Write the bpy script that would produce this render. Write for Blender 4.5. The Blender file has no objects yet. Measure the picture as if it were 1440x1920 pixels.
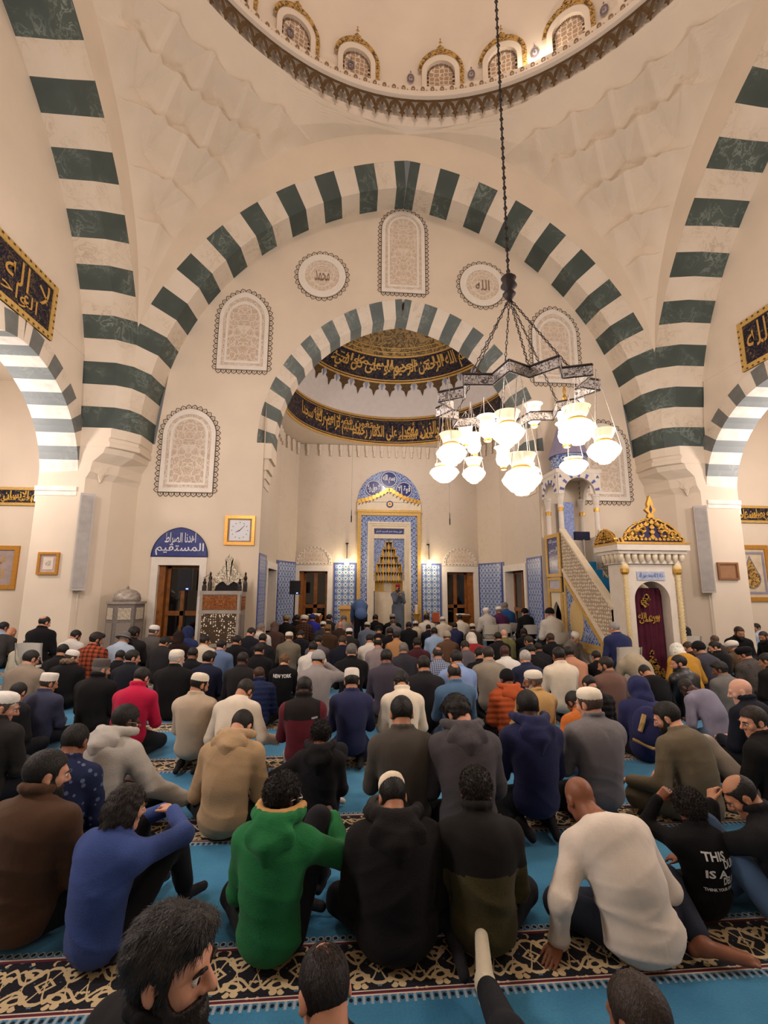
import bpy, bmesh, math, random
import numpy as np
from mathutils import Vector, Matrix
from mathutils.bvhtree import BVHTree

random.seed(7)
RNG = np.random.default_rng(7)
SC = bpy.context.scene
COL = SC.collection
PI = math.pi

# ------------------------------------------------------------------ camera
CAM_H = 1.70
PITCH, YAW, ROLL = math.radians(9.4), math.radians(4.7), math.radians(-0.25)
_f = Vector((math.sin(YAW) * math.cos(PITCH), math.cos(YAW) * math.cos(PITCH), math.sin(PITCH)))
_r0 = Vector((math.cos(YAW), -math.sin(YAW), 0.0))
_u0 = _r0.cross(_f)
_r = math.cos(ROLL) * _r0 - math.sin(ROLL) * _u0
_u = _r.cross(_f)
cam_data = bpy.data.cameras.new('camera')
cam_data.sensor_fit = 'AUTO'
cam_data.sensor_width = 36.0
cam_data.lens = 36.0 * 860.0 / 1920.0
cam_data.clip_start = 0.02
cam_data.clip_end = 200
cam = bpy.data.objects.new('camera', cam_data)
COL.objects.link(cam)
_m = Matrix((_r, _u, -_f)).transposed().to_4x4()
_m.translation = Vector((0, 0, CAM_H))
cam.matrix_world = _m
SC.camera = cam

# ------------------------------------------------------------------ exposure, world
SC.view_settings.view_transform = 'Standard'
SC.view_settings.look = 'None'
SC.view_settings.gamma = 1.0
SC.view_settings.use_curve_mapping = False
SC.view_settings.exposure = 0.42
world = bpy.data.worlds.new('world')
SC.world = world
world.use_nodes = True
world.node_tree.nodes['Background'].inputs[0].default_value = (1.0, 0.86, 0.76, 1)
world.node_tree.nodes['Background'].inputs[1].default_value = 0.10

# ------------------------------------------------------------------ layout constants (metres)
CX, CY = 1.442, 4.0            # axis of the mihrab / centre of the dome
S_FACE, S_MID, S_TYM = 6.45, 6.70, 7.35   # offsets of arch face, splay edge and tympanum from the dome centre
E_ARC, Z_ARC, R_IN, R_OUT = 0.935, 5.18, 7.19, 7.83
Z_RING = 14.0

# ------------------------------------------------------------------ room lights, some added as fill
def lamp(name, loc, power, color=(1, .80, .58), size=.3, kind='POINT', rot=None):
    d = bpy.data.lights.new(name, kind)
    d.energy = power
    d.color = color
    if kind == 'AREA':
        d.shape = 'DISK'
        d.size = size
    else:
        d.shadow_soft_size = size
    o = bpy.data.objects.new(name, d)
    COL.objects.link(o)
    o.location = loc
    if rot:
        o.rotation_euler = rot
    return o

WARM = (1.0, .865, .82)
for k, (x, y, z, p) in enumerate([(CX, -2.0, 6.0, 40), (-4.4, 2.0, 4.3, 380), (7.4, 2.0, 4.3, 380),
                                  (-3.2, 6.2, 4.6, 190), (6.0, 6.0, 4.6, 170)]):
    lamp('hall_fill', (x, y, z), p, WARM, .45)  # added fill lights without fixtures, standing in for unseen chandeliers
lamp('dome_fill', (CX, CY - 2.0, Z_RING + 2.2), 330, WARM, .6)  # added light that brightens the dome evenly; no lamp hangs here
lamp('cove_lamp', (CX + 6.2 * math.sin(math.radians(31)), CY + 6.2 * math.cos(math.radians(31)), Z_RING + 1.2), 26, (1, .87, .72), .05)
lamp('apse_lamp', (CX, 12.6, 5.6), 120, WARM, .3)
for sx in (-1, 1):                                        # the side aisles
    lamp('aisle_lamp', (CX + sx * 9.2, 8.6, 4.4), 190, WARM, .3)
    lamp('aisle_lamp', (CX + sx * 9.2, 4.0, 4.4), 80, WARM, .3)

# ------------------------------------------------------------------ colour + node helpers
def lin(h):
    h = h.lstrip('#')
    out = []
    for i in (0, 2, 4):
        v = int(h[i:i + 2], 16) / 255
        out.append(v / 12.92 if v <= .04045 else ((v + .055) / 1.055) ** 2.4)
    return tuple(out)


class NX:
    """arithmetic on node sockets"""
    def __init__(s, nt, v):
        s.nt, s.v = nt, v

    def _op(s, op, *a):
        n = s.nt.nodes.new('ShaderNodeMath')
        n.operation = op
        for i, x in enumerate((s,) + a):
            if isinstance(x, NX):
                if isinstance(x.v, (int, float)):
                    n.inputs[i].default_value = x.v
                else:
                    s.nt.links.new(x.v, n.inputs[i])
            else:
                n.inputs[i].default_value = x
        return NX(s.nt, n.outputs[0])

    def __add__(s, o): return s._op('ADD', o)
    def __radd__(s, o): return s._op('ADD', o)
    def __sub__(s, o): return s._op('SUBTRACT', o)
    def __rsub__(s, o): return NX(s.nt, o)._op('SUBTRACT', s)
    def __mul__(s, o): return s._op('MULTIPLY', o)
    def __rmul__(s, o): return s._op('MULTIPLY', o)
    def __truediv__(s, o): return s._op('DIVIDE', o)
    def abs(s): return s._op('ABSOLUTE')
    def mod(s, o): return s._op('FLOORED_MODULO', o)
    def pingpong(s, o): return s._op('PINGPONG', o)
    def sin(s): return s._op('SINE')
    def floor(s): return s._op('FLOOR')
    def lt(s, o): return s._op('LESS_THAN', o)
    def gt(s, o): return s._op('GREATER_THAN', o)
    def min(s, o): return s._op('MINIMUM', o)
    def max(s, o): return s._op('MAXIMUM', o)
    def sqrt(s): return s._op('SQRT')


class MatB:
    """small wrapper that builds one node material"""
    def __init__(s, name, rough=.7, spec=.3):
        s.m = bpy.data.materials.new(name)
        s.m.use_nodes = True
        s.nt = s.m.node_tree
        s.b = s.nt.nodes['Principled BSDF']
        s.b.inputs['Roughness'].default_value = rough
        s.b.inputs['Specular IOR Level'].default_value = spec

    def node(s, t, **kw):
        n = s.nt.nodes.new(t)
        for k, v in kw.items():
            if k in n.inputs.keys():
                if hasattr(v, 'v'):
                    s.nt.links.new(v.v, n.inputs[k])
                elif isinstance(v, bpy.types.NodeSocket):
                    s.nt.links.new(v, n.inputs[k])
                else:
                    n.inputs[k].default_value = v
            else:
                setattr(n, k, v)
        return n

    def xyz(s, kind='Object'):
        tc = s.node('ShaderNodeTexCoord')
        sp = s.node('ShaderNodeSeparateXYZ')
        s.nt.links.new(tc.outputs[kind], sp.inputs[0])
        return [NX(s.nt, sp.outputs[i]) for i in range(3)]

    def vec(s, x, y, z):
        n = s.node('ShaderNodeCombineXYZ')
        for i, q in enumerate((x, y, z)):
            if isinstance(q, NX):
                s.nt.links.new(q.v, n.inputs[i])
            else:
                n.inputs[i].default_value = q
        return n.outputs[0]

    def noise(s, vec=None, scale=5., detail=3., rough=.5, dist=0.):
        n = s.node('ShaderNodeTexNoise', Scale=scale, Detail=detail, Roughness=rough, Distortion=dist)
        if vec is None:
            vec = s.node('ShaderNodeTexCoord').outputs['Object']
        s.nt.links.new(vec, n.inputs['Vector'])
        return NX(s.nt, n.outputs[0])

    def voro(s, vec=None, scale=5., feature='F1', rnd=1.):
        n = s.node('ShaderNodeTexVoronoi', feature=feature)
        n.inputs['Scale'].default_value = scale
        n.inputs['Randomness'].default_value = rnd
        if vec is None:
            vec = s.node('ShaderNodeTexCoord').outputs['Object']
        s.nt.links.new(vec, n.inputs['Vector'])
        return NX(s.nt, n.outputs['Distance'])

    def mix(s, fac, a, b):
        n = s.node('ShaderNodeMix', data_type='RGBA')
        for sock, v in ((n.inputs[0], fac), (n.inputs[6], a), (n.inputs[7], b)):
            if isinstance(v, NX):
                if isinstance(v.v, (int, float)):
                    sock.default_value = v.v
                else:
                    s.nt.links.new(v.v, sock)
            elif isinstance(v, bpy.types.NodeSocket):
                s.nt.links.new(v, sock)
            elif isinstance(v, str):
                sock.default_value = lin(v) + (1,)
            elif isinstance(v, tuple):
                sock.default_value = v + (1,)
            else:
                sock.default_value = v
        return n.outputs[2]

    def ramp(s, x, lo, hi):
        n = s.node('ShaderNodeMapRange')
        s.nt.links.new(x.v, n.inputs[0])
        n.inputs[1].default_value = lo
        n.inputs[2].default_value = hi
        return NX(s.nt, n.outputs[0])

    def color(s, c):
        if isinstance(c, bpy.types.NodeSocket):
            s.nt.links.new(c, s.b.inputs['Base Color'])
        else:
            s.b.inputs['Base Color'].default_value = (lin(c) if isinstance(c, str) else c) + (1,)
        return s

    def bump(s, h, strength=.3, dist=.01):
        n = s.node('ShaderNodeBump')
        n.inputs['Strength'].default_value = strength
        n.inputs['Distance'].default_value = dist
        s.nt.links.new(h.v, n.inputs['Height'])
        s.nt.links.new(n.outputs[0], s.b.inputs['Normal'])
        return s


MATS = {}
def plain(name, hexc, rough=.6, metal=0., var=.12, vscale=6., bump=0., bscale=40., spec=.3):
    """plain colour with a little procedural variation"""
    if name in MATS:
        return MATS[name]
    b = MatB(name, rough, spec)
    b.b.inputs['Metallic'].default_value = metal
    c = lin(hexc)
    n = b.noise(scale=vscale, detail=4)
    b.color(b.mix(b.ramp(n, .3, .7), tuple(x * (1 - var) for x in c), tuple(min(1, x * (1 + var)) for x in c)))
    if bump:
        b.bump(b.noise(scale=bscale, detail=5), bump, .01)
    MATS[name] = b.m
    return b.m


def emit(name, col, strength):
    b = MatB(name)
    b.color((0, 0, 0))
    b.b.inputs['Emission Color'].default_value = col + (1,)
    b.b.inputs['Emission Strength'].default_value = strength
    MATS[name] = b.m
    return b.m


# ------------------------------------------------------------------ object helpers
def tag(o, label=None, cat=None, group=None, kind=None):
    if label: o['label'] = label
    if cat: o['category'] = cat
    if group: o['group'] = group
    if kind: o['kind'] = kind
    return o


def empty(name, loc=(0, 0, 0), rz=0., label=None, cat=None, group=None):
    o = bpy.data.objects.new(name, None)
    o.empty_display_size = .1
    COL.objects.link(o)
    o.location = loc
    o.rotation_euler = (0, 0, rz)
    return tag(o, label, cat, group)


class MB:
    """collects shapes; build() links them as ONE mesh object"""
    def __init__(s):
        s.v, s.f, s.mi = [], [], []
        s.n = 0

    def add(s, verts, faces, mi=0):
        verts = [tuple(map(float, p)) for p in verts]
        s.v += verts
        for k, f in enumerate(faces):
            s.f.append(tuple(int(i) + s.n for i in f))
            s.mi.append(mi if isinstance(mi, int) else mi[k])
        s.n += len(verts)
        return s

    def box(s, c, d, rz=0., mi=0, M=None):
        x, y, z = (q / 2 for q in d)
        vs = []
        for sx, sy, sz in ((-1, -1, -1), (1, -1, -1), (1, 1, -1), (-1, 1, -1), (-1, -1, 1), (1, -1, 1), (1, 1, 1), (-1, 1, 1)):
            p = Vector((sx * x, sy * y, sz * z))
            if rz: p = Matrix.Rotation(rz, 3, 'Z') @ p
            if M: p = M @ p
            vs.append(p + Vector(c))
        return s.add(vs, [(0, 3, 2, 1), (4, 5, 6, 7), (0, 1, 5, 4), (1, 2, 6, 5), (2, 3, 7, 6), (3, 0, 4, 7)], mi)

    def span(s, a, b, mi=0):
        return s.box([(p + q) / 2 for p, q in zip(a, b)], [abs(q - p) for p, q in zip(a, b)], mi=mi)

    def lathe(s, prof, c=(0, 0, 0), n=24, a0=0., a1=2 * PI, mi=0, cap=True, sc=(1, 1)):
        full = abs(a1 - a0 - 2 * PI) < 1e-6
        k = n if full else n + 1
        vs, fs = [], []
        for r, z in prof:
            for i in range(k):
                a = a0 + (a1 - a0) * i / n
                vs.append((c[0] + r * math.cos(a) * sc[0], c[1] + r * math.sin(a) * sc[1], c[2] + z))
        for j in range(len(prof) - 1):
            for i in range(n):
                i2 = (i + 1) % k
                fs.append((j * k + i, j * k + i2, (j + 1) * k + i2, (j + 1) * k + i))
        if cap and full:
            if prof[0][0] > 1e-5: fs.append(tuple(range(k - 1, -1, -1)))
            if prof[-1][0] > 1e-5: fs.append(tuple((len(prof) - 1) * k + i for i in range(k)))
        return s.add(vs, fs, mi)

    def tube(s, pts, r, n=8, mi=0, closed=False):
        pts = [Vector(p) for p in pts]
        rs = r if isinstance(r, (list, tuple)) else [r] * len(pts)
        vs, fs = [], []
        up = Vector((0, 0, 1))
        m = len(pts)
        for i, p in enumerate(pts):
            if closed:
                t = pts[(i + 1) % m] - pts[i - 1]
            else:
                t = pts[min(i + 1, m - 1)] - pts[max(i - 1, 0)]
            t = t.normalized() if t.length > 1e-9 else Vector((0, 0, 1))
            a = t.cross(up)
            if a.length < 1e-3: a = t.cross(Vector((1, 0, 0)))
            a.normalize()
            b = t.cross(a)
            for k in range(n):
                q = 2 * PI * k / n
                vs.append(p + (a * math.cos(q) + b * math.sin(q)) * rs[i])
        for i in range(m if closed else m - 1):
            j = (i + 1) % m
            for k in range(n):
                k2 = (k + 1) % n
                fs.append((i * n + k, i * n + k2, j * n + k2, j * n + k))
        if not closed:
            fs.append(tuple(range(n - 1, -1, -1)))
            fs.append(tuple((m - 1) * n + k for k in range(n)))
        return s.add(vs, fs, mi)

    def prism(s, poly, d0, d1, P, mi=0, mi_side=None):
        """poly = 2D outline (u,v); P(u,v,d) maps into space; solid between d0 and d1"""
        n = len(poly)
        vs = [P(u, v, d0) for u, v in poly] + [P(u, v, d1) for u, v in poly]
        fs = [tuple(range(n)), tuple(range(2 * n - 1, n - 1, -1))]
        ms = [mi, mi]
        for i in range(n):
            j = (i + 1) % n
            fs.append((i, i + n, j + n, j))
            ms.append(mi if mi_side is None else mi_side)
        return s.add(vs, fs, ms)

    def frame(s, outer, inner, d0, d1, P, mi=0):
        """ring between two outlines with the same vertex count"""
        n = len(outer)
        vs = [P(u, v, d) for d in (d0, d1) for o in (outer, inner) for u, v in o]
        fs = []
        for i in range(n):
            j = (i + 1) % n
            o0, i0, o1, i1 = 0, n, 2 * n, 3 * n
            fs += [(o0 + i, o0 + j, i0 + j, i0 + i), (o1 + j, o1 + i, i1 + i, i1 + j),
                   (o0 + j, o0 + i, o1 + i, o1 + j), (i0 + i, i0 + j, i1 + j, i1 + i)]
        return s.add(vs, fs, mi)

    def strip(s, a, b, mi=0):
        n = len(a)
        return s.add(list(a) + list(b), [(i, i + 1, n + i + 1, n + i) for i in range(n - 1)], mi)

    def build(s, name, mats, parent=None, smooth=False, auto=None):
        me = bpy.data.meshes.new(name)
        me.from_pydata(s.v, [], s.f)
        if not isinstance(mats, (list, tuple)): mats = [mats]
        for m in mats: me.materials.append(m)
        if any(s.mi): me.polygons.foreach_set('material_index', s.mi)
        bm = bmesh.new()
        bm.from_mesh(me)
        bmesh.ops.recalc_face_normals(bm, faces=bm.faces)
        bm.to_mesh(me)
        bm.free()
        if smooth: me.polygons.foreach_set('use_smooth', [True] * len(me.polygons))
        if auto is not None:
            me.polygons.foreach_set('use_smooth', [True] * len(me.polygons))
            me.set_sharp_from_angle(angle=math.radians(auto))
        o = bpy.data.objects.new(name, me)
        COL.objects.link(o)
        if parent: o.parent = parent
        return o


def struct(mb, name, mats, parent=None, **kw):
    o = mb.build(name, mats, parent, **kw)
    if parent is None: o['kind'] = 'structure'
    return o


# ---- Arabic shaping (presentation forms) and text meshes
AR = {}
def _ar(s, forms, cp):
    for ch, n in zip(s, forms):
        AR[ch] = (cp, n)
        cp += n
_ar('ءآأؤإئابةتثجحخدذرزسشصضطظعغ', [1, 2, 2, 2, 2, 4, 2, 4, 2, 4, 4, 4, 4, 4, 2, 2, 2, 2, 4, 4, 4, 4, 4, 4, 4, 4], 0xFE80)
_ar('فقكلمنهوىي', [4, 4, 4, 4, 4, 4, 4, 2, 2, 4], 0xFED1)
def shape_ar(t):
    out, i, prev = [], 0, False
    lig = {'آ': 0xFEF5, 'أ': 0xFEF7, 'إ': 0xFEF9, 'ا': 0xFEFB}
    while i < len(t):
        ch = t[i]
        if ch not in AR:
            out.append(ch); prev = False; i += 1
            continue
        if ch == 'ل' and i + 1 < len(t) and t[i + 1] in lig:
            out.append(chr(lig[t[i + 1]] + (1 if prev else 0))); prev = False; i += 2
            continue
        cp, n = AR[ch]
        nx = n == 4 and i + 1 < len(t) and t[i + 1] in AR and AR[t[i + 1]][1] > 1
        f = 0 if n == 1 else (int(prev) if n == 2 else {(0, 0): 0, (1, 0): 1, (0, 1): 2, (1, 1): 3}[(int(prev), int(nx))])
        out.append(chr(cp + f)); prev = nx; i += 1
    return ''.join(reversed(out))


def text2d(s, arabic=True, res=2, fat=.0):
    """-> (verts in [0,1]x[0,1], faces, aspect)"""
    c = bpy.data.curves.new('text', 'FONT')
    c.body = shape_ar(s) if arabic else s
    c.resolution_u = res
    c.offset = fat
    o = bpy.data.objects.new('text', c)
    COL.objects.link(o)
    dg = bpy.context.evaluated_depsgraph_get()
    me = bpy.data.meshes.new_from_object(o.evaluated_get(dg))
    vs = np.array([v.co[:2] for v in me.vertices])
    fs = [tuple(p.vertices) for p in me.polygons]
    bpy.data.objects.remove(o)
    bpy.data.meshes.remove(me)
    bpy.data.curves.remove(c)
    lo, hi = vs.min(0), vs.max(0)
    return (vs - lo) / (hi - lo), fs, (hi[0] - lo[0]) / (hi[1] - lo[1])


def put_text(mb, s, u0, v0, u1, v1, P, d=.004, arabic=True, mi=0, fat=.012, italic=0.):
    vs, fs, _ = text2d(s, arabic, fat=fat)
    mb.add([P(u0 + (u1 - u0) * (x + italic * (y - .5)), v0 + (v1 - v0) * y, d) for x, y in vs], fs, mi)


# ---- arch outlines
def arc_u(e, R, th): return -e + R * math.cos(th)
def pointed(halfspan, rise, z0=0., n=14, uc=0.):
    """right-to-left list of points of a two-centred arch of given half span and rise"""
    e = max(0., (rise * rise - halfspan * halfspan) / (2 * halfspan))
    R = halfspan + e
    tm = math.acos(e / R)
    right = [(uc - e + R * math.cos(tm * i / n), z0 + R * math.sin(tm * i / n)) for i in range(n + 1)]
    left = [(2 * uc - u, z) for u, z in right[:-1]][::-1]
    return right + left


def arch_panel(hw, z0, zs, zt, uc=0., n=14):
    """closed outline: flat bottom z0, straight to zs, pointed arch to zt"""
    return [(uc - hw, z0), (uc + hw, z0)] + pointed(hw, zt - zs, zs, n, uc)
# ================================================================== SETTING
def wall_mat(name, col, var=.05):
    b = MatB(name, .85, .15)
    c = lin(col)
    n = b.noise(scale=.8, detail=5)
    b.color(b.mix(b.ramp(n, .3, .7), tuple(x * (1 - var) for x in c), tuple(x * (1 + var) for x in c)))
    b.bump(b.noise(scale=30, detail=4), .06, .01)
    MATS[name] = b.m
    return b.m

M_WALL = wall_mat('plaster_wall', '#dccdb8')
M_DOME = wall_mat('dome_plaster', '#e2d4c2')

def marble(name, c0, c1, vein, scale=2.5):
    b = MatB(name, .45, .3)
    n = b.noise(scale=scale, detail=8, rough=.65, dist=1.2)
    v = (n - .5).abs()
    n2 = b.noise(scale=1.1, detail=3)
    base = b.mix(b.ramp(n2, .35, .65), c0, c1)
    b.color(b.mix(b.ramp(v, .03, .0) * b.ramp(n2, .45, .7), base, vein))
    MATS[name] = b.m
    return b.m

M_GREEN = marble('green_marble', '#434d49', '#505a54', '#8d9890')
M_GREEN2 = marble('pale_green_marble', '#5a625e', '#666d68', '#989f98')
M_WHITE = marble('white_marble', '#ddd0bd', '#d6c7b2', '#b5a48e')
M_GREY = marble('grey_stone', '#7d8483', '#868c8a', '#a9aca6')
M_FRAME = plain('frame_marble', '#e4dccf', .45, var=.04)
M_GOLD = plain('gilding', '#c79a48', .35, metal=.55, var=.12, vscale=25)
M_GOLDP = plain('gold_paint', '#c9a45c', .45, metal=.2, var=.15, vscale=20)
M_NAVY = plain('navy_ground', '#1c1d2c', .5, var=.2, vscale=12)
M_WOODW = plain('window_wood', '#8a5526', .4, var=.25, vscale=9)
M_BROWN = plain('brown_ornament', '#574022', .6, var=.3, vscale=14)
M_LINE = plain('outline_brown', '#57473a', .7, var=.15)
b = MatB('night_glass', .05, .6); b.color('#0b0d10'); b.b.inputs['Coat Weight'].default_value = .5; M_GLASS = b.m

# ---- carpet: blue field, dark bands of cream arabesque between maroon lines, crenellated fringes
def carpet():
    b = MatB('prayer_carpet', .95, .05)
    x, y, z = b.xyz()
    PER, OFF = 1.265, 2.243
    t = (y - OFF).mod(PER)                       # 0 at the near white line of a band
    nz = b.noise(scale=3.0, detail=4)
    pile = b.noise(scale=90, detail=2)
    blue = b.mix(b.ramp(nz, .3, .7), '#2e6b8f', '#4282a3')
    blue = b.mix(b.ramp(pile, .3, .75) * .35, blue, '#1f5878')
    # arabesque
    px = .36
    u = x.mod(px) - px / 2                       # mirrored motif
    ua = u.abs()
    v = t - .155
    wv = b.noise(scale=9, detail=2)
    w1 = (ua * (2 * PI / (px / 2))).sin() * .085 + (wv - .5) * .02
    vine1 = (v - w1).abs().lt(.0085)
    vine2 = (v + w1).abs().lt(.0085)
    w3 = (ua * (2 * PI / (px / 2)) + 1.3).sin() * .055
    vine3 = ((v - .055) - w3 * .7).abs().lt(.009) + ((v + .06) + w3 * .6).abs().lt(.009)
    ring = ((ua * .9 + v.abs()) - .034).abs().lt(.007) + ((ua * .9 + v.abs()) - .012).lt(.0)
    fa = (ua - .085) + (v.abs() - .068) * .9; fb = (v.abs() - .068) - (ua - .085) * .45; ring2 = ((fa * fa * .25 + fb * fb).sqrt() - .021).abs().lt(.0075)
    dia = (((ua - .18).abs() + (v - .06).abs()) - .035).abs().lt(.008)
    leafn = b.voro(b.vec(ua * 1.0, v, 0.), 19.).lt(.34)
    leaf = leafn * (b.noise(b.vec(ua, v, .3), 26., 1.).gt(.5))
    cream = (vine1 + vine2 + vine3 + ring + ring2 + dia + leaf).min(1.)
    dot = b.voro(b.vec(ua, v, .7), 24.).lt(.16)
    band = b.mix(cream, '#14131c', '#c2ac84')
    band = b.mix(dot * (1. - cream), band, '#4b6d85')
    # borders
    inband = t.lt(.315)
    col = b.mix(inband, blue, band)
    maroon = (t - .012).abs().lt(.007) + (t - .298).abs().lt(.007)
    col = b.mix(maroon.min(1.), col, '#5a1c2c')
    white = (t - .002).abs().lt(.0055) + (t - .310).abs().lt(.005) + (t - .024).abs().lt(.003)
    col = b.mix(white.min(1.), col, '#c9b7a4')
    cx_ = x.mod(.036) - .018
    f1 = (cx_ * cx_ * 1.4 + (t - (PER - .018)) * (t - (PER - .018))).sqrt()      # fringe on the near side
    col = b.mix((t - (PER - .02)).abs().lt(.02) * cx_.abs().gt(.012), col, '#8f99a0')
    col = b.mix(f1.lt(.010), col, '#15151c')
    f2 = (cx_ * cx_ * 1.2 + (t - .335) * (t - .335)).sqrt()
    col = b.mix((t - .338).abs().lt(.022) * f2.lt(.017), col, '#93a3ad')
    col = b.mix(f2.lt(.011), col, '#15151c')
    b.color(col)
    b.bump(pile, .35, .006)
    b.b.inputs['Sheen Weight'].default_value = .15
    MATS['carpet'] = b.m
    return b.m

fl = MB().span((-14, -7, -.12), (17, 16.2, 0))
struct(fl, 'floor', carpet())

# ---- mapping helpers for the four sides of the dome square
def side_map(k):
    """k=0 qibla side (+Y), 1 right (+X), 2 behind the camera, 3 left; u along the wall, o = offset out from the centre"""
    def P(u, z, o):
        if k == 0: return (CX + u, CY + o, z)
        if k == 1: return (CX + o, CY - u, z)
        if k == 2: return (CX - u, CY - o, z)
        return (CX - o, CY + u, z)
    return P

def big_prof(R, th):
    return (-E_ARC + R * math.cos(th), Z_ARC + R * math.sin(th))
TH_MAX = math.acos(E_ARC / R_IN)

def big_arch(k):
    P = side_map(k)
    mb = MB()
    unit = TH_MAX / 20.5
    R_MID = R_IN + .06
    def edge(th, sgn):
        ui, zi = big_prof(R_IN, th)
        um, zm = big_prof(R_MID, th)
        uo, zo = big_prof(R_OUT, th)
        if uo > S_FACE:                            # the splays of two arches meet on the pier's corner
            zo = zm + (zo - zm) * (S_FACE - um) / (uo - um); uo = S_FACE
        um = min(um, S_FACE)
        ui, um, uo = [max(q, 0) for q in (ui, um, uo)]
        return [P(sgn * ui, zi, S_TYM + .05), P(sgn * um, zm, S_MID), P(sgn * uo, zo, S_FACE), P(sgn * uo, zo + .0, S_TYM + .05)]
    for sgn in (-1, 1):
        for i in range(21):
            a, b2 = i * unit, min((i + 1) * unit, TH_MAX)
            sub = 2
            for q in range(sub):
                e0 = edge(a + (b2 - a) * q / sub, sgn)
                e1 = edge(a + (b2 - a) * (q + 1) / sub, sgn)
                mi = 0 if i % 2 == 0 else 1
                mb.add(e0 + e1, [(0, 1, 5, 4), (1, 2, 6, 5)], mi)
    return mb

for k in range(4):
    struct(big_arch(k), 'trim_%d' % (k + 1), [M_GREEN, M_WHITE])

# ---- spandrels above the arches (face plane) up to the pendentive sphere
ZS = 7.3
RS = S_FACE * math.sqrt(2)
def z_arch_out(u):
    u = abs(u)
    R = R_OUT
    q = R * R - (u + E_ARC) ** 2
    return Z_ARC + math.sqrt(max(q, 0))
for k in range(4):
    P = side_map(k)
    mb = MB()
    n = 48
    us = [-S_FACE + 2 * S_FACE * i / n for i in range(n + 1)]
    lo, hi = [], []
    for u in us:
        zl = z_arch_out(u)
        q = RS * RS - S_FACE ** 2 - u * u
        zh = ZS + math.sqrt(max(q, 0))
        zh = max(zh, zl)
        lo.append(P(u, zl - .01, S_FACE)); hi.append(P(u, min(zh + .25, Z_RING + .02), S_FACE))
    mb.strip(lo, hi)
    struct(mb, 'wall_%s_spandrel' % ('back', 'right', 'front', 'left')[k], M_WALL)

# ---- pendentives with faceted muqarnas tiers
def muqarnas(phi, z, edge):
    """inward relief of the plaster stalactites; phi in [-1,1] across the corner"""
    tiers = [(9.2, 10.15, 4), (10.15, 11.05, 6), (11.05, 11.9, 8), (11.9, 12.65, 10), (12.65, 13.25, 12)]
    d = 0.
    for j, (z0, z1, n) in enumerate(tiers):
        half = .40 + .15 * j
        if abs(phi) > half or z < z0 - .35: continue
        fade = min(1., (half - abs(phi)) / .10, edge)
        s = abs((((phi / half) * n * .5 + (.5 if j % 2 else 0.)) % 1.0) * 2 - 1)    # 0 niche centre, 1 rib
        t = (z - z0) / (z1 - z0)
        if 0 <= t <= 1:
            star = max(0., 1 - max(s * 1.15, abs(t - .5) * 2))
            tri = max(0., t - .25 - .6 * (1 - s))
            d += fade * (.16 * t - .34 * star + .22 * tri)
        elif t > 1:
            d += fade * .07
        else:                                                # drop-shaped tip under each rib
            q = (z - z0 + .35) / .35
            d += fade * .20 * max(0., q - (1 - s) * 3.0)
    return d

for k in range(4):
    a0 = math.radians(45 + 90 * k)
    nphi, nz = 190, 130
    vs, fs = [], []
    for j in range(nz + 1):
        z = 7.85 + (13.80 - 7.85) * j / nz
        r = math.sqrt(max(RS * RS - (z - ZS) ** 2, .01))
        # angular half width where the sphere meets the face planes
        w = math.pi / 4 if r <= S_FACE else math.pi / 4 - math.acos(min(1, S_FACE / r))
        for i in range(nphi + 1):
            ph = -w + 2 * w * i / nphi
            pn = ph / (math.pi / 4)
            rr = r - muqarnas(pn, z, max(0., min(1., (w - abs(ph)) / .07)))
            a = a0 + ph
            vs.append((CX + rr * math.sin(a), CY + rr * math.cos(a), z))
    for j in range(nz):
        for i in range(nphi):
            p = j * (nphi + 1) + i
            fs.append((p, p + 1, p + nphi + 2, p + nphi + 1))
    struct(MB().add(vs, fs), 'wall_pendentive', M_WALL)

# ---- dome ring: ledge, hanging brown lace, white moulding, pierced rail, drum
ring = MB()
ring.lathe([(6.45, 13.75), (6.3, 13.85), (6.27, 14.1), (6.36, 14.14), (6.36, 14.5), (6.16, 14.52), (6.08, 14.56), (6.05, 14.64),
            (6.08, 14.72), (6.17, 14.76), (6.2, 14.78), (6.2, 15.02), (6.24, 15.04), (6.5, 15.04)], (CX, CY, 0), 128, cap=False)
struct(ring, 'trim_5', M_DOME, auto=40)
lace = MB()
NL = 110
for i in range(NL):
    a = 2 * PI * i / NL
    def P(u, z, d, a=a):
        q = a + u / 6.2
        r = 6.2 + d
        return (CX + r * math.sin(q), CY + r * math.cos(q), z)
    w = 2 * PI * 6.2 / NL / 2
    out = pointed(w * 1.0, .26, 14.22, 6)
    inn = pointed(w * .50, .12, 14.22, 6)
    n = len(out)
    D = -.05
    lace.add([P(u, z, D) for u, z in out + inn], [(q, q + 1, n + q + 1, n + q) for q in range(n - 1)])
    lace.add([P(u, z, D) for u, z in [(-w, 14.44), (w, 14.44), (w, 14.52), (-w, 14.52)]], [(0, 1, 2, 3)])
    lace.add([P(u, z, D) for u, z in [(w * .5, 14.24), (w * 1.5, 14.24), (w * 1.25, 14.13), (w * 1.5, 14.06), (w * 1.18, 14.02), (w, 13.88), (w * .82, 14.02), (w * .5, 14.06), (w * .75, 14.13)]], [tuple(range(9))])
    lace.add([P(u, z, D) for u, z in [(-w * .2, 14.29), (0, 14.2), (w * .2, 14.29), (0, 14.36)]], [(0, 1, 2, 3)])
struct(lace, 'trim_6', M_BROWN)
rail = MB()
NR = 150
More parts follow.
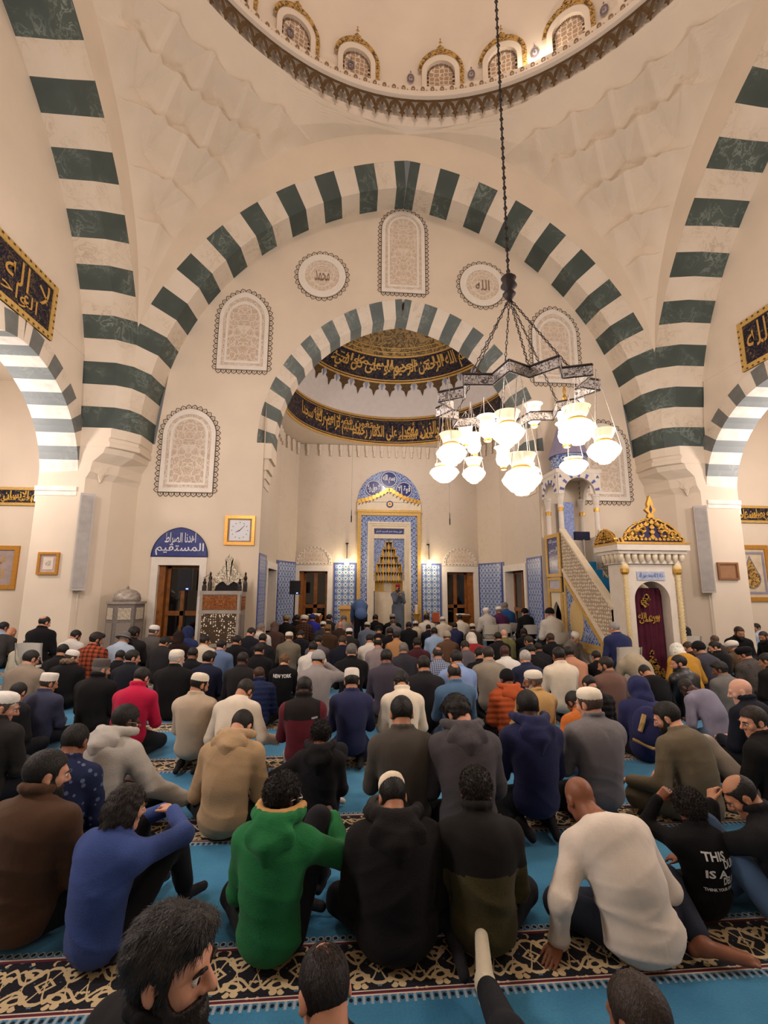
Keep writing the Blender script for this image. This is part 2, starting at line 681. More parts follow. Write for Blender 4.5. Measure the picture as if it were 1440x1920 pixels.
for i in range(NR):
    a = 2 * PI * (i + .5) / NR
    def P(u, z, d, a=a):
        q = a + u / 6.18
        return (CX + (6.18 + d) * math.sin(q), CY + (6.18 + d) * math.cos(q), z)
    for rr, zz in ((.055, 14.9),):
        o = [(rr * math.cos(t * PI / 4), zz + rr * 1.4 * math.sin(t * PI / 4)) for t in range(8)]
        q = [(rr * .55 * math.cos(t * PI / 4), zz + rr * .8 * math.sin(t * PI / 4)) for t in range(8)]
        rail.frame(o, q, -.012, .0, P)
    rail.add([P(u, z, -.006) for u, z in [(.085, 14.84), (.105, 14.9), (.125, 14.84)]], [(0, 1, 2)])
struct(rail, 'trim_7', plain('rail_brown', '#8d7257', .7))

dome = MB()
prof = [(6.5, 15.04), (6.52, 15.5), (6.52, 16.6)] + [(6.52 * math.cos(t), 16.6 + 6.2 * math.sin(t)) for t in [i * PI / 2 / 20 for i in range(1, 21)]]
dome.lathe(prof, (CX, CY, 0), 96, cap=False)
struct(dome, 'ceiling', M_DOME, smooth=True)

# ---- dome windows: stilted niche with pierced lattice, dark dotted edge, gilded foliage surround
b = MatB('pierced_lattice', .8, .1)
tc = b.node('ShaderNodeTexCoord').outputs['Object']
vd = b.voro(tc, 7.5, 'DISTANCE_TO_EDGE', .35)
v1 = b.voro(tc, 7.5, 'F1', .35)
holes = (vd.gt(.085) * v1.gt(.10)).min(1.)
b.color(b.mix(holes, '#ddcdb8', '#ab9078'))
b.bump(1. - holes, .6, .02)
M_LATT = b.m
b = MatB('gold_foliage', .5, .3)
f1 = b.noise(scale=16, detail=3, dist=.8)
b.color(b.mix(b.ramp(f1, .42, .58), '#57401f', '#c39a52'))
b.bump(f1, .6, .02)
M_FOL = b.m
# masters are shared by all 24 windows
def dome_window_meshes():
    def P(u, v, d): return (u, d, v)                 # local: +Y points out of the room
    hw, sp, top = .52, .75, 1.22
    inn = arch_panel(hw, 0, sp, top)
    mid = arch_panel(hw * .74, 0, sp * .93, top * .86)
    out = arch_panel(hw * 1.2, 0, sp, top * 1.2)
    fr = MB(); fr.frame(inn, mid, -.02, .1, P)
    lat = MB(); lat.prism(mid, .06, .12, P)
    n = 26
    dots = MB()
    dd = arch_panel(hw * .68, 0.0, sp * .9, top * .8)
    # walk the outline and leave dark slots
    pts = [Vector((u, v)) for u, v in dd[1:] + dd[:1]]
    for i in range(len(pts) - 1):
        L = (pts[i + 1] - pts[i]).length
        m = max(1, int(L / .12))
        for q in range(m):
            a = pts[i].lerp(pts[i + 1], (q + .2) / m); c = pts[i].lerp(pts[i + 1], (q + .75) / m)
            t = (c - a).normalized() * .5; nn = Vector((-t.y, t.x)) * .06
            dots.add([P(p.x, p.y, .055) for p in (a - nn, c - nn, c + nn, a + nn)], [(0, 1, 2, 3)])
    fol = MB()
    outp, innp = out[1:], inn[1:]
    rag = []
    m = len(outp)
    fine_o, fine_i = [], []
    for i in range(m - 1):
        for q in range(6):
            t = q / 6
            o = Vector(outp[i]).lerp(Vector(outp[i + 1]), t); ii = Vector(innp[i]).lerp(Vector(innp[i + 1]), t)
            k = i * 6 + q
            o = ii + (o - ii) * (.85 + .3 * abs(math.sin(k * .9)))
            fine_o.append(o); fine_i.append(ii)
    fo = [P(p.x, p.y, -.03) for p in fine_o]; fi = [P(p.x, p.y, -.03) for p in fine_i]
    fol.strip(fo, fi)
    for s, w, h, z in ((0, .11, .16, top * 1.17), (0, .05, .12, top * 1.28 + .05), (0, .025, .10, top * 1.28 + .17)):
        fol.add([P(u, v, -.03) for u, v in [(-w, z + h * .4), (0, z), (w, z + h * .4), (0, z + h)]], [(0, 1, 2, 3)])
    return fr, lat, dots, fol
_dw = None
for i in range(24):
    ang = math.radians(8.3 + 14.75 * i) if -3 <= ((i + 6) % 24) - 6 <= 3 else math.radians(8.5 + 15 * i)
    fr = None
    if _dw is None:
        a, l_, d_, f_ = dome_window_meshes()
        root = struct(a, 'window_%d' % (i + 1), M_DOME)
        kids = [l_.build('lattice', M_LATT, root), d_.build('slot_border', plain('slot_dark', '#4a3526', .8), root), f_.build('gilded_surround', M_FOL, root)]
        _dw = (root, kids)
        r = root
    else:
        r = _dw[0].copy(); COL.objects.link(r); r.name = 'window_%d' % (i + 1)
        for kd in _dw[1]:
            q = kd.copy(); COL.objects.link(q); q.parent = r
    r.location = (CX + 6.42 * math.sin(ang), CY + 6.42 * math.cos(ang), 15.05)
    r.rotation_euler = (0, 0, -ang)
# little painted rosettes between the windows
ros = MB()
for i in range(24):
    ang = math.radians(8.5 + 15 * i + 7.5) if i not in (0, 1, 2, 23, 22, 21) else math.radians(8.3 + 14.75 * (i if i < 12 else i - 24) + 7.4)
    def P(u, v, d):
        q = ang + u / 6.47
        return (CX + (6.47 + d) * math.sin(q), CY + (6.47 + d) * math.cos(q), v)
    o = [(.10 * math.cos(t * PI / 6), 15.62 + .15 * math.sin(t * PI / 6)) for t in range(12)]
    q = [(.06 * math.cos(t * PI / 6), 15.62 + .09 * math.sin(t * PI / 6)) for t in range(12)]
    ros.frame(o, q, -.01, .0, P)
    ros.add([P(u, v, -.01) for u, v in [(-.03, 15.62), (0, 15.57), (.03, 15.62), (0, 15.67)]], [(0, 1, 2, 3)])
    ros.add([P(u, v, -.01) for u, v in [(-.03, 15.79), (.03, 15.79), (0, 15.87)]], [(0, 1, 2)])
struct(ros, 'trim_8', plain('rosette_grey', '#6f6672', .7))

# ---- tympanum walls. strips(): columns of wall with openings
def strip_wall(cols, fn, P, thick):
    """cols: u breakpoints; fn(u, left/right side) -> list of (z0,z1); a solid of given thickness"""
    mb = MB()
    for a, c in zip(cols[:-1], cols[1:]):
        m = (a + c) / 2
        za, zc = fn(a, m), fn(c, m)
        for (a0, a1), (c0, c1) in zip(za, zc):
            q = [P(a, a0, 0), P(c, c0, 0), P(c, c1, 0), P(a, a1, 0), P(a, a0, thick), P(c, c0, thick), P(c, c1, thick), P(a, a1, thick)]
            mb.add(q, [(0, 1, 2, 3), (7, 6, 5, 4), (0, 4, 5, 1), (3, 2, 6, 7)])
    return mb

def z_arch_in(u):
    u = abs(u)
    return Z_ARC + math.sqrt(max((R_IN + .03) ** 2 - (u + E_ARC) ** 2, 0))

AP_E, AP_Z, AP_RO, AP_RI = .50, 5.30, 4.23, 3.86      # apse arch
def ap_out(u): return AP_Z + math.sqrt(max(AP_RO ** 2 - (abs(u) + AP_E) ** 2, 0))
W1 = (-5.86, -4.91)                                     # window_1 in wall coordinates (u = x - CX)
AP_HW = 3.55
def back_fn(u, m):
    top = z_arch_in(u) if abs(u) < 6.2 else Z_ARC
    if abs(m) < AP_HW: return [(ap_out(u), top)]
    if abs(m) < 3.72: return [(0, AP_Z), (ap_out(u), top)] if abs(u) < 3.725 else [(0, AP_Z), (AP_Z, top)]
    if W1[0] < m < W1[1]: return [(0, .45), (2.21, top)]
    return [(0, top)]
cols = sorted(set([-6.6, -6.2, W1[0], W1[1], -3.72, -AP_HW, AP_HW, 3.72, 6.2, 6.6] + [i * .2 for i in range(-30, 31)]))
P0 = side_map(0)
struct(strip_wall(cols, back_fn, lambda u, z, d: P0(u, z, S_TYM + d), .5), 'wall_back', M_WALL)

# small side arches (three per side), grey and white voussoirs
SA_C, SA_HW, SA_Z = 4.2, 2.12, 3.85
def sa_prof(th, R, e=.12): return (-e + R * math.cos(th), SA_Z + R * math.sin(th))
SA_RI, SA_RO = SA_HW + .12, SA_HW + .52
def sa_top(u):
    q = min(abs(u - c0) for c0 in (SA_C, SA_C - 4.6, SA_C - 9.2))
    return q
def side_fn(u, m):
    top = z_arch_in(u) if abs(u) < 6.2 else Z_ARC
    q = sa_top(m)
    if q < SA_RO - .12:
        qu = min(abs(u - c0) for c0 in (SA_C, SA_C - 4.6, SA_C - 9.2))
        zo = SA_Z + math.sqrt(max(SA_RO ** 2 - (qu + .12) ** 2, 0))
        zo = max(zo, SA_Z)
        if q < SA_HW: return [(zo, max(top, zo))]
        return [(0, SA_Z), (zo, max(top, zo))]
    return [(0, top)]
base = [i * .2 for i in range(-31, 32)]
for c0 in (SA_C, SA_C - 4.6, SA_C - 9.2):
    base += [c0 - SA_HW, c0 + SA_HW, c0 - SA_RO + .12, c0 + SA_RO - .12]
cols = sorted(set(round(q, 4) for q in base if -6.6 <= q <= 6.35))
TH_SIDE = .78
for k, nm in ((3, 'left'), (1, 'right')):
    P = side_map(k)
    sg = 1 if k == 3 else -1
    struct(strip_wall(cols, side_fn, lambda u, z, d: P(sg * u, z, S_TYM + d), TH_SIDE), 'wall_%s' % nm, M_WALL)
    mb = MB()
    tm = math.acos(.12 / SA_RI)
    NV = 23
    for c0 in (SA_C, SA_C - 4.6):
        for s in (-1, 1):
            for i in range(12):
                for q in range(2):
                    a = tm * (i + q / 2) / 11.5; c = min(tm, tm * (i + (q + 1) / 2) / 11.5)
                    if a >= c: continue
                    e = []
                    for th in (a, c):
                        ui, zi = sa_prof(th, SA_RI); uo, zo = sa_prof(th, SA_RO)
                        ui = max(ui, 0); uo = max(uo, 0)
                        e.append([P(sg * (c0 + s * ui), zi, S_TYM - .02), P(sg * (c0 + s * uo), zo, S_TYM - .02), P(sg * (c0 + s * ui), zi, S_TYM + TH_SIDE)])
                    g = i % 2 == 0
                    mb.add(e[0] + e[1], [(0, 1, 4, 3), (2, 0, 3, 5)], [0 if g else 1, 2 if g else 3])
        for s in (-1, 1):                       # impost block
            x0 = c0 + s * SA_HW
            for (dz0, dz1, ex) in ((-.10, 0., .05), (-.20, -.10, .03), (-.34, -.2, .015)):
                lo = P(sg * (x0 - s * ex), SA_Z + dz0, S_TYM - .04); hi = P(sg * (x0 + s * .3), SA_Z + dz1, S_TYM + TH_SIDE + .04)
                mb.span(lo, hi, 3)
    struct(mb, 'trim_%d' % (9 if k == 3 else 10), [plain('voussoir_dark', '#6d6e69', .6), M_WHITE, M_GREY, plain('voussoir_white', '#e3dccf', .6)])

# ---- piers with chamfer and corbels at the two qibla corners
def pier(sx):
    X = lambda x: x if sx < 0 else 2 * CX - x
    mb = MB()
    low = [(-6.69, 10.30), (-5.72, 10.30), (-5.53, 10.49), (-5.34, 10.68), (-5.05, 11.36), (-5.05, 11.9), (-6.69, 11.9)]
    up = [(-6.69, 10.30), (-5.91, 10.25), (-5.26, 10.25), (-5.01, 10.45), (-4.81, 10.70), (-4.81, 11.36), (-4.81, 11.9), (-6.69, 11.9)]
    low8 = [low[0], (-5.95, 10.30), low[1], low[2], low[3], low[4], low[5], low[6]]
    rings = []
    def rg(f, z, ex=0):
        out = []
        for (a, c), (p, q) in zip(low8, up):
            x = a + (p - a) * f; y = c + (q - c) * f
            out.append((X(x + ex * .7), y - ex * .7, z))
        return out
    prof = [(0, 0, 0), (0, 4.05, 0), (.18, 4.2, 0), (.25, 4.42, 0), (.72, 4.62, 0), (.8, 4.74, 0), (1, 4.76, .0), (1, 4.86, .0), (.93, 4.88, 0), (.93, 4.96, 0), (1, 4.98, .0), (1, 5.19, 0.)]
    rings = [rg(f, z, e) for f, z, e in prof]
    n = 8
    vs = [p for r in rings for p in r]
    fs = [(j * n + i, j * n + (i + 1) % n, (j + 1) * n + (i + 1) % n, (j + 1) * n + i) for j in range(len(rings) - 1) for i in range(n)]
    mb.add(vs, fs)
    # carved tongue hanging below the corbel on the chamfer
    def P(u, v, d):
        s = .70711
        x, y = -5.53 + s * u + s * d, 10.49 + s * u - s * d
        return (X(x), y, v)
    mb.prism([(-.2, 4.62), (-.19, 4.4), (-.1, 4.3), (-.13, 4.18), (-.06, 4.14), (0, 3.98), (.06, 4.14), (.13, 4.18), (.1, 4.3), (.19, 4.4), (.2, 4.62)], -.05, .1, P)
    mb.prism([(-.07, 4.2), (0, 4.1), (.07, 4.2), (0, 4.3)], .1, .13, P)
    return mb
struct(pier(-1), 'wall_left_pier', M_WALL)
struct(pier(1), 'wall_right_pier', M_WALL)

# ---- aisles behind the side arches
for sx, nm in ((-1, 'left'), (1, 'right')):
    X = lambda x: x if sx < 0 else 2 * CX - x
    mb = MB()
    mb.span((X(-6.6), 11.6, 0), (X(-12), 11.8, 7))
    mb.span((X(-12), -7, 0), (X(-12.2), 11.8, 7))
    struct(mb, 'wall_%s_aisle' % nm, M_WALL)
    struct(MB().span((X(-5.9), -7, 6.8), (X(-12.2), 11.8, 7)), 'ceiling_%s_aisle' % nm, M_WALL)
# wall behind the camera closes the hall
struct(MB().span((-12.2, -7.2, 0), (15.1, -7, 14)), 'wall_front', M_WALL)

# ---- apse
XL, XR, Y_S, Y_B = CX - AP_HW, CX + AP_HW, 14.4, 15.5
XF = 3.10
Z_AP = 6.62
b = MatB('apse_stone', .8, .15)
n1 = b.noise(scale=1.2, detail=7, rough=.6, dist=.6)
b.color(b.mix(b.ramp((n1 - .5).abs(), .015, 0.) * .2, b.mix(b.noise(scale=.7), '#d5c8b6', '#cdbfac'), '#a89a88'))
M_APSE = b.m
WIN2 = ((-1.53, -.60), (3.42, 4.35))                    # windows in the back wall
WINS = (12.55, 14.05)                                   # side windows (Y range)
mb = MB()
def apse_back(x, m):
    for a, c in WIN2:
        if a < m < c: return [(0, .45), (2.24, Z_AP)]
    if abs(m - CX) < .47: return [(3.3, Z_AP)]
    return [(0, Z_AP)]
mb2 = strip_wall(sorted([CX - .47, CX + .47, CX - XF, WIN2[0][0], WIN2[0][1], WIN2[1][0], WIN2[1][1], CX + XF]), apse_back, lambda u, z, d: (u, Y_B + d, z), .4)
mb.add(mb2.v, mb2.f)
for s in (-1, 1):
    def side(x, m):
        if WINS[0] < m < WINS[1]: return [(0, .45), (2.21, Z_AP)]
        return [(0, Z_AP)]
    q = strip_wall([11.36, WINS[0], WINS[1], Y_S], side, lambda u, z, d: (CX + s * (AP_HW + d), u, z), .4)
    mb.add(q.v, q.f)
    mb.add([(CX + s * AP_HW, Y_S, 0), (CX + s * XF, Y_B, 0), (CX + s * XF, Y_B, Z_AP), (CX + s * AP_HW, Y_S, Z_AP)], [(0, 1, 2, 3)])
# ledge from polygon to the round band
AC_Y, AC_R = 12.15, 3.25
nseg = 40
circ = [(CX + AC_R * math.cos(PI * i / nseg), AC_Y + AC_R * math.sin(PI * i / nseg), Z_AP) for i in range(nseg + 1)]
polyo = []
for i in range(nseg + 1):
    a = PI * i / nseg
    dx, dy = math.cos(a), math.sin(a)
    best = 9e9
    for (x0, y0), (x1, y1) in (((CX + AP_HW, 11.3), (CX + AP_HW, Y_S)), ((CX + AP_HW, Y_S), (CX + XF, Y_B)), ((CX + XF, Y_B), (CX - XF, Y_B)), ((CX - XF, Y_B), (CX - AP_HW, Y_S)), ((CX - AP_HW, Y_S), (CX - AP_HW, 11.3))):
        ex, ey = x1 - x0, y1 - y0
        den = dx * ey - dy * ex
        if abs(den) < 1e-9: continue
        t = ((x0 - CX) * ey - (y0 - AC_Y) * ex) / den
        u = ((x0 - CX) * dy - (y0 - AC_Y) * dx) / den
        if t > 0 and -.001 <= u <= 1.001: best = min(best, t)
    polyo.append((CX + dx * best, AC_Y + dy * best, Z_AP))
mb.strip(circ, polyo)
# row of little stalactite niches below the ledge
for i in range(1, nseg):
    a = PI * i / nseg
    for dz, w, out in ((-.0, .11, .0), (-.2, .07, .14)):
        r = Vector(polyo[i]).xy - Vector((CX, AC_Y))
        d = r.normalized() * (r.length - .04 - out * 0)
        mb.box((CX + d.x, AC_Y + d.y, Z_AP - .12 + dz), (.10, w, .2), rz=a)
struct(mb, 'wall_apse', M_APSE)
hd = MB()
rows = 18
vs = []
for j in range(rows + 1):
    t = PI / 2 * j / rows
    for i in range(nseg + 1):
        a = PI * i / nseg
        vs.append((CX + AC_R * math.cos(t) * math.cos(a), AC_Y + AC_R * math.cos(t) * math.sin(a), 7.62 + AC_R * math.sin(t)))
fs = [(j * (nseg + 1) + i, j * (nseg + 1) + i + 1, (j + 1) * (nseg + 1) + i + 1, (j + 1) * (nseg + 1) + i) for j in range(rows) for i in range(nseg)]
hd.add(vs, fs)
hd.strip(circ, [(x, y, 7.62) for x, y, z in circ])
struct(hd, 'ceiling_apse', plain('apse_vault', '#d3cbc4', .8, var=.04), smooth=True)

# apse arch: splayed face and soffit
mb = MB()
tm = math.acos(AP_E / AP_RI)
unit = tm / 16.5
Y0, Y1, Y2 = CY + S_TYM - .01, CY + S_TYM + .32, CY + S_TYM + .82
for s in (-1, 1):
    for i in range(17):
        for q in range(2):
            a = unit * (i + q / 2); c = min(tm, unit * (i + (q + 1) / 2))
            if a >= c - 1e-6: continue
            e = []
            for th in (a, c):
                po = (max(0, -AP_E + AP_RO * math.cos(th)), AP_Z + AP_RO * math.sin(th))
                pi_ = (max(0, -AP_E + AP_RI * math.cos(th)), AP_Z + AP_RI * math.sin(th))
                e.append([(CX + s * po[0], Y0, po[1]), (CX + s * pi_[0], Y1, pi_[1]), (CX + s * pi_[0], Y2, pi_[1])])
            mb.add(e[0] + e[1], [(0, 1, 4, 3), (1, 2, 5, 4)], 0 if i % 2 == 0 else 1)
    # corbel under the springing
    for z0, z1, w in ((4.9, 5.3, .0), (4.62, 4.9, .07), (4.4, 4.62, .13), (4.2, 4.4, .17)):
        hw_in = 3.36 + w
        mb.span((CX + s * hw_in, CY + S_TYM + .02 + w * .6, z0), (CX + s * 3.72, Y2, z1), 2)
struct(mb, 'trim_11', [M_GREEN2, M_WHITE, M_WALL])
# wall between arch soffit and the vault (gap filler above Y2)
mb = MB()
def rim(R, Z, e): return [(-e + R * math.cos(tm * i / 20), Z + R * math.sin(tm * i / 20)) for i in range(21)]
ri = rim(AP_RI, AP_Z, AP_E)
half = [(max(u, 0), z) for u, z in ri]
for s in (-1, 1):
    a = [(CX + s * u, Y2, z) for u, z in half]
    c = [(CX + s * 4.2, Y2, z) if z < 9.5 else (CX + s * u, Y2, 11.2) for u, z in half]
    c = [(CX + s * (u + .6), Y2, z + 1.2) for u, z in half]
    mb.strip(a, c)
struct(mb, 'wall_apse_rim', M_WALL)
# ================================================================== FIXTURES
YT = CY + S_TYM                                         # tympanum wall face (11.35)
def PW(u, z, d): return (u, YT - d, z)                  # on the tympanum wall, d towards the room
def PB(u, z, d): return (u, Y_B - d, z)                 # on the apse back wall
M_BLACK = plain('black_metal', '#141416', .4, var=.2)
M_PA = plain('speaker_black', '#17181b', .6, var=.2, bump=.2, bscale=120)
M_CREAM = plain('cream_marble', '#ddcfb4', .5, var=.05)

# ---- arabesque plaster panels on the tympanum
def arabesque(name, c0, c1, sc=9.):
    b = MatB(name, .8, .1)
    x, y, z = b.xyz()
    ax = x.abs()
    n = b.noise(b.vec(ax, z, 0.), 3.2, 2)
    v = b.voro(b.vec(ax + (n - .5) * .18, z + (n - .5) * .18, 0.), sc, 'DISTANCE_TO_EDGE', .8)
    w = b.noise(b.vec(ax, z, .5), 13., 2, .5, 1.6)
    f = (v.lt(.05) + (w - .5).abs().lt(.035)).min(1.)
    b.color(b.mix(f, c0, c1))
    b.bump(f, .25, .01)
    return b.m
M_ARAB = arabesque('plaster_arabesque', '#c2ab94', '#dccfbf', 6.)
M_ARAB2 = arabesque('plaster_arabesque_pale', '#c9b49c', '#ddd0c0', 7.)

def scallops(mb, path, size, P, d=.006, w=.012):
    """row of little pointed leaves along a closed outline, drawn as a thin raised line"""
    pts = [Vector(p) for p in path]
    ctr = sum(pts, Vector((0, 0))) / len(pts)
    n = len(pts)
    for i in range(n):
        a, c = pts[i], pts[(i + 1) % n]
        L = (c - a).length
        m = max(1, round(L / size))
        for q in range(m):
            p0, p1 = a.lerp(c, q / m), a.lerp(c, (q + 1) / m)
            t = (p1 - p0); nn = Vector((t.y, -t.x))
            if (p0 - ctr).dot(nn) < 0: nn = -nn
            nn = nn.normalized() * size * .75
            mid = (p0 + p1) / 2
            out = [p0, mid + nn * .55 - t * .42, mid + nn, mid + nn * .55 + t * .42, p1]
            for s0, s1 in zip(out[:-1], out[1:]):
                k = (s1 - s0).normalized(); o = Vector((-k.y, k.x)) * w / 2
                mb.add([P(*(s0 + o), d), P(*(s1 + o), d), P(*(s1 - o), d), P(*(s0 - o), d)], [(0, 1, 2, 3)])
            k = t.normalized(); o = Vector((-k.y, k.x)) * w / 2
            mb.add([P(*(p0 + o), d), P(*(p1 + o), d), P(*(p1 - o), d), P(*(p0 - o), d)], [(0, 1, 2, 3)])
            e = nn * .42
            mb.add([P(*(mid + e * .55 - t * .12), d), P(*(mid + e * .55 + t * .12), d), P(*(mid + e * 1.35), d)], [(0, 1, 2)])

def offs(poly, k, ctr):
    return [(ctr[0] + (u - ctr[0]) * k[0], ctr[1] + (z - ctr[1]) * k[1]) for u, z in poly]

def panel(x, z0, zs, zt, hw, label, mat=None):
    root = empty('plaster_relief', (x, YT, (z0 + zt) / 2), 0, label, 'wall panel', 'carved plaster panels on the qibla wall')
    cz = (z0 + zt) / 2
    P = lambda u, z, d: (u, -d, z - cz)
    o = arch_panel(hw * .86, z0 + hw * .12, zs, zt - hw * .16)
    i1 = arch_panel(hw * .72, z0 + hw * .26, zs, zt - hw * .36)
    i2 = arch_panel(hw * .62, z0 + hw * .36, zs, zt - hw * .52)
    i3 = arch_panel(hw * .54, z0 + hw * .44, zs, zt - hw * .64)
    i4 = arch_panel(hw * .44, z0 + hw * .60, zs, zt - hw * .80)
    f = MB(); f.frame(o, i1, 0, .03, P); f.frame(i3, i4, .0, .02, P) if False else None
    f.build('surround', M_FRAME, root)
    g = MB(); g.prism(i1, 0, .012, P)
    g.build('arabesque_field', mat or M_ARAB, root)
    e = MB(); e.frame(i2, i3, .0, .022, P)
    e.build('inner_moulding', M_FRAME, root)
    s = MB(); scallops(s, arch_panel(hw * .88, z0 + hw * .10, zs, zt - hw * .14, n=8), hw * .185, P, .008, .017)
    s.build('scalloped_edge', M_LINE, root)
    return root

CXm = lambda x: 2 * CX - x
panel(-3.94, 3.9, 5.45, 6.25, .74, 'tall pointed plaster panel lowest left on the arch wall above the blue lunette window')
panel(-2.77, 7.15, 8.65, 9.55, .74, 'pointed plaster panel halfway up the left side beneath the great arch')
panel(CXm(-2.77), 7.15, 8.65, 9.55, .74, 'pointed plaster panel right of the apse arch, behind the chandelier chains', M_ARAB2)
panel(CXm(-3.94), 3.9, 5.45, 6.25, .74, 'pointed plaster panel lowest right, behind the pulpit spire', M_ARAB2)
panel(CX, 9.6, 11.6, 12.25, .70, 'narrow plaster panel at the top centre right under the arch keystone', M_ARAB2)
for x, lb, tx in ((-.78, 'round plaster medallion with script left of the top centre panel', 'محمد'), (CXm(-.78), 'round plaster medallion with script right of the top centre panel', 'الله')):
    cz = 10.05
    root = empty('plaster_medallion', (x, YT, cz), 0, lb, 'medallion', 'round plaster medallions on the qibla wall')
    P = lambda u, z, d: (u, -d, z - cz)
    cir = lambda r, n=40: [(r * math.cos(2 * PI * i / n), cz + r * math.sin(2 * PI * i / n)) for i in range(n)]
    MB().frame(cir(.64), cir(.46), 0, .03, P).build('surround', M_FRAME, root)
    MB().prism(cir(.46), 0, .012, P).build('arabesque_field', M_ARAB2, root)
    MB().frame(cir(.32), cir(.30), 0, .02, P).build('inner_ring', M_FRAME, root)
    t = MB(); put_text(t, tx, -.2, cz - .16, .2, cz + .16, P, .02); t.build('script', plain('script_tan', '#8c7460', .7), root)
    s = MB(); scallops(s, cir(.655, 28), .13, P, .008, .016); s.build('scalloped_edge', M_LINE, root)

# ---- windows with marble surround and wooden casement
def casement(name, P, x0, x1, z0, z1, fw=.16, shutter=0, mull=.5, reveal=.22):
    root = struct(MB().frame([(x0 - fw, z0 - .2), (x1 + fw, z0 - .2), (x1 + fw, z1 + fw + .03), (x0 - fw, z1 + fw + .03)],
                             [(x0, z0), (x1, z0), (x1, z1), (x0, z1)], -.3, .05, P), name, M_FRAME)
    w = MB()
    d0, d1 = -reveal - .06, -reveal
    def bar(a, b_, c, e, q=0.): w.prism([(a, c), (b_, c), (b_, e), (a, e)], d0, d1 + q, P)
    t = .075
    xa = x0 + (.14 if shutter < 0 else 0); xb = x1 - (.2 if shutter > 0 else 0)
    if shutter < 0: bar(x0, xa, z0, z1, .16)
    if shutter > 0: bar(xb, x1, z0, z1, .16)
    bar(xa, xa + t, z0, z1); bar(xb - t, xb, z0, z1); bar(xa, xb, z1 - .07, z1); bar(xa, xb, z0, z0 + .1)
    xm = xa + (xb - xa) * mull
    bar(xm - .06, xm + .06, z0, z1, .02)
    zt = z0 + (z1 - z0) * .36
    bar(xa, xb, zt - .055, zt + .055, .02)
    w.build('casement', M_WOODW, root)
    MB().prism([(x0, z0), (x1, z0), (x1, z1), (x0, z1)], d0 + .02, d0 + .03, P).build('pane', M_GLASS, root)
    return root
casement('window_25', PW, -4.42, -3.47, .45, 2.21, shutter=-1, mull=.5)
casement('window_26', PB, -1.53, -.60, .45, 2.24, shutter=-1)
casement('window_27', PB, 3.42, 4.35, .45, 2.24, shutter=1, mull=.45)
casement('window_28', lambda u, z, d: (CX - AP_HW + d, u, z), 12.55, 14.05, .45, 2.21, shutter=0)
casement('window_29', lambda u, z, d: (CX + AP_HW - d, u, z), 12.55, 14.05, .45, 2.21, shutter=0)
# carved lunettes above the apse windows
M_SLOT = plain('lunette_slot', '#8d7961', .8)
for xc, lb in ((-1.06, 'pointed white plaster lunette above the apse window left of the mihrab'), (3.885, 'pointed white plaster lunette above the apse window right of the mihrab')):
    root = empty('carved_lunette', (xc, Y_B, 2.46), 0, lb, 'wall panel', 'carved lunettes above the apse windows')
    P = lambda u, z, d: (u, -d, z)
    o = pointed(.60, .60); i1 = pointed(.50, .47, .06); i2 = pointed(.44, .40, .08)
    MB().prism(i1, 0, .015, P).build('carved_field', M_ARAB2, root)
    sl = MB().frame(o, i1, 0, .035, P)
    for k in range(len(i1) - 1):
        if k % 2: continue
        a, c = Vector(o[k]).lerp(Vector(i1[k]), .5), Vector(o[k + 1]).lerp(Vector(i1[k + 1]), .5)
        q = (c - a).normalized(); n = Vector((-q.y, q.x)) * .012
        a, c = a.lerp(c, .1), c
        sl.add([P(*p, .038) for p in (a - n, c - n, c + n, a + n)], [(0, 1, 2, 3)], 1)
    for k in range(9):
        u = -.46 + k * .115
        sl.add([P(p, z, .038) for p, z in ((u - .035, .02), (u + .035, .02), (u + .035, .045), (u - .035, .045))], [(0, 1, 2, 3)], 1)
    sl.build('rim', [M_FRAME, M_SLOT], root)

# ---- blue tile lunette with white script above the left window
b = MatB('blue_lunette_tile', .25, .5); n_ = b.noise(scale=14, detail=4)
b.color(b.mix(n_, '#2a2f6a', '#3b4a8c')); M_LUN = b.m
M_WSCR = plain('white_script', '#dcdde0', .4, var=.05)
root = empty('script_lunette', (-3.96, YT, 2.41), 0, 'pointed navy tile lunette with white script above the left window', 'tile panel')
P = lambda u, z, d: (u, -d, z)
MB().prism(pointed(.66, .71, 0, 16), 0, .03, P).build('tile_ground', M_LUN, root)
MB().frame(pointed(.66, .71, 0, 16), pointed(.63, .67, .02, 16), .0, .034, P).build('border', plain('lunette_border', '#1d2150', .3), root)
t = MB()
put_text(t, 'اهدنا الصراط', -.36, .27, .36, .58, P, .036, fat=.012)
put_text(t, 'المستقيم', -.56, .04, .56, .33, P, .036, fat=.012)
t.build('script', M_WSCR, root)

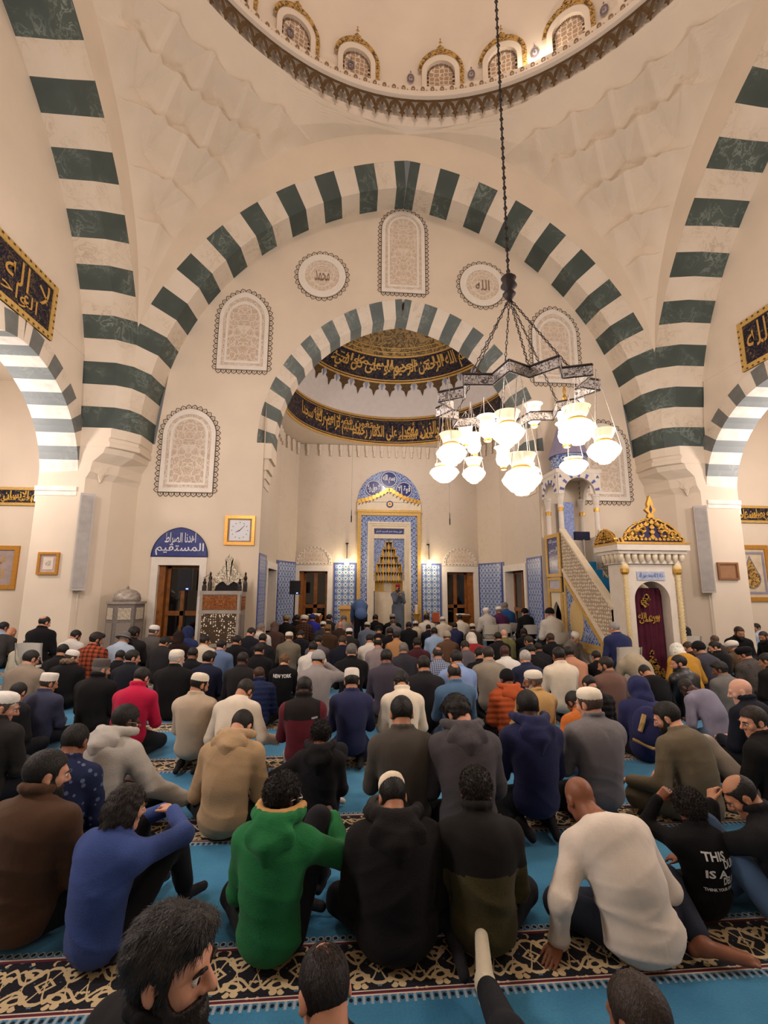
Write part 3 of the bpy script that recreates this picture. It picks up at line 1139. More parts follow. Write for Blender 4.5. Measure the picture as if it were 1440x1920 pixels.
# ---- dado tiles in the apse
def iznik(name, base, cell, ax):
    b = MatB(name, .22, .5)
    q = b.xyz()
    u, v = q[ax], q[2]
    row = (v / cell).floor()
    fu = u.mod(cell) - cell / 2; fv = v.mod(cell) - cell / 2
    r = (fu * fu + fv * fv).sqrt()
    gu = (u + cell / 2).mod(cell) - cell / 2; gv = (v + cell / 2).mod(cell) - cell / 2
    r2 = (gu * gu + gv * gv).sqrt()
    r3 = ((fu.abs() - cell * .5) * (fu.abs() - cell * .5) + fv * fv).sqrt()
    r4 = (fu * fu + (fv.abs() - cell * .5) * (fv.abs() - cell * .5)).sqrt()
    n = b.noise(scale=22, detail=2)
    if base == 'round':
        c = b.mix(b.ramp(n, .45, .55), '#c9d2da', '#aebfd0')
        c = b.mix((r - cell * .36).abs().lt(cell * .05), c, '#6d8fbb')
        c = b.mix(r.lt(cell * .23), c, '#274a8c')
        c = b.mix(r.lt(cell * .10), c, '#7fb0c6')
        c = b.mix(r2.lt(cell * .13), c, '#2f6d8f')
        c = b.mix(r3.lt(cell * .10) + r4.lt(cell * .10), c, '#7d5260')
    elif base == 'lattice':
        w = ((fu * (2 * PI / cell)).sin().abs() * cell * .3 + fv.abs() - cell * .28).abs().lt(cell * .06)
        c = b.mix(b.ramp(n, .4, .6), '#9aa6c0', '#7f90b8')
        c = b.mix(w, c, '#c3c9d6')
        c = b.mix(r.lt(cell * .2), c, '#4660a0')
        c = b.mix(r2.lt(cell * .16), c, '#50679f')
    else:
        c = b.mix(b.ramp(n, .42, .58), '#3b4f92', '#8fa3c6')
        c = b.mix(r.lt(cell * .24), c, '#c2cbd9')
        c = b.mix(r.lt(cell * .13), c, '#34468a')
        c = b.mix(r2.lt(cell * .15), c, '#a9b8cf')
    b.color(c)
    return b.m
M_IZN = iznik('iznik_round', 'round', .20, 0)
M_IZL = iznik('iznik_lattice', 'lattice', .17, 1)
M_IZLB = iznik('iznik_lattice_back', 'lattice', .17, 0)
M_IZB = iznik('iznik_border', 'border', .155, 0)
M_TBORD = plain('tile_border', '#4c5a98', .3, var=.25, vscale=40)

def tile_panel(P, x0, x1, mat, label, group, bord=.05, z1=2.53):
    root = empty('tile_panel', P(0, 0, 0), 0, label, 'tile panel', group)
    base = Vector(P(0, 0, 0))
    Q = lambda u, z, d: tuple(Vector(P(u, z, d)) - base)
    MB().prism([(x0 + bord, .0), (x1 - bord, .0), (x1 - bord, z1 - bord), (x0 + bord, z1 - bord)], 0, .02, Q).build('tile_field', mat, root)
    MB().frame([(x0, -.0), (x1, -.0), (x1, z1), (x0, z1)], [(x0 + bord, .0), (x1 - bord, .0), (x1 - bord, z1 - bord), (x0 + bord, z1 - bord)], 0, .024, Q).build('tile_edge', M_TBORD, root)
tile_panel(PB, -.40, .36, M_IZN, 'white tile panel with blue rosettes left of the mihrab, below the left sconce', 'rosette tile panels beside the mihrab', .06)
tile_panel(PB, 2.54, 3.23, M_IZN, 'white tile panel with blue rosettes right of the mihrab, below the right sconce', 'rosette tile panels beside the mihrab', .06)
G2 = 'blue lattice tile panels round the apse'
LS, RS_ = CX - AP_HW, CX + AP_HW
PL = lambda u, z, d: (LS + d, u, z)
PR = lambda u, z, d: (RS_ - d, u, z)
tile_panel(PL, 11.40, 12.36, M_IZL, 'blue lattice tile panel on the near left apse wall, right of the carved cabinet', G2)
tile_panel(PR, 11.40, 12.36, M_IZL, 'grey blue tile panel on the near right apse wall, behind the pulpit', G2)
tile_panel(PL, 14.22, 14.38, M_IZL, 'thin sliver of blue tile beyond the left side window of the apse', G2, .02)
tile_panel(PR, 14.22, 14.38, M_IZL, 'thin sliver of blue tile beyond the right side window of the apse', G2, .02)
for s, lb in ((-1, 'blue tile panel on the slanting wall left of the apse, behind the black loudspeaker'), (1, 'blue tile panel on the slanting wall right of the apse, above the seated men')):
    dx, dy = (XF - AP_HW) * s, Y_B - Y_S
    L = math.hypot(dx, dy)
    def PD(u, z, d, s=s, dx=dx, dy=dy, L=L):
        return (CX + s * AP_HW + dx * u / L - s * dy / L * d, Y_S + dy * u / L - abs(dx) / L * d, z)
    tile_panel(PD, .02, L - .02, M_IZL, lb, G2)
for x0, x1, lb in ((-1.655, -1.635, ''),):
    pass

# ---- mihrab
def Zb(py): return 1.73 + (1100 - py) * .01842
def Xb(px): return .39 + (px - 672) * .01852
mih = empty('mihrab', (CX, Y_B, 0), 0, 'tall tiled and gilded prayer niche in the middle of the apse wall', 'mihrab')
PM = lambda u, z, d: (u - CX, -d, z)
rect = lambda a, b_, c, e: [(a, c), (b_, c), (b_, e), (a, e)]
xl, xr, zt = Xb(671), Xb(787), Zb(963)
MB().frame(rect(xl, xr, 0, zt), rect(xl + .12, xr - .12, 0.001, zt - .12), 0, .14, PM).build('gilded_frame', M_GOLDP, mih)
x1, x2, z2 = xl + .12, xr - .12, zt - .12
MB().frame(rect(x1, x2, 0, z2), rect(x1 + .22, x2 - .22, .001, z2 - .22), 0, .10, PM).build('tile_border', M_IZB, mih)
x3, x4, z3 = x1 + .22, x2 - .22, z2 - .22
fr = MB()
for k, (a, dd) in enumerate(((0, .15), (.06, .125), (.13, .10))):
    b_ = a + (.06, .07, .09)[k]
    fr.frame(rect(x3 + a, x4 - a, 0, z3 - a), rect(x3 + b_, x4 - b_, .001, z3 - b_), 0, dd, PM)
fr.build('marble_frame', M_CREAM, mih)
x5, x6, z5 = x3 + .22, x4 - .22, z3 - .22
pl = MB().prism(rect(x5 + .03, x6 - .03, Zb(1004), z5 - .02), 0, .07, PM).build('script_plaque', M_LUN, mih)
t = MB(); put_text(t, 'فول وجهك شطر المسجد الحرام', x5 + .08, Zb(1002), x6 - .08, z5 - .06, PM, .074, fat=.01)
t.build('plaque_script', M_WSCR, pl)
MB().span(PM(x5, Zb(1012), 0), PM(x6, Zb(1004), .11)).build('ledge', M_CREAM, mih)
# stepped niche outline
steps = [(Zb(1018), .12), (Zb(1031), .12), (Zb(1031), .22), (Zb(1045), .22), (Zb(1045), .31), (Zb(1058), .31), (Zb(1058), .42), (Zb(1073), .42), (Zb(1073), .47), (Zb(1088), .47)]
field = MB()
ztop = Zb(1012)
prev = ztop
for (za, w), (zb, _) in zip(steps[0::2], steps[1::2]):
    for s in (-1, 1):
        a, c = CX + s * w, (x6 if s > 0 else x5)
        field.prism(rect(min(a, c), max(a, c), zb, za), 0, .06, PM)
field.prism(rect(x5, x6, steps[0][0], ztop), 0, .06, PM)
field.build('tile_field', iznik('iznik_dense', 'border', .075, 0), mih)
edge = MB(); hood = MB()
M_HOODG = plain('hood_grey', '#a39d92', .5, var=.1)
for k, ((za, w), (zb, _)) in enumerate(zip(steps[0::2], steps[1::2])):
    for s in (-1, 1):
        edge.box((s * w, -.06, (za + zb) / 2), (.03, .05, za - zb))
        w0 = steps[2 * k - 2][1] if k else 0
        edge.box((s * (w + w0) / 2, -.06, za), (w - w0 + .03, .05, .03))
    n = 3 + 2 * k
    h = za - zb
    for q in range(n):
        u = -w + 2 * w * (q + .5) / n
        dep = .06 + .10 * (1 - abs(u) / (w + .01)) * (1 - .12 * k)
        ww = 2 * w / n
        hood.prism([(u - ww / 2, zb), (u - ww / 2, zb + h * .45), (u, zb + h * .95), (u + ww / 2, zb + h * .45), (u + ww / 2, zb)], -.22, -.16 + dep, lambda a, z, d: (a, -d, z), 0 if (q + k) % 2 else 1)
        hood.prism([(u - ww * .3, zb), (u, zb - h * .18), (u + ww * .3, zb)], -.1, -.12 + dep, lambda a, z, d: (a, -d, z), 0)
edge.build('stepped_gilding', M_GOLD, mih)
hood.build('muqarnas_hood', [M_GOLD, M_HOODG], mih)
zn = steps[-1][0]
nb = MB()
nr = .47
# band under the hood then the plain round niche
nb.box((0, .375, 1.7), (1.1, .03, 3.5)); nb.lathe([(nr, 0.0), (nr, zn - .38)], (0, .0, 0), 16, 0, PI, cap=False, sc=(1, .75))
nb.build('niche', M_CREAM, mih)
MB().lathe([(nr + .005, zn - .38), (nr + .03, zn - .36), (nr + .03, zn), (nr, zn + .02)], (0, 0, 0), 16, 0, PI, cap=False, sc=(1, .75)).build('gilded_band', M_GOLDP, mih)
jm = MB()
for s in (-1, 1):
    jm.span((s * .47, -.06, 0), (s * (x6 - CX), .0, zn))
jm.build('niche_jamb', M_CREAM, mih)
sl = MB()
for s in (-1, 1): sl.span((s * .485 - .015, -.075, 0), (s * .485 + .025, -.06, zn - .35))
sl.build('slate_strip', plain('slate_strip', '#6c7078', .4), mih)
# pediment
zb_, za_ = Zb(944), Zb(883)
hw = (xr - xl) / 2
MB().span(PM(xl - .02, zt, 0), PM(xr + .02, zb_ + .0, .1)).build('frieze', M_CREAM, mih)
MB().span(PM(xl - .03, zt - .01, 0), PM(xr + .03, zt + .07, .17)).build('cornice', M_GOLDP, mih)
P = lambda u, z, d: (u, -d, z)
MB().prism(pointed(hw, za_ - zb_, zb_, 18), 0, .06, P).build('lunette_tile', iznik('iznik_pale', 'border', .11, 0), mih)
tri = [(-hw, zb_ - .01), (hw, zb_ - .01), (hw * .55, zb_ + .12), (hw * .2, zb_ + .31), (0, zb_ + .44), (-hw * .2, zb_ + .31), (-hw * .55, zb_ + .12)]
MB().prism(tri, 0, .10, P).build('gable', M_CREAM, mih)
sc = MB()
edgep = [(-hw, zb_), (-hw * .55, zb_ + .13), (-hw * .2, zb_ + .32), (0, zb_ + .46), (hw * .2, zb_ + .32), (hw * .55, zb_ + .13), (hw, zb_)]
for a, c in zip(edgep[:-1], edgep[1:]):
    a, c = Vector(a), Vector(c); L = (c - a).length; m = max(2, round(L / .13))
    for q in range(m):
        p = a.lerp(c, (q + .5) / m)
        o = [(p.x + .075 * math.cos(t * PI / 5), p.y + .075 * math.sin(t * PI / 5)) for t in range(10)]
        sc.prism(o, .08, .13, P, 0)
        sc.prism([(p.x - .05, p.y - .14), (p.x - .02, p.y - .14), (p.x + .05, p.y - .03), (p.x + .02, p.y - .03)], .09, .115, P, 1)
sc.build('scalloped_gilding', [M_GOLD, plain('gable_brown', '#5b4430', .6)], mih)
for (px, py, r, tx) in ((700, 918, .30, 'لا حول ولا'), (728.5, 900, .30, 'بسم الله'), (757, 920, .30, 'قوة إلا'), (730, 948, .12, 'الله')):
    u, z = Xb(px) - CX, Zb(py)
    cir = lambda q: [(u + q * math.cos(2 * PI * i / 28), z + q * math.sin(2 * PI * i / 28)) for i in range(28)]
    dd = .065 if r > .2 else .105
    rr_ = MB().prism(cir(r), .05, dd + .01, P).build('roundel', plain('roundel_navy', '#27306e', .3), mih)
    t = MB()
    if r > .2:
        wds = tx.split(' ')
        put_text(t, tx, u - r * .72, z - r * .5, u + r * .72, z + r * .55, P, dd + .016, fat=.03)
        t.frame(cir(r * .93), cir(r * .86), dd + .01, dd + .014, P)
    else:
        t.frame(cir(r * .6), cir(r * .38), dd + .01, dd + .014, P)
        put_text(t, tx, u - .06, z - .05, u + .06, z + .06, P, dd + .016)
    t.build('roundel_script', M_WSCR if r > .2 else M_GOLD, rr_)

# ---- sconces beside the mihrab
M_BULB = emit('bulb_glow', (1.0, .80, .52), 28)
b = MatB('lamp_glass', .08, .5); b.color('#fff1dc'); b.b.inputs['Transmission Weight'].default_value = .75
b.b.inputs['Emission Color'].default_value = (1, .82, .55, 1); b.b.inputs['Emission Strength'].default_value = .35
M_LGLASS = b.m
for x, lb in ((.03, 'small lit glass lamp on a dark rod left of the mihrab'), (2.79, 'small lit glass lamp on a dark rod right of the mihrab')):
    root = empty('wall_sconce', (x, Y_B, 2.55), 0, lb, 'lamp', 'sconces beside the mihrab')
    m = MB(); m.tube([(0, -.16, .04), (0, -.16, .56), (0, -.14, .62), (0, 0, .62)], .016, 6)
    m.lathe([(.05, .6), (.05, .64)], (0, -.02, 0), 10)
    m.build('rod', M_BLACK, root)
    g = MB().lathe([(.0, -.14), (.05, -.13), (.085, -.06), (.06, .0), (.05, .03), (.08, .09)], (0, -.16, 0), 14, cap=False).build('lamp_shade', M_LGLASS, root, smooth=True)
    MB().lathe([(0, -.09), (.035, -.07), (.045, -.03), (.03, .01), (0, .03)], (0, -.16, 0), 12).build('bulb', M_BULB, root, smooth=True)
    lamp('sconce_light', (x, Y_B - .30, 2.52), 16, (1, .82, .56), .06)

# ---- hanging microphones
for x, z, lb in ((.15, 4.02, 'thin black hanging microphone left of the mihrab pediment'), (3.36, 3.98, 'thin black hanging microphone right of the mihrab pediment')):
    root = empty('hanging_microphone', (x, 14.6, z), 0, lb, 'microphone', 'microphones hung in the apse')
    MB().tube([(0, 0, .1), (0, 0, 3.4)], .004, 5).build('cable', plain('cable_grey', '#8d8378', .6), root)
    MB().lathe([(0, -.25), (.018, -.24), (.02, -.05), (.012, -.02), (.012, .06), (.008, .16)], (0, 0, 0), 10).build('capsule', M_BLACK, root)

# ---- apse band with gilt script and the vault medallion
def PC(u, z, d):
    a = PI / 2 - u / AC_R
    r = AC_R - d
    return (CX + r * math.cos(a), AC_Y + r * math.sin(a), z)
AW = AC_R * 1.5
def arcstrip(mb, z0, z1, d, n=60):
    us = [-AW + 2 * AW * i / n for i in range(n + 1)]
    mb.strip([PC(u, z0, d) for u in us], [PC(u, z1, d) for u in us])
    mb.strip([PC(u, z1, d) for u in us], [PC(u, z1, 0) for u in us])
    mb.strip([PC(u, z0, d) for u in us], [PC(u, z0, 0) for u in us])
b = MatB('navy_filigree', .55, .2)
tcn = b.node('ShaderNodeTexCoord').outputs['Object']
w_ = (b.noise(tcn, 6., 2, .5, 1.8) - .5).abs().lt(.02)
b.color(b.mix(w_ * .6, '#1b1b2b', '#8a6f45')); M_NAVYF = b.m
M_GSCR = plain('gilt_script', '#c79c52', .45, metal=.25, var=.12, vscale=10)
band = empty('script_band', (0, 0, 0), 0, 'curved navy frieze with gilt script round the base of the apse vault', 'calligraphy frieze')
m = MB(); arcstrip(m, 6.66, 7.60, .03); m.build('ground', M_NAVYF, band)
m = MB()
for a, c in ((6.62, 6.68), (6.72, 6.74), (7.57, 7.63), (7.51, 7.53)): arcstrip(m, a, c, .05)
m.build('gilt_border', M_GSCR, band)
t = MB()
def band_text(tx, u0, u1, z0, z1, fat=.02):
    put_text(t, tx, u0, z0, u1, z1, lambda u, z, d: PC(u, z, .045 + d), .0, fat=fat)
band_text('محمد رسول الله والذين معه', .62, 3.6, 6.80, 7.42)
band_text('أشداء على الكفار رحماء', -1.35, .9, 6.78, 7.45)
band_text('بينهم تراهم ركعا سجدا', -3.6, -1.2, 6.80, 7.44)
band_text('والذين معه أشداء', .3, 2.4, 6.76, 7.1)
band_text('يبتغون فضلا من الله', -3.0, -.4, 7.12, 7.48)
t.build('script', M_GSCR, band)
med = empty('vault_medallion', (CX, AC_Y, 7.62), 0, 'large navy and gilt script medallion at the crown of the apse vault', 'medallion')
def PS(pol, az, d):
    r = AC_R - d
    return (r * math.sin(pol) * math.sin(az), r * math.sin(pol) * math.cos(az), r * math.cos(pol))
def cap(mb, p0, p1, d, n=60):
    azs = [-PI / 2 + PI * i / n for i in range(n + 1)]
    k = max(2, int((p1 - p0) / .06))
    for q in range(k):
        a, c = p0 + (p1 - p0) * q / k, p0 + (p1 - p0) * (q + 1) / k
        mb.strip([PS(a, z, d) for z in azs], [PS(c, z, d) for z in azs])
R_ = math.radians
m = MB(); cap(m, R_(52), R_(68), .03); m.build('ground', M_NAVYF, med)
m = MB(); cap(m, R_(66.3), R_(67.0), .05); cap(m, R_(67.6), R_(68.6), .05); cap(m, R_(52), R_(53), .05); cap(m, R_(47), R_(47.5), .05); cap(m, R_(49.5), R_(50), .05); m.build('gilt_ring', M_GSCR, med)
b = MatB('medallion_core', .5, .3)
n_ = b.noise(scale=4.5, detail=3, dist=1.5)
b.color(b.mix(b.ramp((n_ - .5).abs(), .02, .06), '#54431f', '#b08f56')); 
m = MB(); cap(m, R_(1), R_(52), .03); m.build('gilded_core', b.m, med)
t = MB()
def med_text(tx, a0, a1, p0, p1, fat=.02):
    put_text(t, tx, a0, p0, a1, p1, lambda u, v, d: PS(R_(v), R_(u), .05), 0, fat=fat)
med_text('بسم الله الرحمن الرحيم', 2, 62, 65.5, 54)
med_text('وهو على كل شيء قدير', -62, 6, 65.5, 54)
med_text('الله نور السموات', -45, 40, 60, 54.2)
t.build('script', M_GSCR, med)
m = MB(); m2 = MB()
NLc = 15
for i in range(NLc):
    az = -80 + 160 * (i + .5) / NLc; w = 160 / NLc / 2
    Q = lambda u, v, d: PS(R_(v), R_(az + u), .03 + d)
    m.prism([(-w * .75, 68.6), (w * .75, 68.6), (w * .5, 70.5), (w * .62, 72), (w * .22, 73.2), (0, 76.8), (-w * .22, 73.2), (-w * .62, 72), (-w * .5, 70.5)], 0, .01, Q)
    m.prism([(w * .75, 68.6), (w * 1.25, 68.6), (w * 1.1, 71.5), (w, 73), (w * .9, 71.5)], 0, .01, Q, 1)
m.build('lace_edge', [M_BROWN, plain('lace_blue', '#8f93a6', .6)], med)

# ---- black calligraphy panels on the two side walls
def side_panel(k, label, tx):
    s = -1 if k == 3 else 1
    Xw = CX + s * S_TYM
    root = empty('calligraphy_panel', (Xw, 7.4, 7.05), 0, label, 'calligraphy panel', 'black calligraphy panels high on the side walls')
    P = lambda u, z, d: (-s * d, u, z)
    A, B_ = -3.0, 1.5
    H = .57
    MB().prism([(A, -H), (B_, -H), (B_, H), (A, H)], 0, .03, P).build('ground', M_NAVYF, root)
    f = MB()
    w = .12
    f.frame([(A, -H), (B_, -H), (B_, H), (A, H)], [(A + w, -H + w), (B_ - w, -H + w), (B_ - w, H - w), (A + w, H - w)], 0, .05, P)
    d_ = f
    for e in (-1, 1):
        x = A
        while x < B_ - .06:
            d_.prism([(x, e * (H - .03) - .02), (x + .045, e * (H - .03) - .02), (x + .045, e * (H - .03) + .02), (x, e * (H - .03) + .02)], .05, .055, P, 1); x += .14
        z = -H + .1
        while z < H - .1 and e > 0:
            d_.prism([(B_ - .05, z), (B_ - .01, z), (B_ - .01, z + .04), (B_ - .05, z + .04)], .05, .055, P, 1); z += .14
    f.build('gilt_border', [M_GOLDP, M_BROWN], root)
    t = MB()
    q = (lambda u, z, d: P(u, z, d)) if k == 3 else (lambda u, z, d: P(-u, z, d))
    lo, hi = (A + .2, B_ - .2) if k == 3 else (-B_ + .2, -A - .2)
    words = tx
    put_text(t, words[0], hi - 1.9, -.30, hi, .40, q, .04, fat=.0)
    put_text(t, words[1], lo, -.30, hi - 1.95, .40, q, .04, fat=.0)
    put_text(t, words[2], hi - 1.5, -.42, hi - .3, -.08, q, .041, fat=.0)
    t.build('script', M_GSCR, root)
side_panel(3, 'black and gold calligraphy panel slanting up the upper left edge of the view', ('لا إله إلا', 'أنت سبحانك', 'الواحد'))
side_panel(1, 'black and gold calligraphy panel on the right hand wall above the striped side arch', ('إنما يعمر', 'مساجد الله', 'بالله'))

# ---- gilt script friezes and pictures in the aisles and on the piers
YA = 11.6
def frieze(x0, x1, z0, z1, label, tx):
    root = empty('script_frieze', ((x0 + x1) / 2, YA, (z0 + z1) / 2), 0, label, 'calligraphy frieze', 'gilt script friezes in the side aisles')
    w, h = (x1 - x0) / 2, (z1 - z0) / 2
    P = lambda u, z, d: (u, -d, z)
    MB().prism([(-w, -h), (w, -h), (w, h), (-w, h)], 0, .03, P).build('ground', M_NAVYF, root)
    m = MB(); m.span(P(-w, -h, 0), P(w, -h + .07, .05)); m.span(P(-w, h - .07, 0), P(w, h, .05)); m.build('gilt_border', M_GOLDP, root)
    t = MB(); put_text(t, tx, -w + .03, -h + .08, w - .03, h - .08, P, .036, fat=.03)
    put_text(t, tx[::-1], -w + .1, -h + .08, w - .1, .0, P, .037, fat=.02)
    t.build('script', plain('bright_gilt', '#d3a64a', .4, metal=.3), root)
frieze(-9.6, -7.32, 3.62, 4.07, 'gilt script frieze on the wall of the left aisle', 'علم الإنسان ما لم يعلم بالقلم')
frieze(10.30, 12.6, 3.50, 3.98, 'gilt script frieze on the wall of the right aisle', 'إن الله وملائكته يصلون على النبي')

def picture(name, loc, w, h, bar, fmat, mat_color, label, cat='picture', ry=0., inner=None, depth=.05):
    root = empty(name, loc, ry, label, cat)
    P = lambda u, z, d: (u, -d, z)
    r = lambda a, b_: [(-a, -b_), (a, -b_), (a, b_), (-a, b_)]
    MB().frame(r(w / 2, h / 2), r(w / 2 - bar, h / 2 - bar), 0, depth, P).build('frame', fmat, root)
    MB().prism(r(w / 2 - bar, h / 2 - bar), 0, depth * .4, P).build('mount', mat_color, root)
    if inner: inner(root, P)
    return root
M_GF = plain('gold_frame', '#c08a3c', .35, metal=.45, var=.12, vscale=30)
M_PAPER = plain('aged_paper', '#cfc3b2', .7, var=.05)
def in_small(root, P):
    MB().prism([(-.10, -.13), (.10, -.13), (.10, .13), (-.10, .13)], .02, .026, P).build('sheet', M_PAPER, root)
    t = MB(); put_text(t, 'الله', -.05, -.05, .05, .06, P, .028); t.build('script', plain('ink_grey', '#8d8078', .7), root)
picture('framed_calligraphy', (-6.26, 10.30, 2.18), .42, .47, .05, M_GF, plain('mauve_mount', '#b59c93', .7), 'small gold framed calligraphy sheet on the left pier jamb', inner=in_small)
def in_l(root, P):
    t = MB(); put_text(t, 'هو', .1, .0, .3, .3, P, .024); put_text(t, 'الله', -.2, -.25, .28, -.02, P, .024); t.build('script', M_GSCR, root)
picture('framed_calligraphy', (-8.30, YA, 2.14), 1.15, 1.02, .10, M_GF, plain('mauve_mount2', '#a08f88', .7), 'large gold framed calligraphy cut by the left edge of the view', inner=in_l)
picture('wooden_plaque', (9.06, 10.30, 2.13), .52, .41, .045, plain('plaque_wood', '#8d6242', .5), plain('plaque_copper', '#a57c5c', .45, metal=.3), 'small copper toned plaque in a wooden frame on the right pier jamb')
def in_r(root, P):
    f = MB(); f.frame([(-.42, -.56), (.42, -.56), (.42, .56), (-.42, .56)], [(-.36, -.50), (.36, -.50), (.36, .50), (-.36, .50)], .0, .03, P); f.build('inner_border', plain('grey_border', '#8e8794', .6), root)
    drop = [(0, .46)] + [(.27 * math.cos(a), -.15 + .27 * math.sin(a) * 1.0) for a in [R_(40 - i * 20) for i in range(14)]]
    MB().prism(drop, .02, .032, P).build('drop_medallion', plain('drop_border', '#7d788c', .6), root)
    MB().prism([(u * .88, -.02 + z * .9) for u, z in drop], .03, .038, P).build('gilt_script_drop', M_FOL, root)
picture('framed_calligraphy', (10.86, YA, 2.14), 1.12, 1.50, .11, M_GF, plain('beige_mount', '#c9b99c', .6), 'large gold framed drop shaped calligraphy in the right aisle', inner=in_r)
def in_clock(root, P):
    MB().prism([(-.24, -.25), (.24, -.25), (.24, .25), (-.24, .25)], .02, .028, P).build('dial', plain('dial_white', '#d9d9dc', .4, var=.03), root)
    k = MB()
    for i in range(12):
        a = 2 * PI * i / 12
        u, z = .19 * math.sin(a), .19 * math.cos(a)
        k.prism([(u - .012, z - .012), (u + .012, z - .012), (u + .012, z + .012), (u - .012, z + .012)], .028, .031, P)
    k.build('hour_marks', plain('mark_grey', '#8e8a90', .6), root)
    for nm, ang, L, w in (('hour_hand', 245, .11, .012), ('minute_hand', 42, .17, .008)):
        a = math.radians(ang); dx, dz = math.sin(a), math.cos(a)
        MB().prism([(-dz * w, dx * w), (dz * w, -dx * w), (dx * L + dz * w * .3, dz * L - dx * w * .3), (dx * L - dz * w * .3, dz * L + dx * w * .3)], .032, .036, P).build(nm, M_BLACK, root)
picture('wall_clock', (-2.585, YT, 3.065), .72, .72, .075, M_GF, plain('clock_mount', '#9f8d72', .6), 'square gold framed clock on the wall left of the apse', 'clock', inner=in_clock)

# ---- column loudspeakers on the pier chamfers
for sx, lb in ((-1, 'tall pale grey column loudspeaker on the left pier'), (1, 'tall pale grey column loudspeaker on the right pier')):
    x = -5.60 if sx < 0 else CXm(-5.60)
    root = empty('column_loudspeaker', (x, 10.25, 1.62), sx * -.55, lb, 'loudspeaker', 'column loudspeakers on the piers')
    M = Matrix.Rotation(R_(-2.5), 3, 'X')
    MB().box((0, -.02, 1.03), (.27, .20, 2.06), M=None).build('cabinet', plain('speaker_grey', '#b9b3ad', .5, var=.04), root)
    g = MB().box((0, -.125, 1.03), (.22, .012, 1.96)); g.build('grille', plain('grille_grey', '#aaa49e', .7, bump=.3, bscale=200), root)
    br = MB(); br.box((.06 * -sx, .16, 1.92), (.06, .2, .05)); br.box((.06 * -sx, .16, .12), (.06, .2, .05)); br.build('bracket', M_BLACK, root)
    MB().tube([(.02, .06, 0), (.02, .09, -1.6)], .008, 6).build('cable', plain('cable_white', '#d3c9ba', .6), root)

# ---- loudspeakers on stands
def pa_speaker(x, y, z, w, d, h, rz, lb):
    root = empty('loudspeaker', (x, y, z), rz, lb, 'loudspeaker', 'black loudspeakers on stands')
    P = [(-w / 2, -d / 2), (w / 2, -d / 2), (w * .38, d / 2), (-w * .38, d / 2)]
    MB().prism(P, 0, h, lambda u, v, q: (u, v, q)).build('cabinet', M_PA, root)
    MB().box((0, -d / 2 - .004, h / 2), (w * .88, .01, h * .9)).build('grille', plain('grille_black', '#1f2024', .8, bump=.3, bscale=200), root)
    MB().box((w * .2, -d / 2 - .012, .04), (.05, .006, .025)).build('indicator_light', emit('led_blue_%d' % len(MATS), (.1, .15, 1.), 6), root)
    s = empty('speaker_stand', (x, y, 0), rz, 'black tripod stand under the ' + lb.split('black ')[-1], 'stand', 'loudspeaker stands')
    MB().tube([(0, 0, .25), (0, 0, z)], .02, 8).build('pole', M_BLACK, s)
    MB().lathe([(.045, .72), (.045, .82)], (0, 0, 0), 10).build('collar', M_BLACK, s)
    for k in range(3):
        a = 2 * PI * k / 3 + .4
        MB().tube([(0, 0, .75), (.26 * math.cos(a), .26 * math.sin(a), .01)], .013, 6).build('leg', M_BLACK, s)
pa_speaker(-1.50, 14.0, 1.50, .32, .28, .40, .15, 'black loudspeaker before the left apse window')
pa_speaker(-3.63, 10.95, 1.62, .30, .28, .50, .1, 'black loudspeaker in front of the left wall window')

# ---- carved preaching seat (kursu) with lattice front and crest
M_INLAY = plain('inlaid_frame', '#8a8178', .5, var=.15, vscale=30)
M_REDP = arabesque('carved_red_wood', '#6e3c22', '#96643c', 26.)
b = MatB('star_mosaic', .35, .4)
x_, y_, z_ = b.xyz()
rr_ = (x_ * x_ + (z_ - .78) * (z_ - .78)).sqrt()
vv = b.voro(b.vec(x_, 0., z_), 21., 'F1', .55).lt(.34)
ringd = (rr_ - .17).abs().lt(.016) + (rr_ - .075).abs().lt(.010)
b.color(b.mix(vv * (1. - ringd.min(1.)), '#4a3a2a', '#efe6cf')); M_STAR = b.m
ku = empty('preaching_seat', (-2.72, 10.75, 0), 0, 'carved wooden preaching seat with star mosaic front and openwork crest', 'preaching seat')
KW, KD, KH = .86, .52, 1.60
bx = MB(); bx.span((-KW / 2, -KD / 2, 0), (KW / 2, KD / 2, KH)); bx.build('body', M_INLAY, ku)
MB().span((-KW / 2 + .05, -KD / 2 - .012, 1.22), (KW / 2 - .08, -KD / 2, 1.52)).build('upper_panel', M_REDP, ku)
MB().span((-KW / 2 + .05, -KD / 2 - .014, .50), (KW / 2 - .08, -KD / 2, 1.12)).build('star_lattice', M_STAR, ku)
MB().span((-KW / 2 + .05, -KD / 2 - .012, .08), (KW / 2 - .08, -KD / 2, .42)).build('lower_panel', M_REDP, ku)
MB().span((KW / 2, -KD / 2 + .08, 1.2), (KW / 2 + .012, KD / 2 - .08, 1.5)).build('side_panel', M_REDP, ku)
MB().span((KW / 2, -KD / 2 + .08, .3), (KW / 2 + .012, KD / 2 - .08, 1.1)).build('side_lattice', plain('side_lattice', '#7d756d', .5, var=.35, vscale=60), ku)
e = MB()
for a, c in (((-KW / 2 - .02, 1.54), (KW / 2 + .02, 1.62)), ((-KW / 2 - .02, 1.13), (KW / 2 + .01, 1.2)), ((-KW / 2 - .02, .42), (KW / 2 + .01, .5))):
    e.span((a[0], -KD / 2 - .025, a[1]), (c[0], -KD / 2 + .02, c[1]))
for u in (-KW / 2, KW / 2 - .06): e.span((u - .01, -KD / 2 - .028, 0), (u + .05, -KD / 2 + .02, 1.62))
e.build('mouldings', plain('kursu_moulding', '#9b9186', .5), ku)
M_POST = plain('dark_post', '#2b221f', .4)
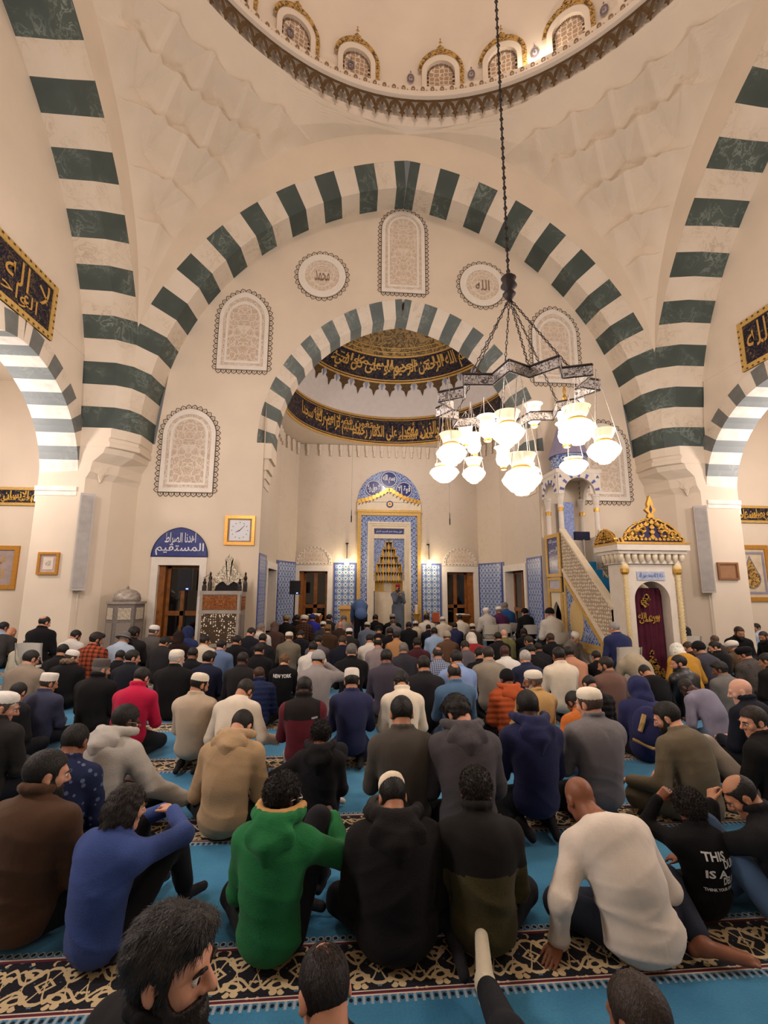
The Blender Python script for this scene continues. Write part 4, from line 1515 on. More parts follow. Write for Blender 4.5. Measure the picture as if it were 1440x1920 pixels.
for u, v, h in ((-KW / 2 + .05, -KD / 2 + .05, .30), (KW / 2 - .05, -KD / 2 + .05, .30), (-KW / 2 + .05, KD / 2 - .05, .46), (KW / 2 - .02, KD / 2 - .05, .46)):
    MB().lathe([(.05, 1.6), (.05, 1.6 + h * .4), (.03, 1.6 + h * .55), (.045, 1.6 + h * .68), (.02, 1.6 + h * .8), (.025, 1.6 + h * .9), (0, 1.6 + h)], (u, v, 0), 10).build('post', M_POST, ku)
cr = MB()
P = lambda u, z, d: (u + .02, KD / 2 - .03 - d, z)
half = [(.36, 1.62), (.37, 1.85), (.31, 1.95), (.24, 2.02), (.16, 2.12), (.10, 2.22), (.05, 2.28), (.09, 2.36), (0, 2.46)]
inner = [(.30, 1.62), (.27, 1.72), (.20, 1.80), (.12, 1.83), (.06, 1.79), (.03, 1.76), (.02, 1.75), (.01, 1.745), (0, 1.74)]
o = half + [(-u, z) for u, z in half[:-1]][::-1]; i_ = inner + [(-u, z) for u, z in inner[:-1]][::-1]
n = len(o)
for d in (0, .03):
    cr.add([P(u, z, d) for u, z in o + i_], [(k, k + 1, n + k + 1, n + k) for k in range(n - 1)])
b = MatB('openwork_ivory', .5, .3)
f_ = (b.noise(scale=11, detail=2, dist=2.2) - .5).abs()
b.color(b.mix(f_.gt(.05), '#e6dcc6', '#8d8069')); b.bump(f_, .4, .02)
cr.build('crest', b.m, ku)
MB().prism([(u, z) for u, z in i_], -.02, 0, P).build('back_cushion', plain('cushion_black', '#17171b', .8), ku)
MB().tube([(-.33, -.05, 1.6), (-.31, -.05, 1.86), (-.33, -.06, 1.98), (-.44, -.12, 1.90)], .008, 6).build('reading_lamp_arm', plain('arm_bronze', '#6b5a44', .4), ku)

# ---- hexagonal openwork lantern stand on the left
ld = empty('lantern_stand', (-4.72, 10.55, 0), .35, 'grey hexagonal openwork stand with a small domed top by the left pier', 'stand')
hexa = lambda r: [(r * math.cos(PI / 3 * k + .0), r * math.sin(PI / 3 * k)) for k in range(6)]
MB().prism(hexa(.36), 0, 1.36, lambda u, v, d: (u, v, d)).build('body', plain('stand_grey', '#77706a', .5, metal=.2, var=.2, vscale=40), ld)
for k in range(6):
    a = PI / 3 * k + PI / 6
    r = .36 * math.cos(PI / 6) + .004
    Pq = lambda u, z, d, a=a, r=r: ((r + d) * math.cos(a) - u * math.sin(a), (r + d) * math.sin(a) + u * math.cos(a), z)
    MB().prism([(-.12, 1.02), (.12, 1.02), (.12, 1.26), (-.12, 1.26)], 0, .008, Pq).build('lattice_panel', M_LATT2 if 'M_LATT2' in globals() else plain('lattice_pale', '#b3a793', .6, var=.5, vscale=60), ld)
    MB().prism([(-.13, .1), (.13, .1), (.13, .95), (-.13, .95)], 0, .006, Pq).build('carved_panel', plain('carved_grey', '#857b72', .6, var=.35, vscale=90), ld)
MB().prism(hexa(.39), 1.34, 1.39, lambda u, v, d: (u, v, d)).build('rim', plain('stand_rim', '#948a80', .5), ld)
MB().lathe([(.27, 1.39), (.275, 1.45), (.25, 1.55), (.17, 1.62), (.06, 1.655), (0, 1.66)], (0, 0, 0), 16).build('domed_top', plain('stand_dome', '#9a9187', .4, metal=.3, var=.3, vscale=25), ld, smooth=True)
MB().lathe([(.02, 1.65), (.035, 1.69), (0, 1.73)], (0, 0, 0), 8).build('finial', M_INLAY, ld)

# ---- minbar (pulpit)
mn = empty('pulpit', (5.07, 8.1, 0), 0, 'white and gilded marble pulpit with blue carpeted stair, curtained gate and spired kiosk', 'pulpit')
MX0, MX1, MY0, MY1 = 0., 1.06, 0., 3.2                       # local frame: x across, y towards the wall
M_MB = plain('pulpit_marble', '#d9cfc0', .45, var=.05)
M_BALU = arabesque('balustrade_lattice', '#b9a88e', '#e6dccb', 14.)
# the lattice pattern reads local y/z on the side, so use a yz variant
b = MatB('balustrade_side', .6, .2)
x_, y_, z_ = b.xyz()
v_ = b.voro(b.vec(y_, z_, 0.), 13., 'F1', .3)
b.color(b.mix(v_.gt(.36), '#ddd2bf', '#a9967a')); b.bump(1. - v_.gt(.36), .4, .015); M_BALY = b.m
M_CARP = plain('stair_carpet', '#1b6b96', .95, var=.1, bump=.3, bscale=80)
PX0 = lambda u, z, d: (MX0 - d, u, z)
PX1 = lambda u, z, d: (MX1 + d, u, z)
PF = lambda u, z, d: (u, MY0 - d, z)
# stair: treads rise towards the kiosk
st = MB(); sb = MB()
NS = 9
y0s, y1s, zt_ = .50, 2.75, 1.75
for i in range(NS):
    ya = y0s + (y1s - y0s) * i / NS; zb2 = .58 + zt_ * (i + 1) / NS
    st.span((.14, ya, zb2 - .25), (.92, ya + .30, zb2 + .012))
    sb.span((.12, ya + .01, 0), (.94, 3.1, zb2))
st.build('stair_carpet', M_CARP, mn)
sb.build('stair_core', M_MB, mn)
for Pq, nm in ((PX0, 'near'), (PX1, 'far')):
    sgn = 1
    low = [(.42, .42), (2.42, 2.60)]                           # slope line
    bal = [(.40, .44), (.40, 1.34), (2.35, 3.08), (2.35, 2.14)]
    MB().prism(bal, -.10, .0, Pq).build('balustrade', M_BALY, mn)
    r_ = MB()
    for z_o in (0, 1):
        a, c = (bal[0], bal[3]) if z_o == 0 else (bal[1], bal[2])
        r_.prism([(a[0], a[1] - .03), (c[0], c[1] - .03), (c[0], c[1] + .03), (a[0], a[1] + .03)], -.12, .03, Pq)
    r_.build('handrail', M_CREAM, mn)
    MB().prism([(.40, 0), (2.35, 0), (2.35, 2.16), (.40, .46)], -.08, -.0, Pq).build('side_wall', M_MB, mn)
    tr = MB(); tri = [(.64, .50), (2.28, .50), (2.28, 1.96)]
    tri2 = [(.84, .58), (2.20, .58), (2.20, 1.78)]
    tr.frame(tri, tri2, 0, .03, Pq); tr.build('gilded_triangle', M_GOLDP, mn)
    MB().prism(tri2, .0, .012, Pq).build('triangle_tile', iznik('iznik_tri_' + nm, 'border', .10, 1), mn)
    ov = [(1.80 + .30 * math.cos(a), 1.02 + .44 * math.sin(a)) for a in [2 * PI * i / 28 for i in range(28)]]
    MB().prism(ov, .0, .022, Pq).build('oval_medallion', plain('oval_gilt', '#cdb27a', .5, var=.15, vscale=60, bump=.4, bscale=70), mn)
    MB().span(Pq(.4, .38, 0), Pq(2.35, .47, .05)).build('plinth_moulding', M_GOLDP, mn)
# tower below the kiosk
ty0, ty1 = 2.35, 3.2
tw = MB()
tw.span((0, ty0, 0), (.10, ty0 + .16, 2.95)); tw.span((0, ty1 - .16, 0), (.10, ty1, 2.95)); tw.span((0, ty0, 1.62), (.10, ty1, 2.95))
tw.span((.96, ty0, 0), (1.06, ty1, 2.95)); tw.span((.05, ty1 - .06, 0), (1.0, ty1, 2.95)); tw.span((.05, ty0, 1.75), (1.0, ty1, 1.85))
tw.build('tower', M_MB, mn)
g = MB()
g.frame([(ty0 + .03, 1.98), (ty1 - .03, 1.98), (ty1 - .03, 3.02), (ty0 + .03, 3.02)], [(ty0 + .14, 2.06), (ty1 - .14, 2.06), (ty1 - .14, 2.93), (ty0 + .14, 2.93)], 0, .035, PX0)
g.frame([(ty0 + .06, 1.62), (ty1 - .06, 1.62), (ty1 - .06, 1.96), (ty0 + .06, 1.96)], [(ty0 + .14, 1.70), (ty1 - .14, 1.70), (ty1 - .14, 1.90), (ty0 + .14, 1.90)], 0, .035, PX0)
ao = [(ty0 + .02, 0)] + [(ty0 + .02, 1.6), (ty1 - .02, 1.6), (ty1 - .02, 0)]
for a in (ty0 + .02, ty1 - .14): g.span(PX0(a, 0, 0), PX0(a + .12, 1.6, .03))
g.build('gilded_frames', M_GOLDP, mn)
tp = MB().prism([(ty0 + .14, 2.06), (ty1 - .14, 2.06), (ty1 - .14, 2.93), (ty0 + .14, 2.93)], 0, .012, PX0).build('script_tile', M_LUN, mn)
t = MB()
Pm = lambda u, z, d: PX0(-u, z, d)
for k in range(4): put_text(t, ['بسم الله', 'الرحمن', 'الرحيم', 'الحمد لله'][k], -(ty1 - .2), 2.76 - .2 * k, -(ty0 + .2), 2.90 - .2 * k, Pm, .016)
t.build('tile_script', M_WSCR, tp)
MB().prism([(ty0 + .14, 1.70), (ty1 - .14, 1.70), (ty1 - .14, 1.90), (ty0 + .14, 1.90)], 0, .012, PX0).build('small_tile', plain('pale_tile', '#b9b4bd', .2), mn)
ar = MB()
op = pointed(.26, .5, .9, 10, (ty0 + ty1) / 2)
full = [(ty0 + .14, .0), (ty1 - .14, 0), (ty1 - .14, 1.62), (ty0 + .14, 1.62)]
for a, c in zip(op[:-1], op[1:]):
    ar.prism([a, (a[0], 1.62), (c[0], 1.62), c], -.08, .0, PX0)
ar.span(PX0(ty0 + .14, 0, -.08), PX0((ty0 + ty1) / 2 - .26, 1.62, 0)); ar.span(PX0((ty0 + ty1) / 2 + .26, 0, -.08), PX0(ty1 - .14, 1.62, 0))
ar.build('archway', M_CREAM, mn)
MB().prism([((ty0 + ty1) / 2 - .27, 0.2), ((ty0 + ty1) / 2 + .1, 0.2), ((ty0 + ty1) / 2 + .1, 1.3), ((ty0 + ty1) / 2 - .27, 1.3)], -.16, -.12, PX0).build('teal_curtain', plain('teal_curtain', '#176a80', .8), mn)
# kiosk
M_KBLUE = plain('kiosk_blue', '#5a5f9a', .6, var=.15)
ks = MB()
for u, v in ((.08, ty0 + .08), (.98, ty0 + .08), (.08, ty1 - .08), (.98, ty1 - .08)):
    MB().lathe([(.075, 2.95), (.06, 3.0), (.055, 3.62), (.075, 3.64), (.06, 3.7), (.09, 3.9), (.10, 3.92), (.10, 3.98)], (u, v, 0), 12).build('column', M_MB, mn)
    MB().lathe([(.066, 3.55), (.07, 3.6), (.066, 3.66)], (u, v, 0), 12).build('gilded_collar', M_GOLD, mn)
def kiosk_side(P, w):
    m = MB(); m2 = MB()
    op = pointed(w / 2 - .14, .34, 3.98, 8, w / 2)
    for a, c in zip(op[:-1], op[1:]):
        m.prism([a, (a[0], 4.5), (c[0], 4.5), c], -.05, .03, P)
    m.prism([(0, 3.96), (.14, 3.96), (.14, 4.5), (0, 4.5)], -.05, .03, P); m.prism([(w - .14, 3.96), (w, 3.96), (w, 4.5), (w - .14, 4.5)], -.05, .03, P)
    for k in range(7):
        a = PI * (k + .5) / 7
        c0, s0 = math.cos(a), math.sin(a)
        r0, r1 = w / 2 - .13, w / 2 - .02
        ww = .035
        pts = [(w / 2 + r0 * c0 - s0 * ww * .7, 3.98 + r0 * s0 + c0 * ww * .7), (w / 2 + r1 * c0 - s0 * ww, 3.98 + r1 * s0 + c0 * ww), (w / 2 + r1 * c0 + s0 * ww, 3.98 + r1 * s0 - c0 * ww), (w / 2 + r0 * c0 + s0 * ww * .7, 3.98 + r0 * s0 - c0 * ww * .7)]
        m.prism(pts, .03, .038, P, 1)
    for u in (.06, w - .06): m.prism([(u - .04, 4.36), (u + .04, 4.36), (u, 4.44)], .03, .038, P, 1)
    m.build('arcade', [M_MB, M_KBLUE], mn)
kiosk_side(lambda u, z, d: (0 - d, ty0 + u, z), ty1 - ty0)
kiosk_side(lambda u, z, d: (u, ty0 - d, z), 1.06)
kiosk_side(lambda u, z, d: (1.06 + d, ty0 + u, z), ty1 - ty0)
MB().span((-.04, ty0 - .04, 4.48), (1.1, ty1, 4.58)).build('kiosk_cornice', M_MB, mn)
octo = lambda r: [(.53 + r * math.cos(PI / 4 * k + PI / 8), (ty0 + ty1) / 2 + r * math.sin(PI / 4 * k + PI / 8)) for k in range(8)]
MB().prism(octo(.42), 4.56, 5.0, lambda u, v, d: (u, v, d)).build('tiled_drum', iznik('iznik_drum', 'border', .2, 1), mn)
sp = MB(); sp.lathe([(.48, 5.0), (.47, 5.05), (.06, 6.35), (.0, 6.4)], (.53, (ty0 + ty1) / 2, 0), 16); sp.build('spire', plain('spire_lead', '#8d86a0', .5, var=.1), mn)
MB().lathe([(.05, 6.3), (.09, 6.42), (.03, 6.5), (.07, 6.6), (.02, 6.7), (.045, 6.8), (0, 7.0)], (.53, (ty0 + ty1) / 2, 0), 10).build('finial', M_GOLD, mn)
MB().span((.35, ty1 - .09, 2.95), (.75, ty1 - .06, 3.9)).build('blue_backdrop', plain('kiosk_backdrop', '#8b9ac8', .6, var=.3, vscale=20), mn)
MB().span((.42, 2.45, 2.86), (.78, 2.55, 3.06)).build('dark_box', plain('dark_box', '#1d2038', .8), mn)  # dark box for the small device on the kiosk platform
MB().tube([(.6, 2.42, 2.1), (.6, 2.42, 2.86)], .02, 8).build('microphone_stand', plain('stand_silver', '#b9b4b0', .3, metal=.4), mn)
# gate
gt = MB()
gw, gd = 1.06, .46
op = pointed(.34, .20, 1.50, 10, gw / 2)
PG = lambda u, z, d: (u, -d, z)
for a, c in zip(op[:-1], op[1:]):
    gt.prism([a, (a[0], 2.16), (c[0], 2.16), c], -gd, 0., PG)
gt.span((0, 0, 0), (gw / 2 - .34, gd, 2.16)); gt.span((gw / 2 + .34, 0, 0), (gw, gd, 2.16))
gt.build('gate', M_MB, mn)
MB().span((.26, -.014, 1.86), (.80, 0, 2.02)).build('script_tile_plaque', plain('gate_plaque', '#aab3c8', .3, var=.25, vscale=40), mn)
t = MB(); put_text(t, 'لا إله إلا الله محمد رسول الله', .30, 1.885, .76, 1.995, PG, .018, fat=.01); t.build('plaque_script', plain('plaque_blue', '#55659c', .4), mn)
for u in (.02, gw - .02):
    c_ = MB()
    pr = [(.05, 0), (.05, .1)]
    for k in range(30):
        z = .12 + k * .062
        pr += [(.036, z), (.05, z + .031)]
    pr += [(.045, 1.98), (.06, 2.02), (.075, 2.1), (.05, 2.16)]
    c_.lathe(pr, (u, -.03, 0), 10); c_.build('twisted_column', plain('column_gilt', '#d9c391', .45, var=.15, vscale=30), mn, smooth=True)
    MB().lathe([(.05, 1.96), (.075, 2.0), (.075, 2.06), (.04, 2.1)], (u, -.03, 0), 10).build('gilded_capital', M_GOLD, mn)
co = MB()
for z0, z1, ex in ((2.16, 2.22, .05), (2.34, 2.40, .13), (2.40, 2.52, .17)):
    co.span((-ex, -ex, z0), (gw + ex, gd + ex, z1))
co.build('cornice', M_MB, mn)
mq = MB()
for k in range(10):
    u = -.06 + k * (gw + .12) / 9
    mq.lathe([(0, 2.17), (.035, 2.20), (.055, 2.27), (.06, 2.35)], (u, -.06, 0), 8)
for k in range(4):
    mq.lathe([(0, 2.17), (.035, 2.20), (.055, 2.27), (.06, 2.35)], (-.07, .02 + k * .14, 0), 8)
mq.build('muqarnas_frieze', M_CREAM, mn, smooth=True)
MB().span((-.18, -.18, 2.51), (gw + .18, gd + .18, 2.545)).build('gilded_edge', M_GOLD, mn)
# crest: navy ground with a gilded openwork, finial
def crest(P, w, h, n=9):
    half = [(w, 0), (w * 1.04, h * .16), (w * .92, h * .20), (w * .86, h * .36), (w * .72, h * .55), (w * .5, h * .72), (w * .25, h * .84), (.0, h * .92)]
    o = half + [(-u, z) for u, z in half[:-1]][::-1]
    MB().prism(o, -.02, .0, P).build('crest_ground', plain('crest_navy', '#2a2450', .5), mn)
    m = MB()
    i_ = [(u * .84, z * .84 + h * .02) for u, z in o]
    m.frame(o, [(u * .93, z * .93 + .012) for u, z in o], -.03, .03, P)
    # vines
    for s in (-1, 1):
        for r0, rr2 in ((.20, .12), (.38, .13), (.62, .15), (.48, .12), (.8, .10), (.28, .09)):
            cxx = s * w * r0; czz = h * {.48: .56, .20: .62, .28: .42}.get(r0, .28) * (1.25 - r0 * .5)
            pts = []
            for k in range(15):
                a = k / 14 * 2.0 * PI * .85 + .5; q = w * rr2 * (1 - k / 22)
                pts.append(P(cxx + s * q * math.cos(a), czz + q * math.sin(a) * 1.15, .015))
            m.tube(pts, .024, 5)
        for k in range(7):
            u = s * w * (.1 + .13 * k)
            m.prism([(u - .022, .04), (u + .022, .04), (u + .03, h * .13), (u, h * .2), (u - .03, h * .13)], .0, .025, P)
    for k in range(4):
        z = h * (.2 + .18 * k)
        m.prism([(-.05, z), (0, z - .05), (.05, z), (0, z + .07)], 0, .03, P)
    for s in (-1, 1):
        for k in range(6):
            a = R_(15 + 12 * k)
            u, z = s * w * .72 * math.cos(a), h * .72 * math.sin(a)
            m.prism([(u - .035, z), (u, z - .045), (u + .035, z), (u, z + .045)], 0, .025, P)
    m.build('gilded_crest', M_GOLD, mn)
crest(lambda u, z, d: (gw / 2 + u, -.14 - d, 2.54 + z), .60, .50)
crest(lambda u, z, d: (-.15 - d, gd / 2 + u, 2.54 + z), .36, .30)
fi = MB()
Pf = lambda u, z, d: (gw / 2 + u, -.14 - d, z)
fo = [(0, 2.96), (.07, 3.02), (.04, 3.08), (.11, 3.15), (.05, 3.20), (.06, 3.26), (0, 3.42)]
fo = fo + [(-u, z) for u, z in fo[1:-1]][::-1]
fi.prism(fo, -.03, .03, Pf); fi.build('finial_leaf', M_GOLD, mn)
MB().prism([(-.03, 3.15), (0, 3.08), (.03, 3.15), (0, 3.24)], .03, .036, Pf).build('finial_gem', plain('crest_navy', '#2a2450', .5), mn)
# burgundy curtain with gold emblems
cu = MB()
nn = 36
a_, c_ = [], []
for k in range(nn + 1):
    u = .20 + (gw - .40) * k / nn
    y = .20 + .02 * math.sin(k * 1.1) + .008 * math.sin(k * 2.7)
    a_.append((u, y, .03)); c_.append((u, y, 1.72))
cu.strip(a_, c_)
cur = cu.build('curtain', plain('burgundy_velvet', '#4a0f26', .75, var=.2, vscale=12), mn, smooth=True)
em = MB()
def blob(m, u0, z0, w, h, k, seed):
    r = random.Random(seed)
    for _ in range(k):
        a = r.random() * 2 * PI; q = math.sqrt(r.random())
        u, z = u0 + w * q * math.cos(a), z0 + h * q * math.sin(a)
        s_ = r.uniform(.018, .04)
        m.prism([(u - s_, z), (u, z - s_ * .6), (u + s_, z), (u, z + s_)], 0, .01, lambda p, z2, d: (p, .165 - d, z2))
blob(em, .50, 1.48, .075, .11, 26, 1)
em.build('gold_medallion', M_GOLD, cur)
em = MB()
blob(em, .53, .20, .24, .15, 60, 3); blob(em, .53, .40, .09, .10, 18, 4); blob(em, .53, .56, .02, .05, 4, 5)
em.build('gold_border_embroidery', M_GOLD, cur)
em = MB()
put_text(em, 'بسم الله', .33, 1.10, .76, 1.27, lambda p, z, d: (p, .165 - d, z), .0, fat=.03)
put_text(em, 'الرحمن', .35, 1.07, .74, 1.20, lambda p, z, d: (p, .163 - d, z), .0, fat=.03)
em.build('gold_lettering', M_GOLD, cur)

# ---- lecterns, book stands and books by the apse windows
def book_stand(x, y, rz, lb, book='#c2b59c'):
    r = empty('book_stand', (x, y, 0), rz, lb, 'book stand', 'folding wooden book stands')
    m = MB()
    for s in (-1, 1):
        m.box((0, 0, .62), (.40, .022, .62), M=Matrix.Rotation(s * .75, 3, 'X'))
    m.build('crossed_boards', M_WOODW, r)
    q = empty('open_book', (x, y, .80), rz, 'open book lying on the ' + lb.split(' with')[0], 'book')
    k = MB()
    for s in (-1, 1): k.box((0, s * .1, .05), (.30, .2, .02), M=Matrix.Rotation(s * .35, 3, 'X'))
    k.build('pages', plain('book_pages', '#d9d2c4', .7), q)
book_stand(3.75, 14.75, .2, 'folding wooden book stand with an open book before the right apse window')
book_stand(-.95, 14.85, -.3, 'folding wooden book stand before the left apse window')
tb = empty('low_table', (2.75, 14.8, 0), 0, 'small dark table with books right of the mihrab', 'table')
MB().box((0, 0, .62), (.62, .34, .03)).build('table_top', M_POST, tb)
for u in (-.28, .28):
    for v in (-.14, .14): MB().tube([(u, v, 0), (u, v, .61)], .015, 6).build('leg', M_BLACK, tb)
for k, (u, hx, wd, col, lb) in enumerate(((-.22, .34, .05, '#c79c5a', 'tan book standing leftmost on the small dark table'), (-.10, .30, .06, '#7d4a2c', 'brown book leaning second on the small dark table'), (.14, .30, .22, '#b5562e', 'large orange red book facing out on the small dark table'))):
    q = empty('book', (2.75 + u, 14.8, .635), 0, lb, 'book', 'books right of the mihrab')
    MB().box((0, 0, hx / 2), (wd, .16 if wd < .1 else .05, hx)).build('cover', plain('book_' + col, col, .6), q)
    MB().box((0, .004, hx / 2 + .006), (wd * .8, .15 if wd < .1 else .044, hx - .004)).build('pages', plain('book_pages', '#d9d2c4', .7), q)
for x, lb in ((.20, 'pale wooden lectern left of the mihrab behind the bowing man'), (2.25, 'gilded candle stand at the right foot of the mihrab')):
    if x < 1:
        q = empty('lectern', (x - .18, 14.9, 0), 0, lb, 'lectern')
        MB().box((0, 0, .52), (.34, .32, 1.04)).build('body', plain('lectern_wood', '#c59a55', .5), q)
        MB().box((0, -.02, 1.08), (.42, .36, .03), M=Matrix.Rotation(.3, 3, 'X')).build('sloping_top', plain('lectern_top', '#a87b3c', .5), q)
    else:
        q = empty('candle_stand', (x + .06, 15.1, 0), 0, lb, 'candle stand')
        MB().lathe([(.16, 0), (.15, .05), (.05, .12), (.07, .3), (.04, .4), (.09, .62), (.05, .72), (.12, .86), (.13, .9)], (0, 0, 0), 14).build('brass_stem', M_GOLD, q, smooth=True)
        MB().lathe([(.05, .9), (.05, 1.15), (0, 1.17)], (0, 0, 0), 10).build('candle', M_CREAM, q)

# ---- chandelier
ch = empty('chandelier', (1.442, 3.70, 3.45), 0, 'star shaped silver chandelier with glass oil lamps hanging from the dome on a long chain', 'chandelier')
M_SILV = plain('silver_plate', '#b9b3b0', .35, metal=.6, var=.25, vscale=35)
M_IRON = plain('dark_iron', '#3b3433', .5, metal=.3)
m = MB()
def chain(mb, a, c, r=.012, link=.05):
    a, c = Vector(a), Vector(c)
    L = (c - a).length; n = max(2, int(L / link)); t = (c - a).normalized()
    s = t.cross(Vector((0, 1, 0)) if abs(t.y) < .9 else Vector((1, 0, 0))).normalized(); o = t.cross(s)
    for k in range(n):
        p = a + t * (L * (k + .5) / n); q = s if k % 2 else o; hl = L / n * .68
        mb.tube([p + t * hl, p + q * r, p - t * hl, p - q * r], r * .42, 5, closed=True)
chain(m, (0, 0, 1.05), (0, 0, 17.3), .015, .055)
m.tube([(0, 0, 1.0), (0, 0, 17.3)], .006, 6)
m.build('main_chain', M_IRON, ch)
MB().lathe([(0, .83), (.03, .85), (.06, .9), (.03, .94), (.075, .98), (.05, 1.03), (.07, 1.06), (.03, 1.1), (.0, 1.12)], (0, 0, 0), 14).build('boss', M_IRON, ch, smooth=True)
NSTAR = 12
def star_pt(k, z):
    a = 2 * PI * (k / (2 * NSTAR)) + .12
    r = .69 if k % 2 == 0 else .53
    return Vector((r * math.cos(a), r * math.sin(a), z - .16 + .04 * math.cos(a)))
sil = MB(); rim_ = MB()
pts = [star_pt(k, 0) for k in range(2 * NSTAR)]
for k in range(2 * NSTAR):
    a, c = pts[k], pts[(k + 1) % (2 * NSTAR)]
    d = (c - a).normalized(); n = Vector((-d.y, d.x, 0)) * .006
    up = Vector((0, 0, .085))
    sil.add([a - n, c - n, c + n, a + n, a - n + up, c - n + up, c + n + up, a + n + up], [(0, 3, 2, 1), (4, 5, 6, 7), (0, 1, 5, 4), (1, 2, 6, 5), (2, 3, 7, 6), (3, 0, 4, 7)])
    rim_.tube([a + up, c + up], .013, 5); rim_.tube([a, c], .008, 5)
b = MatB('pierced_silver', .35, .5)
f_ = (b.noise(scale=24, detail=2, dist=1.5) - .5).abs()
b.color(b.mix(f_.gt(.045), '#5d5658', '#cfc8c4')); b.b.inputs['Metallic'].default_value = .35
sil.build('star_ring', b.m, ch)
rim_.build('star_rim', M_IRON, ch)
cm = MB()
for k in range(6):
    chain(cm, (0, 0, .86), star_pt(4 * k + 1, .085), .011, .05)
cm.build('spreader_chains', M_IRON, ch)
# glass oil lamps: (px dx, dy, z of the rim, radius scale, kind)
def oil_lamp(pos, s, kind, on=True):
    r = empty('oil_lamp', pos, 0)
    r.parent = ch
    if kind == 'big':
        pr = [(.0, -.30), (.05, -.29), (.06, -.27), (.085, -.26), (.14, -.20), (.155, -.165), (.12, -.11), (.075, -.08), (.068, -.065), (.09, -.03), (.115, .03), (.12, .035)]
        ring = (.070, -.075)
    elif kind == 'bowl':
        pr = [(.0, -.20), (.05, -.19), (.11, -.15), (.155, -.09), (.14, -.06), (.10, -.04), (.09, -.03), (.10, .0)]
        ring = (.095, -.04)
    else:
        pr = [(.0, -.20), (.022, -.19), (.02, -.17), (.05, -.14), (.06, -.10), (.052, -.05), (.055, -.02), (.075, .0)]
        ring = (.02, -.18)
    pr = [(a * s, z * s) for a, z in pr]
    MB().lathe(pr, (0, 0, 0), 18, cap=False).build('glass', M_LG2, r, smooth=True)
    MB().lathe([((ring[0] + .004) * s, (ring[1] - .012) * s), ((ring[0] + .012) * s, ring[1] * s), ((ring[0] + .004) * s, (ring[1] + .012) * s)], (0, 0, 0), 18, cap=False).build('gilded_collar', M_GOLD, r)
    zc = -.19 * s if kind == 'big' else (-.10 * s)
    rb = (.085 if kind == 'big' else (.085 if kind == 'bowl' else .032)) * s
    MB().lathe([(0, zc - rb * .7), (rb * .8, zc - rb * .3), (rb, zc), (rb * .7, zc + rb * .5), (0, zc + rb * .9)], (0, 0, 0), 12).build('bulb', M_BULB2, r, smooth=True)
    w = MB()
    a0 = pos[0] * 3
    tgt = Vector((pos[0], pos[1], 0)); 
    hook = min((Vector((q.x, q.y, 0)) for q in pts), key=lambda q: (q - tgt).length)
    hz = Vector((tgt.x * .9 + hook.x * .1, tgt.y * .9 + hook.y * .1, 0)) - Vector(pos)
    rr = pr[-1][0] if kind != 'big' else pr[5][0]
    zz = pr[-1][1] if kind != 'big' else pr[5][1]
    for k in range(3):
        a = a0 + 2 * PI * k / 3
        w.tube([(rr * math.cos(a), rr * math.sin(a), zz), tuple(hz)], .0025, 4)
    w.build('hanger_wires', M_SILV, r)
    if on:
        L = lamp('chandelier_bulb', (0, 0, zc - rb), 24 if kind != 'vase' else 13, (1, .89, .80), .09 * s)
        L.parent = r
        L.location = (0, 0, zc)
    return r
b = MatB('chandelier_glass', .15, .5); b.color('#ffeeda'); b.b.inputs['Transmission Weight'].default_value = .6
b.b.inputs['Emission Color'].default_value = (1, .78, .50, 1); b.b.inputs['Emission Strength'].default_value = .45
M_LG2 = b.m
M_BULB2 = emit('chandelier_glow', (1.0, .86, .66), 15)
for (dx, dy, dz, kd, s) in ((.39, .50, .06, 'vase', 1.25), (-.14, -.20, -.35, 'big', .88), (-.18, .20, -.2, 'vase', 1.25), (-.60, -.15, -.53, 'big', .82),
                            (-.28, .60, -.14, 'vase', 1.2), (-.18, .65, -.22, 'vase', 1.2), (-.63, 0, -.72, 'bowl', .8), (-.29, .30, -.60, 'big', .7),
                            (.10, .60, -.36, 'vase', 1.2), (.16, .20, -.64, 'bowl', .8), (-.13, -.42, -.78, 'big', .95), (.40, -.30, -.33, 'big', .95),
                            (.61, .30, -.2, 'vase', 1.25), (.56, .10, -.60, 'bowl', .8), (.55, -.40, -.55, 'big', .82), (.64, .36, .02, 'vase', 1.2)):
    oil_lamp((dx, dy, dz), s, kd)
